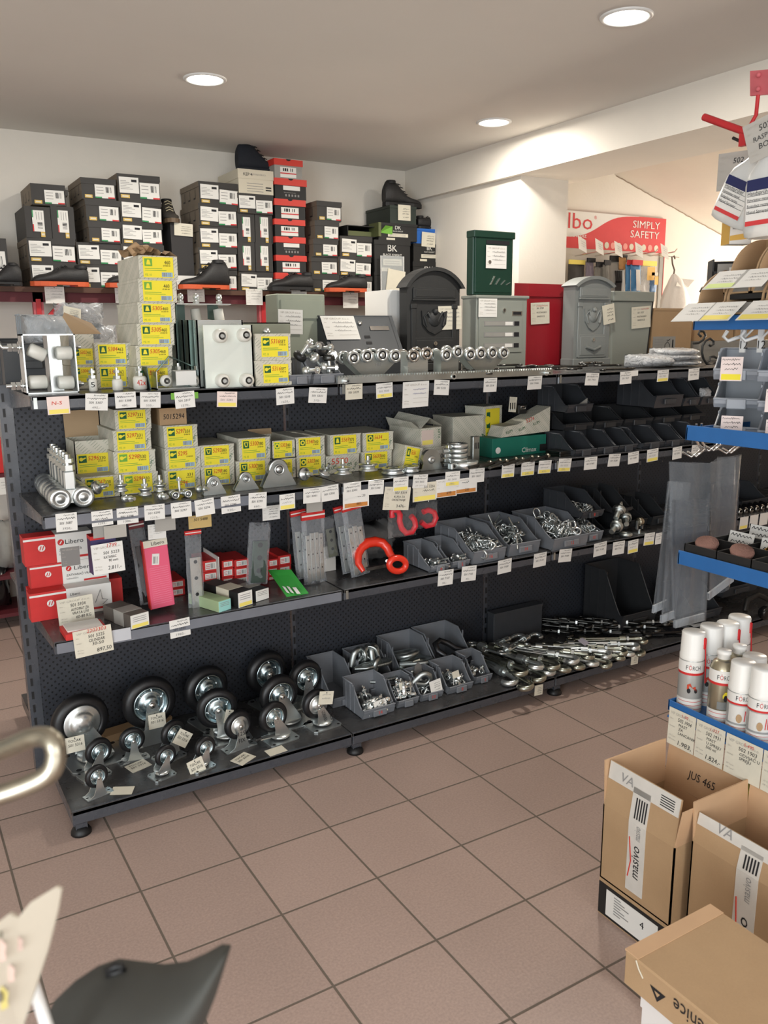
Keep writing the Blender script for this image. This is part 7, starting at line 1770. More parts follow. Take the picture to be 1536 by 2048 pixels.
def big(px,label,ls,base=CREAM,strip=None,Y=YU-.001,ry=0,rx=.03,form=True):
 x0,x1,z0,z1=rect(*px,Y);w,h=x1-x0,z1-z0
 return place_card('price_card',label,'price card',card_mesh(w,h,ls,base,form,strip),((x0+x1)/2,Y,z1),0,rx,ry,CP)
big((770,974,822,1020),'big cream price card over the left bagged red hook',[('501 5319',.4,.3,.11,INK),('KUKA ZA',.38,.46,.09,INK),('OKRETANJE',.3,.6,.09,INK),('3.476,-',.5,.88,.12,INK)],ry=.12)
big((686,981,738,1015),'white price card with an orange strip beside the slanting pouches',[('OS 20',.55,.4,.14,INK),('460,-',.5,.85,.14,INK)],PAPER,ORNG)
big((826,965,873,1002),'cream price card with a pale yellow strip over the right bagged hook',[('501 5256',.45,.3,.13,INK),('~',.4,.5,.12,INK,.5)],CREAM,YELP)
big((872,958,914,994),'left price card with an orange strip under the clamp stack',[('~',.5,.35,.14,INK,.4),('699',.5,.85,.15,INK)],PAPER,ORNG)
big((910,956,954,986),'right price card with an orange strip under the clamp stack',[('~',.3,.35,.15,INK,.5),('250',.45,.85,.16,INK)],PAPER,ORNG)
big((525,1011,560,1040),'white price card over the tall pouch with a grey-green plate',SCB,PAPER,Y=.16)
big((377,1030,423,1056),'brown price card marked 5488 over the narrow clear pouch',[('501 5488',.22,.42,.2,INK,.6)],mat('tan_card',(200,172,112),.8),Y=.14)
big((296,1048,332,1078),'white price card over the pink pack, nearest its header',SC,PAPER,Y=.14)
big((310,1034,351,1062),'grey price card above and right of the pink pack',(),mat('plain_grey_card',(170,166,158),.8),Y=.13)  # even grey card colour, shared by the other grey cards
big((208,1050,253,1076),'blank grey card hanging right of the topmost red and white box',(),mat('plain_grey_card',(170,166,158),.8),Y=.05)
big((186,1052,208,1076),'small plastic clip holder left of the blank grey card',(),GPAPER,Y=.06)
big((122,1094,160,1132),'grey translucent card hanging before the topmost red and white box',(),mat('grey_clear_card',(120,118,116),.4),Y=.06)
big((613,1004,645,1024),'small grey card on the widest hinge pouch',(),mat('plain_grey_card',(170,166,158),.8),Y=.15)
big((183,1086,247,1147),'large white price card reading KATANAC hanging before the red and white boxes',[('501 5223',.36,.36,.095,INK,.5),('KATANAC',.36,.5,.085,INK,.4),('90 mm',.5,.62,.085,INK,.3),('2.811,-',.46,.88,.12,INK,.42),('1799',.5,.14,.12,RINK,.3)],PAPER,Y=.07,ry=-.04)
big((114,1194,187,1248),'large cream price card reading AUTOMAT ZA VRATA leaning on the front red and white box',[('501 5934',.36,.34,.12,INK,.42),('AUTOMAT ZA',.36,.5,.1,INK,.5),('VRATA LIVI',.38,.64,.1,INK,.46),('60-80 KG',.48,.8,.11,INK,.42)],CREAM,Y=.20,ry=-.04)
big((146,1256,224,1310),'large cream price card reading CILINDAR on the lip of the third shelf',[('501 5225',.38,.34,.12,INK,.42),('CILINDAR',.38,.5,.11,INK,.42),('30-50',.46,.64,.11,INK,.3),('897,50',.56,.92,.14,INK,.38),('2203303',.36,.14,.13,RINK,.5)],CREAM,Y=.035,ry=-.05)
a=M();x0,x1,z0,z1=rect(183,1078,234,1147,.10);a.box(0,x1-x0,0,.05,0,z1-z0,mat('violet_blue_carton',(60,52,96),.6));a.box(0,x1-x0,-.0005,.05,z1-z0,z1-z0+.012,REDC);tag(a.build('padlock_box',None,(x0,.10,z0)),'small violet and red box hanging behind the KATANAC price card','box')
# shop goods glimpsed behind the left end of the shelving, on the red rack
for i,(px,m_,lab)in enumerate((((-30,880,12,945),REDC,'dark red carton glimpsed left of the shelving'),((-30,1130,26,1225),mat('black_gloss_pack',(20,20,22),.2),'pile of shiny black packs glimpsed left of the shelving'),((2,1050,34,1150),GPAPER,'grey wrapped roll glimpsed left of the shelving'))):
 Y=YW0+.05;x0,x1,z0,z1=rect(*px,Y);z0=[aty(6,q_,YW0+.04).z for q_ in(947,1228,1152)][i]+.001;x0-=.012*i;a=bag_mesh(x1-x0,z1-z0,.15,m_,120+i,.012)if i else M()
 if i==0:a.box(0,x1-x0,0,.2,0,z1-z0,m_,.003)
 tag(a.build(['carton','black_packs','wrapped_roll'][i],None,(x0,Y+(.15 if i else 0),z0)),lab,'goods')
a=card_mesh(.06,.09,SC,PAPER);q=aty(6,955,YW0+.02);place_card('price_card','white price card glimpsed left of the shelving at the picture edge','price card',a,q)
# ---------------------------------------------------------------- blue display rack at the right, facing left (front plane x = XR)
XR=1.40;YE=-1.088;YN=-2.45
def rx_(px,py,x=XR):return atx(px,py,x)
zs=[rx_(1387,632).z,rx_(1373,850).z,rx_(1357,1100).z,rx_(1340,1400).z]
t=thing('display_rack','blue-edged steel display rack along the right edge of the picture','shelf rack',(XR,YE,0))
lh=[rx_(1387,632).z-rx_(1387,660).z,rx_(1373,850).z-rx_(1373,880).z,rx_(1357,1100).z-rx_(1357,1128).z,.030]
LT=YN-YE
for i,z in enumerate(zs):
 a=M();a.box(0,.004,LT,0,z-lh[i],z,BLUE,.001);a.box(.004,.30,LT,0,z-lh[i],z-lh[i]+.006,BLUE)
 a.box(.0,.30,-.004,0,z-lh[i],z-(.0 if i==3 else .006),BLUE);a.build('shelf',t)
a=M()
for x in(.03,.27):a.box(x-.012,x+.012,-.96,-.93,.03,zs[0]-.02,WHT)
a.box(.03,.27,-.955,-.935,zs[1]-.2,zs[1]-.18,WHT);a.build('end_frame',t)
a=M();a.box(.2,.30,LT,0,.0,.03,BLK);a.build('plinth',t)
# curved cardboard disc boxes
def disc_box(label,pl,pr_,pb,z,xf,hgt=.115):
 y0,y1=rx_(pl,pb,xf).y,rx_(pr_,pb,xf).y;w=abs(y1-y0)
 t=thing('disc_box',label,'box',(xf,y0,z),0,'curved cardboard display boxes on the blue rack')
 ol=[(.0,0),(.15,0),(.15,hgt)]+[(.15-.13*math.sin(q),hgt*.28+hgt*.72*math.cos(q))for q in[PI/2*k/10 for k in range(1,11)]]+[(.0,hgt*.2)]
 for yy in(-.004,-w):a=M();a.prism(ol,.004,CARD,'XZ',yy);a.build('side_panel',t)
 a=M();a.box(.146,.15,-w,0,0,hgt,CARD);a.box(0,.15,-w,0,0,.004,CARD);a.build('tray',t)
 a=M();a.add([(-.0,-w,0),(-.0,0,0),(.022,0,hgt*.24),(.022,-w,hgt*.24)],[(0,1,2,3)],GPAPER);a.quad((-.001+.008,-w*.5,.01),(.007,-w*.3,.01),(.014,-w*.3,.02),(.014,-w*.5,.02),INK);a.build('front_flap',t)
 return y0,y1
cards=[]
ZB0=zs[0]+.002
for i,(pl,pr_)in enumerate(((1384,1437),(1440,1512),(1518,1590))):
 disc_box('curved cardboard disc box, '+['farthest','middle','nearest'][i]+' on the top blue shelf',pl,pr_,632,ZB0,XR+.004)
 y=rx_(pl+22,628,XR).y
 a=card_mesh(.085,.075,SC,PAPER,False,YELP if i else None);place_card('price_card','tilted white price card sticking out before the '+['farthest','middle','nearest'][i]+' disc box on the top blue shelf','price card',a,(XR-.004,y,ZB0+.028),-PI/2,-.95,0,'tilted price cards on the blue rack')
zu=rx_(1440,590,XR+.03).z
a=M();a.box(XR+.03,XR+.28,YN,YE-.06,zu-.012,zu,BOXB);a.box(XR+.26,XR+.28,YN,YE-.06,zu-.0,zu+.22,BOXB);tag(a.build('black_shelf',None),'narrow black shelf carrying the upper curved disc boxes','shelf')  # black upright at the back stands in for shade behind the disc boxes
for i,(pl,pr_)in enumerate(((1447,1500),(1503,1575))):
 disc_box('curved cardboard disc box, '+['farther','nearer'][i]+' on the upper black shelf',pl,pr_,575,zu+.002,XR+.035,.135)
 y=rx_(pl+16,560,XR+.02).y
 a=card_mesh(.085,.075,SC,PAPER,False,mat('pale_lime_strip',(214,230,150),.8)if i==0 else None);place_card('price_card','tilted white price card before the '+['farther','nearer'][i]+' disc box on the upper black shelf','price card',a,(XR+.03,y,zu+.055),-PI/2,-.95,0,'tilted price cards on the blue rack')
Yk=YE+.03;x0,x1,z0,z1=rect(1424,520,1470,580,Yk)
t=thing('storage_bin','black bin with two price cards at the far end of the blue rack','storage bin',(x0,Yk,z0),-.75)
a=M();a.box(0,.10,0,.08,0,.006,BOXB);a.box(0,.10,.074,.08,0,z1-z0,BOXB,.002);a.box(0,.004,0,.08,0,z1-z0,BOXB);a.box(.096,.10,0,.08,0,z1-z0,BOXB);a.box(0,.1,0,.004,0,(z1-z0)*.6,BOXB);a.build('tub',t)
for k in range(2):a=M();a.box(.012,.06,-.002,0,.002+(.03 if k else 0),.028+(.035 if k else 0),GPAPER);a.quad((.04,-.0024,.004+.03*k),(.055,-.0024,.004+.03*k),(.055,-.0024,.024+.03*k),(.04,-.0024,.024+.03*k),YELP if not k else PAPER);a.build('label',t)
a=M();a.tube([aty(1412,588,Yk),aty(1411,580,Yk),aty(1405,577,Yk),aty(1402,582,Yk),aty(1406,584,Yk)],.005,MBK,6);a.tube([aty(1412,590,Yk),aty(1418,575,Yk),aty(1424,568,Yk)],.004,MBK,6)
tag(a.build('curled_hook',None),'small black curled iron hook at the far end of the blue rack','hook')
# grey open bins, three rows of two
rows_=[(760,697),(816,760),(872,817)]
XBI=XR+.10
for ri,(pb,pt)in enumerate(rows_):
 for ci,(pl,pr_)in enumerate(((1432,1512),(1524,1604))):
  z0=rx_(1470,pb,XBI).z;z1=rx_(1470,pt,XBI+.05).z
  q=rx_((pl+pr_)/2,pb,XBI)
  place_bin('grey open bin, '+['top','middle','bottom'][ri]+' row, '+['farther','nearer'][ci]+' column on the blue rack',(XBI,q.y,z0),.112,.17,abs(z1-z0)*.97,mat('light_grey_bin_plastic',(146,150,156),.4),-1.08,'',.34,.55,'grey open bins on the blue rack')
  y0=y1=q.y
  if(ri,ci)in((0,0),(2,0),(1,1),(2,1)):
   a=card_mesh(.052,.06 if ri==0 else .055,[('~',.06,.16,.09,INK,.8),('~',.1,.36,.11,INK,.8),('~',.2,.56,.11,INK,.6)],mat('pinkish_tag',(232,214,206),.85),False,YEL if ri==0 else None)
   place_card('price_card','handwritten price card on the '+['top','middle','bottom'][ri]+' row, '+['farther','nearer'][ci]+' column grey bin','price card',a,(XBI-.012,(y0+y1)/2+.006,z0+abs(z1-z0)*(.75 if ri==0 else .8)),-1.08,-.12,0,'price cards on the grey open bins')
   # white plastic hooks on strips above the bins
for i,(pa,pb)in enumerate(((1479,1508),(1514,1536))):
 y=rx_(pa,690,XR+.16).y;t=thing('plastic_hook_strip','white plastic strip with curled hook behind the grey bins, '+['left','right'][i],'hook',(XR+.16,y,rx_(pa,705,XR+.16).z))
 a=M();a.box(0,.004,-.016,.0,0,.08,WHT);a.text('12',(-.0006,-.003,.01),(0,-1,0),SZ,.02,INK);a.build('strip',t)
 a=M();a.tube([(0,0,.04),(-.02,.02,.03),(-.02,.035,.04),(-.012,.03,.055)],.005,WHT,6);a.tube([(0,-.016,.04),(-.01,-.06,.075)],.003,WHT,6);a.build('hook',t)
 # chrome hooks and hanging plastic sleeves beyond the far end
HK=[]
for i,(px,py,lab)in enumerate(((1385,912,'left chrome double hook holding the long sleeves'),(1420,900,'middle chrome double hook at the end of the blue rack'),(1455,905,'right chrome double hook holding the crinkled sleeves'))):
 Yk=-.99+.0*i;q=aty(px,py,Yk);t=thing('wire_hook',lab,'hook',q)
 base=aty(px+(18 if i else 8),848,YE-.01)-q
 for s in(0,1):
  a=M();o=Vector((.02*s,0,0));a.tube([o+base,o+base*.9+Vector((0,0,-.03)),o+Vector((.01,-.02,.02)),o+Vector((-.005,0,-.002)),o+Vector((-.03,.01,.012))],.0032,CHROME,6);a.build('wire',t)
SLV=film('grey_sleeve',(150,155,160),.10,.2,.6,9)
def sleeve(label,quad,Yk,seed,hem=True):
 """quad: four photo points tl,tr,br,bl on plane y=Yk"""
 P4=[aty(px,py,Yk)for px,py in quad];r=random.Random(seed);nu,nv=8,18;a=M();vs=[]
 for s in(0,1):
  for j in range(nv+1):
   v=j/nv;L_=P4[0].lerp(P4[3],v);R_=P4[1].lerp(P4[2],v)
   for i in range(nu+1):
    u=i/nu;p=L_.lerp(R_,u);e=math.sin(u*PI)*.010+.0015
    vs.append((p.x,p.y+(e if s else-e)+.007*math.sin(u*9+seed+v*1.5),p.z))
 N=(nu+1)*(nv+1);fs=[]
 for s in(0,1):
  for j in range(nv):
   for i in range(nu):
    b=s*N+j*(nu+1)+i;f=(b,b+nu+1,b+nu+2,b+1);fs.append(f if s==0 else f[::-1])
 a.add(vs,fs,SLV,True)
 t=thing('plastic_sleeve',label,'plastic sleeve',(0,0,0),0,'clear sleeves hanging at the end of the blue rack');a.build('sleeve_film',t)
 if hem:
  b=M();p,q=P4[3],P4[2];up=(P4[0]-P4[3]).normalized()*.022;o=Vector((0,-.0035,0))
  b.add([tuple(p+o),tuple(q+o),tuple(q+up+o),tuple(p+up+o),tuple(p-o),tuple(q-o),tuple(q+up-o),tuple(p+up-o)],[(0,1,2,3),(7,6,5,4),(0,4,5,1),(3,2,6,7)],film('sleeve_hem',(196,202,208),.4,.3,.2,30));b.build('hem',t)
  # dark leaf inside
 b=M();c=[P4[0].lerp(P4[3],.22),P4[1].lerp(P4[2],.22),P4[1].lerp(P4[2],.93),P4[0].lerp(P4[3],.93)];b.add([tuple(p)for p in c],[(0,1,2,3)],film('smoky_leaf',(96,100,106),.32,.3,.3,12));b.build('leaf',t)
sleeve('front wide clear sleeve hanging at the end of the blue rack',((1342,924),(1419,926),(1408,1240),(1349,1256)),-1.02,1)
sleeve('slanting clear sleeve left of the wide one',((1346,962),(1376,965),(1347,1236),(1321,1246)),-.985,2)
sleeve('leftmost narrow slanting clear sleeve',((1336,962),(1362,966),(1332,1214),(1305,1226)),-.96,3)
sleeve('right crinkled clear sleeve on the farther hook',((1418,924),(1484,908),(1466,1162),(1416,1200)),-.95,4)
sleeve('second right crinkled sleeve behind the others',((1432,916),(1474,912),(1472,1070),(1428,1090)),-.91,5,False)
# compartment tray on the third blue shelf
zt=zs[2]+.004
def ty(px,py):return rx_(px,py,XR+.02)
t=thing('compartment_tray','black compartment tray of small fittings on the third blue shelf','tray',(XR+.008,YE-.012,zs[2]-lh[2]+.008))
a=M();W_,D_=.27,1.2;hh=lh[2]+.012
a.box(0,W_,-D_,0,0,.003,BOXB);a.box(0,.003,-D_,0,0,hh,BOXB);a.box(W_-.003,W_,-D_,0,0,hh+.02,BOXB);a.box(0,W_,-.003,0,0,hh,BOXB)
for k in range(1,12):a.box(0,W_,-k*.1-.0015,-k*.1+.0015,0,hh,BOXB)
for x in(.09,.18):a.box(x-.0015,x+.0015,-D_,0,0,hh+.006,BOXB)
a.build('tray_grid',t)
zc=zs[2]
r=random.Random(17)
for i in range(5):
 for j in range(3):
  if(i,j)in((0,0),(1,0)):continue
  a=card_mesh(.075,.036,[('~',.06,.4,.28,INK,.85),('~',.1,.85,.3,INK,.8)],PAPER,False)
  place_card('label_card','small handwritten card in the compartment tray, '+ORD[i]+' cell from the far end, '+['front','middle','rear'][j]+' row','label',a,(XR+.02+.09*j+.07,YE-.06-.1*i,zc+.030+.006*j),-PI/2+r.uniform(-.15,.15),-.25,0,'handwritten cards in the compartment tray')
for i in range(2):
 t2=thing('wire_brush',['far','near'][i]+' reddish brush in the compartment tray','brush',(XR+.05,YE-.05-.1*i,zc-.004),.3*i,'brushes in the compartment tray',(0,-.35,.6+.4*i))
 a=M();a.lathe([(0,0),(.018,0),(.03,.03),(.028,.036),(0,.03)],mat('rust_bristle',(142,104,92),.9,bump=1,bscale=300),16);a.build('bristles',t2)
 a=M();a.cyl((0,0,0),(0,0,-.012),.012,ZINC,14);a.build('collar',t2)
for i in range(7):
 a=M();a.cyl((0,0,0),(0,0,.022),.006,mat('brass',(196,160,84),.25,1.0),10);hexnut(a,(0,0,.006),'Z',.010,.007,MATS['brass'])
 tag(a.build('brass_fitting',None,(XR+.05+.09*(i%3),YE-.16-.1*(i//2),zc+.004),(r.uniform(-.6,.6),r.uniform(-.6,.6),0)),'small brass fitting lying in the compartment tray','fitting','brass fittings in the compartment tray')
t2=bag_mesh(.09,.12,.04,FILM2,55,.012);o=t2.build('clear_bag',None,(XR+.13,YE-.26,zc+.03),(0,0,-PI/2+.6));tag(o,'crinkled clear bag standing on the compartment tray','bag')
a=card_mesh(.06,.075,SC,PAPER,False,YEL);place_card('price_card','white price card with yellow strip on the crinkled bag of the compartment tray','price card',a,(XR+.10,YE-.30,zc+.115),-PI/2+.4,-.1,.5)
# spray can basket with hanging price forms
def spray(label,px,ptop,xk,kind=0,nozzle=True,rot=0):
 q=atx(px,ptop,xk);r_=.0325;H=.265;zb=zs[3]-.045
 H=max(.2,q.z-zb)if kind!=1 else max(.18,q.z-zb)
 t=thing('spray_can',label,'spray can',(q.x,q.y,zb),rot,'spray cans in the blue basket')
 hb=H-.075 if kind!=1 else H-.045
 a=M();CAN=mat('silver_grey_can',(176,176,172),.35,.3);a.lathe([(0,0),(r_*.93,0),(r_,.004),(r_,hb-.004),(r_*.96,hb)]+([(r_*.9,hb+.004),(0,hb+.004)]if kind!=1 else[(r_*.75,hb+.016),(r_*.45,hb+.024),(0,hb+.024)]),CAN if kind!=1 else mat('gold_grey_can',(170,162,140),.3,.8),28)
 a.build('can_body',t)
 b=M();R=r_+.0006
 def band(z0,z1,m,a0=-1.6,a1=1.6,n=20,dr=0):
  vs=[]
  for k in range(n+1):
   an=-PI*.72+(a0+(a1-a0)*k/n);vs+=[((R+dr)*math.cos(an),(R+dr)*math.sin(an),z0),((R+dr)*math.cos(an),(R+dr)*math.sin(an),z1)]
  b.add(vs,[(2*k,2*k+2,2*k+3,2*k+1)for k in range(n)],m,True)
 band(hb*.80,hb*.985,PAPER,-3.1,3.1,40);band(hb*.76,hb*.80,REDC,-3.1,3.1,40)
 band(hb*.0,hb*.36,mat('pale_silver_print',(214,212,206),.4));
 for k in range(5):band(hb*(.05+.065*k),hb*(.058+.065*k),REDC,-1.2,1.0,16,.0003)
 def curved(s,zc,h,m,a0,a1):
  vs,fs,x0,x1,y0,y1=text_geo(s)
  out=[]
  for(x,y)in vs:
   u=(x-x0)/(x1-x0);an=-PI*.72+a0+(a1-a0)*u;out.append(((R+.0005)*math.cos(an),(R+.0005)*math.sin(an),zc+(y-y0)/(y1-y0)*h))
  b.add(out,fs,m)
 curved('F',hb*.85,.012,INK,-.62,-.46);curved('Ö',hb*.85,.016,REDC,-.40,-.16);curved('RCH',hb*.85,.012,INK,-.10,.52)
 if kind==0:
  for(u,z,s)in((-.3,.5,.9),(.25,.5,.8)):vs=[((R+.0008)*math.cos(-PI*.72+u+.16*s*math.cos(k*PI/6)),(R+.0008)*math.sin(-PI*.72+u+.16*s*math.cos(k*PI/6)),hb*z+.008*s*math.sin(k*PI/6))for k in range(12)];b.add(vs,[tuple(range(12))],INK)
  vs=[((R+.0009)*math.cos(-PI*.72+u),(R+.0009)*math.sin(-PI*.72+u),hb*z)for u,z in((-.45,.52),(.3,.50),(.2,.58),(-.05,.56),(-.2,.63),(-.45,.60))];b.add(vs,[tuple(range(6))],mat('motorbike_red_print',(190,70,44),.5))
 elif kind==1:
  vs=[((R+.0009)*math.cos(-PI*.72+u),(R+.0009)*math.sin(-PI*.72+u),hb*z)for u,z in((-.1,.56),(.5,.55),(.5,.6),(.3,.66),(.05,.66),(-.12,.61))];b.add(vs,[tuple(range(6))],YEL)
  vs=[((R+.0011)*math.cos(-PI*.72+.1+.14*math.cos(k*PI/6)),(R+.0011)*math.sin(-PI*.72+.1+.14*math.cos(k*PI/6)),hb*.56+.009*math.sin(k*PI/6))for k in range(12)];b.add(vs,[tuple(range(12))],INK)
  band(hb*.38,hb*.5,mat('mid_grey_print',(120,122,120),.5),-.5,.5)
 else:
  band(hb*.40,hb*.74,mat('pale_silver_print'),-1.2,1.2)
  for k in range(3):vs=[((R+.0009)*math.cos(-PI*.72+u),(R+.0009)*math.sin(-PI*.72+u),hb*z)for u,z in((.05+.18*k,.45),(.12+.18*k,.45),(.18+.14*k,.66),(.11+.14*k,.66))];b.add(vs,[(0,1,2,3)],FRED)
  vs=[((R+.0009)*math.cos(-PI*.72-.3+.22*math.cos(k*PI/6)),(R+.0009)*math.sin(-PI*.72-.3+.22*math.cos(k*PI/6)),hb*.5+.012*math.sin(k*PI/6))for k in range(12)];b.add(vs,[tuple(range(12))],CARD)
 b.build('printed_label',t)
 c=M()
 if kind==1:c.lathe([(r_*.45,hb+.022),(r_*.5,hb+.024),(r_*.48,hb+.034),(r_*.56,hb+.036),(r_*.54,H),(0,H)],WCAP,18);c.build('nozzle_cap',t)
 else:
  c.lathe([(r_*1.0,hb),(r_*1.01,hb+.012),(r_*.97,hb+.014),(r_*.93,H-.004),(r_*.88,H),(0,H-.002)],WCAP,26);c.build('cap',t)
  if nozzle:
   c=M();c.box(r_*.1,r_*.5,-r_*1.02,-r_*.8,H-.045,H-.012,mat('red_plastic_tab',(206,40,44),.4),.005);c.tube([(r_*.32,-r_*1.0,H-.04),(r_*.36,-r_*1.08,H-.08),(r_*.42,-r_*1.12,H-.14)],.0018,MATS['red_plastic_tab'],5);c.build('red_straw',t)
 return t
spray('spray can with a red motorbike picture at the far corner of the blue basket',1388,1262,XR+.045,0)
spray('gold-shouldered spray can with a yellow car picture, front row',1449,1300,XR+.05,1)
spray('white-capped spray can, third in the front row of the basket',1488,1323,XR+.045,2,False)
spray('white-capped spray can, nearest in the front row at the picture edge',1530,1335,XR+.045,2,False)
spray('white-capped spray can directly behind the motorbike one',1424,1250,XR+.12,0,False)
spray('white-capped spray can, second of the rear row',1456,1245,XR+.18,0)
spray('white-capped spray can at the rear far corner with a long red straw',1480,1232,XR+.25,0)
spray('white nozzle-capped can between the two rows of the basket',1480,1290,XR+.13,1)
spray('low white-capped can behind the third front one',1510,1312,XR+.13,2,False)
t=[o for o in bpy.data.objects if o.name=='display_rack'][0]
a=M();a.box(.0,.30,LT,0,zs[3]-.052,zs[3]-.046,BLUE);a.box(.296,.30,LT,0,zs[3]-.05,zs[3],BLUE);a.build('basket_floor',t)
FORM=[('502 1904',('MAST','ZA','LANCANIK'),'1.983,','1-30','far'),('502 1931',('MAST','U SPREJU','500 ml'),'1.824,-','1-327','middle'),('502 1903',('ODVIJAČ U','SPREJU'),'','S-490','near'),('502 1912',('SPREJ',),'','S-400','nearest, picture-edge')]
ys=[rx_(1341,1412).y,rx_(1395,1445).y,rx_(1454,1480).y,rx_(1528,1520).y]
wc=[abs(rx_(1394,1445).y-ys[0]),abs(rx_(1452,1480).y-ys[1]),abs(rx_(1527,1520).y-ys[2]),.1]
for i,(c,names_,pr_,red,wh)in enumerate(FORM):
 h=rx_(1341,1408).z-rx_(1338,1480).z
 ls=[(c,.36,.30,.095,INK,.5)]+[(s,.40,.42+.11*k,.075,INK)for k,s in enumerate(names_)]+([(pr_,.42,.92,.12,INK,.5)]if pr_ else[])+[(red,.5,.14,.08,RINK)]
 place_card('price_card',wh+' white price form with handwriting on the blue basket','price card',card_mesh(wc[i]*.985,h,ls,CREAM,True),(XR-.003,ys[i]-wc[i]/2,zs[3]-.016),-PI/2,-.03,0,'price forms on the blue basket')
 # red hanging arm with plastic spray bottles
xk=1.46
def rp(px,py,x=xk):return atx(px,py,x)
t=thing('hanging_arm','red steel arm and plate holding the plastic spray bottles at upper right','bracket',(0,0,0))
a=M();a.tube([rp(1408,234),rp(1480,260),rp(1500,266),rp(1560,285)],.0085,REDM,10);a.build('arm_tube',t)
a=M();c=[rp(1500,142,xk+.02),rp(1545,138,xk+.02),rp(1545,188,xk+.02),rp(1500,192,xk+.02)];n_=Vector((.006,0,0))
a.add([tuple(v)for v in c]+[tuple(v+n_)for v in c],[(3,2,1,0),(4,5,6,7),(0,1,5,4),(1,2,6,5),(2,3,7,6),(3,0,4,7)],REDD)
for px,py in((1517,150),(1516,178)):a.sphere(tuple(rp(px,py,xk+.016)),.006,REDD,10,6)
a.build('plate',t)
a=M();a.tube([rp(1516,190,xk+.02),rp(1512,230,xk+.02),rp(1494,262),rp(1486,290)],.005,REDM,6);a.box(rp(1488,270).x-.006,rp(1488,270).x+.006,rp(1488,270).y-.009,rp(1488,270).y+.009,rp(1488,292).z,rp(1488,266).z,REDM);a.build('stem',t)
a=M();a.tube([rp(1466,276),rp(1488,286)],.004,BOXB,6);a.build('pin',t)
a=M();pq=rp(1600,165,xk+.05);a.tube([rp(1525,165,xk+.03),pq,Vector((pq.x,pq.y,zs[0]))],.01,REDM,8);a.build('support_post',t)
BOT=film('frosted_bottle',(226,228,226),.62,.3,.05,5)
def bottle(label,pb,pn,wpx,x,seed,big=False):
 """pb/pn photo points of base centre and neck on plane x"""
 b,n=rp(*pb,x),rp(*pn,x);ax=(n-b);L=ax.length;k=(rp(pb[0]+wpx,pb[1],x)-rp(pb[0],pb[1],x)).length/2
 t=thing('spray_bottle',label,'spray bottle',b,0,'plastic spray bottles on the red arm')
 zq=ax.normalized();side=Vector((0,-1,.0));side=(side-zq*side.dot(zq)).normalized();nrm=side.cross(zq)
 if nrm.x>0:nrm=-nrm
 rings=[]
 for v,wd,dp in((0,.80,.8),(.02,.95,.95),(.08,1,1),(.55,1,1),(.68,.86,.92),(.80,.55,.7),(.90,.36,.5),(.93,.30,.42),(1.0,.30,.42)):
  r=[]
  for i in range(20):
   an=2*PI*i/20;c_,s_=math.cos(an),math.sin(an);e=lambda q:math.copysign(abs(q)**.7,q)
   r.append(tuple(zq*(L*v)+side*(k*wd*e(c_))+nrm*(k*.62*dp*e(s_))))
  rings.append(r)
 a=M();a.loft(rings,BOT);a.build('bottle_body',t)
 a=M();o=nrm*(k*.66)
 def Q(u,v):return tuple(o*(1.0)+side*(k*u)+zq*(L*v))
 def lab(u0,v0,u1,v1,m,lift):q_=[Vector(Q(u0,v0)),Vector(Q(u1,v0)),Vector(Q(u1,v1)),Vector(Q(u0,v1))];a.add([tuple(p+nrm*lift)for p in q_],[(0,1,2,3)],m)
 lab(-.62,.12,.72,.60,PAPER,0);lab(-.62,.48,.72,.60,mat('navy_print',(28,36,84),.5),.0006);lab(-.62,.12,.72,.17,FRED,.0006)
 for i in range(4):lab(-.58,.245+.06*i,.68,.25+.06*i,INK,.0006)
 for i,s in enumerate(('Handsprüher','Pulverisateur manuel','Rozpylacz reczny','Hand Sprayer')):
  a.text(s,Vector(Q(-.56,.435-.062*i))+nrm*.0008,side,zq,.009 if i==0 else .006,INK,width=k*(1.0 if i==0 else .9))
 a.build('label',t)
 a=M();a.cyl(tuple(zq*L*.98),tuple(zq*L*1.12),k*.34,mat('blue_trigger_plastic',(36,84,170),.4),16);a.box(-.0,.001,0,.001,0,.001,MATS['blue_trigger_plastic']);a.build('collar',t)
 return t
bottle('left plastic spray bottle with a blue, white and red label, hanging aslant',(1462,448),(1530,300),84,xk-.02,1)
bottle('right plastic spray bottle cut by the picture edge',(1540,474),(1552,280),100,xk-.06,2)
place_card('price_card','grey-white price form hanging behind the left spray bottle','price card',card_mesh(.075,.09,[('502',.5,.3,.14,INK)],mat('plain_grey_card',(170,166,158),.8),True),rp(1468,304,xk+.08),-PI/2+.3,0,0)
place_card('price_card','price form reading BOCA on the right spray bottle','price card',card_mesh(.085,.085,[('502',.4,.3,.15,INK),('RASPRŠIVAČ',.2,.52,.12,INK),('BOCA',.3,.74,.14,INK)],mat('plain_grey_card'),True),rp(1522,236,xk-.09),-PI/2+.2,0,-.3)
q=rp(1472,490,xk+.1)
t=thing('small_box','small white and ochre carton hanging below the spray bottles','box',q,-.4)
a=M();a.box(-.03,.03,-.02,.02,0,.07,PAPER,.001);a.quad((-.03,-.0206,.008),(.03,-.0206,.014),(.03,-.0206,.03),(-.03,-.0206,.02),mat('ochre_insert',(216,172,84),.7));a.quad((-.031,-.02,.0),(-.031,.02,0),(-.031,.02,.07),(-.031,-.02,.07),mat('ochre_insert'))
for i in range(4):a.quad((-.024,-.0206,.036+.008*i),(.02,-.0206,.036+.008*i),(.02,-.0206,.039+.008*i),(-.024,-.0206,.039+.008*i),GREY)
a.build('carton_body',t)
a=M();a.tube([(0,0,.07),(0,0,.2)],.001,CHROME,4);a.build('thread',t)
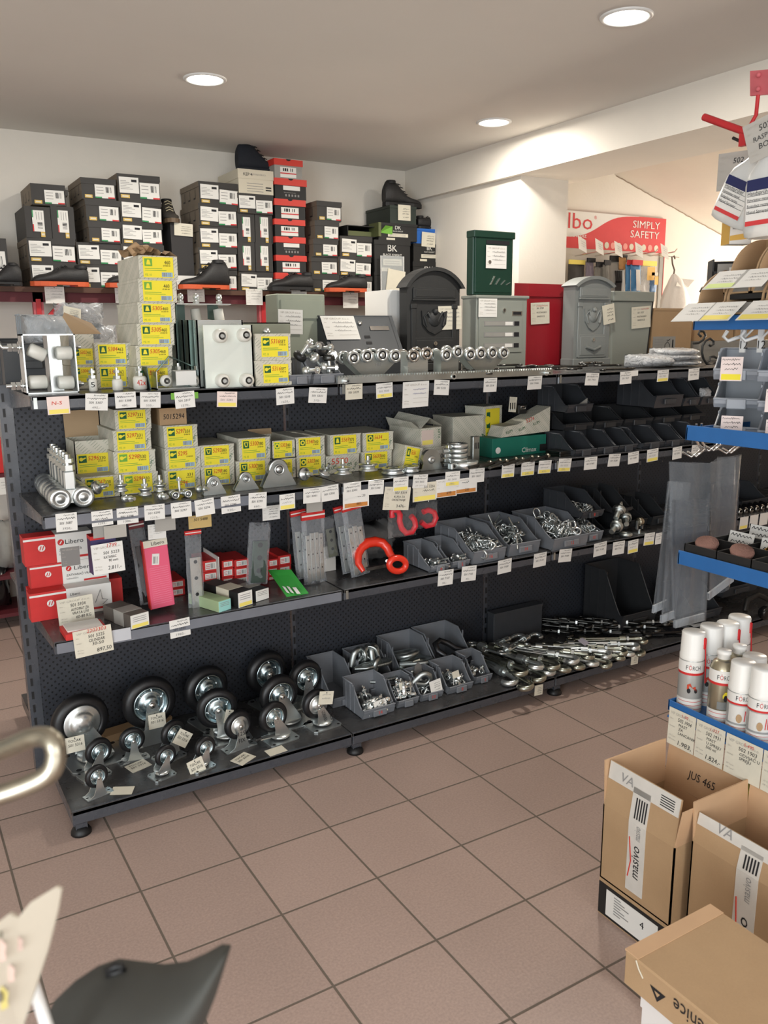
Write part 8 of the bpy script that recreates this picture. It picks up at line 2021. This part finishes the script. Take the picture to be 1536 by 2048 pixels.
# ---------------------------------------------------------------- cartons on the floor at the right front
TAPE=mat('white_parcel_tape',(206,202,194),.25,noise=.05,nscale=20)
CARDI=mat('carton_inside',(196,160,124),.8,noise=.06,nscale=8)
def tape_text(a,x,y0,z0,length,vert=True,s='masivo',h=.028):
 a.text(s,(x,y0,z0),SZ if vert else Vector((0,-1,0)),Vector((0,1,0))if vert else SZ,h,INK,width=length)
def open_carton(label,x0,x1,y0,y1,z0,zf,flaps,tape=True,write=None,lean=(0,0,0,0)):
 """y0 far side, y1 near side; flaps: heights for front, far, back, near"""
 t=thing('carton',label,'box',(x0,y0,z0),0,'open brown cartons on the floor')
 w,d,h=x1-x0,y0-y1,zf-z0;th=.004
 a=M();a.box(0,th,-d,0,0,h,CARD);a.box(w-th,w,-d,0,0,h,CARD);a.box(0,w,-th,0,0,h,CARD);a.box(0,w,-d,-d+th,0,h,CARD);a.box(0,w,-d,0,0,th,CARDI);a.box(th,th+.0008,-d+th,-th,th,h,CARDI);a.box(w-th-.0008,w-th,-d+th,-th,th,h,CARDI);a.build('body',t)
 fh=flaps
 sp=[((0,-d/2,h),(0,lean[0],0),lambda m:m.box(0,th,-d/2+.002,d/2-.002,0,fh[0],CARD)),((w/2,-th,h),(lean[1],0,0),lambda m:m.box(-w/2+.002,w/2-.002,0,th,0,fh[1],CARDI)),((w,-d/2,h),(0,lean[2],0),lambda m:m.box(-th,0,-d/2+.002,d/2-.002,0,fh[2],CARDI)),((w/2,-d,h),(lean[3],0,0),lambda m:m.box(-w/2+.002,w/2-.002,0,th,0,fh[3],CARDI))]
 fl=[]
 for p,r_,f in sp:
  a=M();f(a);fl.append(a.build('flap',t,p,r_))
 if write:
  a=M();a.text(write,(-th-.0006,d*.18,fh[2]*.35),(0,-1,0),SZ,.022,INK,width=d*.36,shear=.1);a.build('writing',fl[2])
 if tape:
  b=M();c=-d*.5;x=-.0012
  b.box(x,0,c-.028,c+.028,h*.1,h,TAPE);
  b.text('masivo',(x-.0004,c-.012,h*.30),SZ,(0,1,0),.026,INK,width=h*.42,shear=.15);b.tube([(x-.0008,c+.022,h*.28),(x-.0008,c+.014,h*.5),(x-.0008,c+.022,h*.8)],.0016,RINK,4)
  b.text('masivo',(x-.0004,c-.012,h*.80),SZ,(0,1,0),.02,GREY,width=h*.18,shear=.15);b.build('tape',t)
  b=M();hf=fh[0];x=-.0012
  b.box(x,0,-.028,.028,0,hf*.75,TAPE);b.box(x,0,-d/2+.004,d/2-.004,hf*.62,hf*1.0,TAPE)
  for i in range(5):b.box(x-.0005,x,-d*.42,-d*.24,hf*(.68+.05*i),hf*(.70+.05*i),INK);b.box(x-.0005,x,-.022+.008*i,-.018+.008*i,hf*.1,hf*.55,INK)
  b.text('VA',(x-.0005,d*.32,hf*.70),(0,-1,0),SZ,.024,GREY,shear=.2);b.build('flap_tape',fl[0])
 return t
q0=atz(1201,1827,0)
XA=q0.x;YA1=-1.100;YA2=-1.335
# flat black appliance box underneath
t=thing('carton','flat black box with a large white label numbered 4, under the taped open carton','box',(XA,YA1,0))
d=YA1-YA2;w=.26
a=M();a.box(0,w,-d,0,0,.108,CARD);a.box(-.0012,0,-d,0,.004,.098,BOXB);a.build('body',t)
a=M();a.box(-.0022,-.0012,-d*.86,-d*.12,.012,.088,PAPER);x=-.0028
for i in range(7):a.quad((x,-d*.24,.078-.008*i),(x,-d*(.34+.06*(i%3)),.078-.008*i),(x,-d*(.34+.06*(i%3)),.081-.008*i),(x,-d*.24,.081-.008*i),GREY)
a.text('4',(x,-d*.62,.05),(0,-1,0),SZ,.02,INK);a.build('label',t)
zfo=atx(1205,1606,XA).z;ztop=atx(1213,1523,XA).z
open_carton('tall open carton with white lettered tape standing on the flat black box',XA,XA+.235,YA1,YA2,.1088,zfo,(ztop-zfo+.0,ztop-zfo,ztop-zfo,ztop-zfo-.02),True,'JUS 465',(.14,-.05,.10,.16))
# second open carton nearer the picture edge
XB=XA+.035;qb=atx(1378,1800,XB);zf2=atx(1362,1668,XB).z
open_carton('second open carton with torn taped flap, cut by the right picture edge',XB,XB+.205,-1.355,-1.66,0,zf2,(.075,.10,.14,.09),True,None,(.22,-.06,.05,.1))
# lime buckets behind
for i,(px,py,r_,lab)in enumerate(((1462,1560,.05,'larger lime green plastic tub behind the open cartons'),(1506,1600,.038,'smaller lime green plastic tub between the open cartons'))):
 q=atz(px,py,.36);a=M();z=.36
 a.lathe([(0,-.16),(r_*.8,-.16),(r_*.95,-.012),(r_*1.08,-.012),(r_*1.1,0),(r_*1.0,0),(r_*.97,-.008),(r_*.78,-.09),(0,-.09)],LIME,28);tag(a.build('plastic_tub',None,(q.x,q.y,z)),lab,'tub','lime green tubs')
 b=M();b.box(-.06,.06,-.06,.06,0,z-.162,CARD);b.box(-.061,.061,-.061,.061,z-.19,z-.1622,CARD);tag(b.build('carton',None,(q.x,q.y,0)),'brown carton hidden beneath the '+['larger','smaller'][i]+' lime tub','box')
 # nearest carton lettered upside down, on a white one
ZJ=.42;c0=atz(1250,1900,ZJ);c1=atz(1395,1790,ZJ);hb=ZJ-atx(1270,1986,c0.x).z
t=thing('carton','nearest closed brown carton with upside-down lettering, lower right corner','box',(c0.x,c0.y,ZJ-hb));w=c1.x-c0.x;d=.62
a=M();a.box(0,w,-d,0,0,hb,CARD,.003);a.build('body',t)
a=M();x=-.0008
a.text('jesenice',(x,-.215,hb*.80),(0,1,0),(0,0,-1),.028,INK,width=.10);a.text('železarne',(x,-.355,hb*.80),(0,1,0),(0,0,-1),.028,INK,width=.12)
a.build('printing',t);a=M();a.add([(x,-.062,hb*.62),(x,-.098,hb*.62),(x,-.080,hb*.28)],[(0,1,2)],INK);a.add([(x-.0004,-.073,hb*.55),(x-.0004,-.086,hb*.55),(x-.0004,-.080,hb*.42)],[(0,1,2)],CARD);a.build('triangle_mark',t)
a=M();a.box(.002,w-.002,-.03,.0015,hb-.002,hb+.0015,CARDI);a.build('edge_flap',t)
a=M();a.tube([(-.001,-.028,hb-.002),(-.002,-.036,hb*.8),(-.001,-.046,hb*.62)],.0016,BEIGE,4);a.build('tear',t)
a=M();a.box(0,w-.01,-d,0,0,ZJ-hb-.0008,mat('white_board_carton',(218,214,210),.7),.003);o=a.build('carton',None,(c0.x+.012,c0.y-.035,0));tag(o,'plain white carton beneath the nearest brown one','box')
a=M();a.box(-.001,w-.009,-d-.001,.001,ZJ-hb-.03,ZJ-hb-.001,MATS['white_board_carton']);a.build('lid',o)
# ---------------------------------------------------------------- close foreground at the left: a display stand right beside the camera
def cp(px,py,depth):return CAM_LOC+ray(px,py)*depth
t=thing('display_hook','thick bent steel display hook close to the camera at the left edge','hook',cp(0,1540,.5))
o=Vector(t.location)
def sm(pts,n=6):
 pts=[Vector(p)for p in pts];out=[]
 for i in range(len(pts)-1):
  p0,p1,p2,p3=pts[max(0,i-1)],pts[i],pts[i+1],pts[min(len(pts)-1,i+2)]
  for k in range(n):
   u=k/n;out.append(.5*((2*p1)+(p2-p0)*u+(2*p0-5*p1+4*p2-p3)*u*u+(3*p1-p0-3*p2+p3)*u**3))
 return out+[pts[-1]]
a=M();a.tube([p-o for p in sm([cp(-220,1560,.52),cp(-60,1520,.51),cp(10,1498,.5),cp(62,1476,.49),cp(92,1474,.485),cp(108,1488,.48),cp(112,1512,.48),cp(104,1540,.48),cp(80,1560,.48),cp(20,1584,.48),cp(-60,1606,.48),cp(-220,1640,.48)])],.0058,RUST,14);a.build('bent_rod',t)
PST=cp(-228,1600,.52);ZA_=cp(200,2290,.52).z
st=thing('display_stand','slim black floor stand just left of the picture, carrying the close-up hook','stand',(PST.x,PST.y,0))
a=M();a.box(-.012,.012,-.012,.012,.012,PST.z+.18,BLK);a.build('post',st)
a=M();a.lathe([(0,0),(.16,0),(.16,.008),(.02,.014),(0,.014)],BLK,28);a.build('base',st)
a=M();e_=cp(230,2290,.52)-PST;a.bar((0,0,ZA_-.008),(e_.x*1.1,e_.y*1.1,ZA_-.008),.05,.012,BLK);a.build('arm',st)
PT=mat('glossy_cream_ticket',(196,187,170),.35,coat=.3)
pts=[(-120,1890),(-10,1850),(18,1828),(36,1836),(60,1806),(112,1774),(123,1778),(116,1820),(96,1900),(66,1992),(40,2070),(-120,2120)]
F_=[cp(px,py,.46+.0002*(px))for px,py in pts];n_=CAM_FWD*.0025
t=thing('price_ticket','cream laminated price ticket close to the camera, lower left corner','price card',F_[0]);o=Vector(F_[0])
a=M();k=len(F_);a.add([tuple(p-o)for p in F_]+[tuple(p-o+n_)for p in F_],[tuple(range(k-1,-1,-1)),tuple(range(k,2*k))]+[(i,(i+1)%k,k+(i+1)%k,k+i)for i in range(k)],PT);a.build('ticket_card',t)
a=M()
for i,(px,py,s,m_)in enumerate(((0,1905,26,RINK),(38,1890,16,RINK),(20,1950,20,RINK),(4,2000,26,YEL),(0,1996,12,INK),(2,1870,8,INK))):
 c=[cp(px+s*.7*math.cos(q*PI/4)*(1.0 if q%2 else .6),py+s*math.sin(q*PI/4)*(.8 if q%3 else 1.1),.4597-.0002*i+.0002*px)for q in range(8)];a.add([tuple(p-o)for p in c],[tuple(range(8))],mat('faded_red_print',(184,156,142),.5)if m_ is RINK else(mat('faded_yellow_print',(176,160,84),.5)if m_ is YEL else mat('faded_dark_print',(96,88,70),.6)))
a.build('print',t)
t=thing('plastic_rod','white plastic stem under the cream ticket at the lower left','rod',cp(80,1960,.48));o=Vector(t.location)
a=M();a.tube([cp(58,1948,.485)-o,cp(82,2016,.485)-o,cp(110,2100,.485)-o,Vector((cp(118,2160,.49).x,cp(118,2160,.49).y,ZA_))-o],.0035,WHT,10);a.build('stem',t)
# dark grey rubber flap shape
top=[(70,2075),(110,2000),(150,1962),(195,1932),(238,1917),(280,1922),(330,1928),(375,1922),(412,1906),(444,1888),(461,1889)]
bot=[(20,2260),(60,2260),(110,2260),(160,2260),(215,2260),(260,2260),(300,2230),(340,2190),(385,2110),(432,1990),(462,1894)]
t=thing('rubber_flap','dark grey rubber piece with a pointed fin close to the camera, bottom edge','rubber part',cp(270,1980,.5));o=Vector(t.location)
nv=10;vs=[];nn=len(top)
for s in(0,1):
 for i in range(nn):
  for j in range(nv+1):
   v=j/nv;px=top[i][0]+(bot[i][0]-top[i][0])*v;py=top[i][1]+(bot[i][1]-top[i][1])*v
   u=i/(nn-1)
   dp=.50+.035*(1-v)**2-.03*math.sin(v*PI)*(1-u)+.012*math.sin(u*5+v*3)+(.006 if s else 0)
   vs.append(tuple(cp(px,py,dp)-o))
N=nn*(nv+1);fs=[]
for s in(0,1):
 for i in range(nn-1):
  for j in range(nv):
   b=s*N+i*(nv+1)+j;f=(b,b+nv+1,b+nv+2,b+1);fs.append(f if s else f[::-1])
for i in range(nn-1):fs.append((i*(nv+1),(i+1)*(nv+1),N+(i+1)*(nv+1),N+i*(nv+1)))
for i in(0,nn-1):
 for j in range(nv):b=i*(nv+1)+j;fs.append((b,b+1,N+b+1,N+b))
a=M();a.add(vs,fs,RUBG,True);a.build('rubber_sheet',t)
a=M();c=[cp(px,py,.535)for px,py in((212,1942),(232,1932),(246,1930),(248,1938),(232,1946),(214,1950))];a.tube([p-o for p in c],.0025,RUB,6,closed=True);a.add([tuple(p-o)for p in c],[tuple(range(6))],RUB);a.build('slot',t)
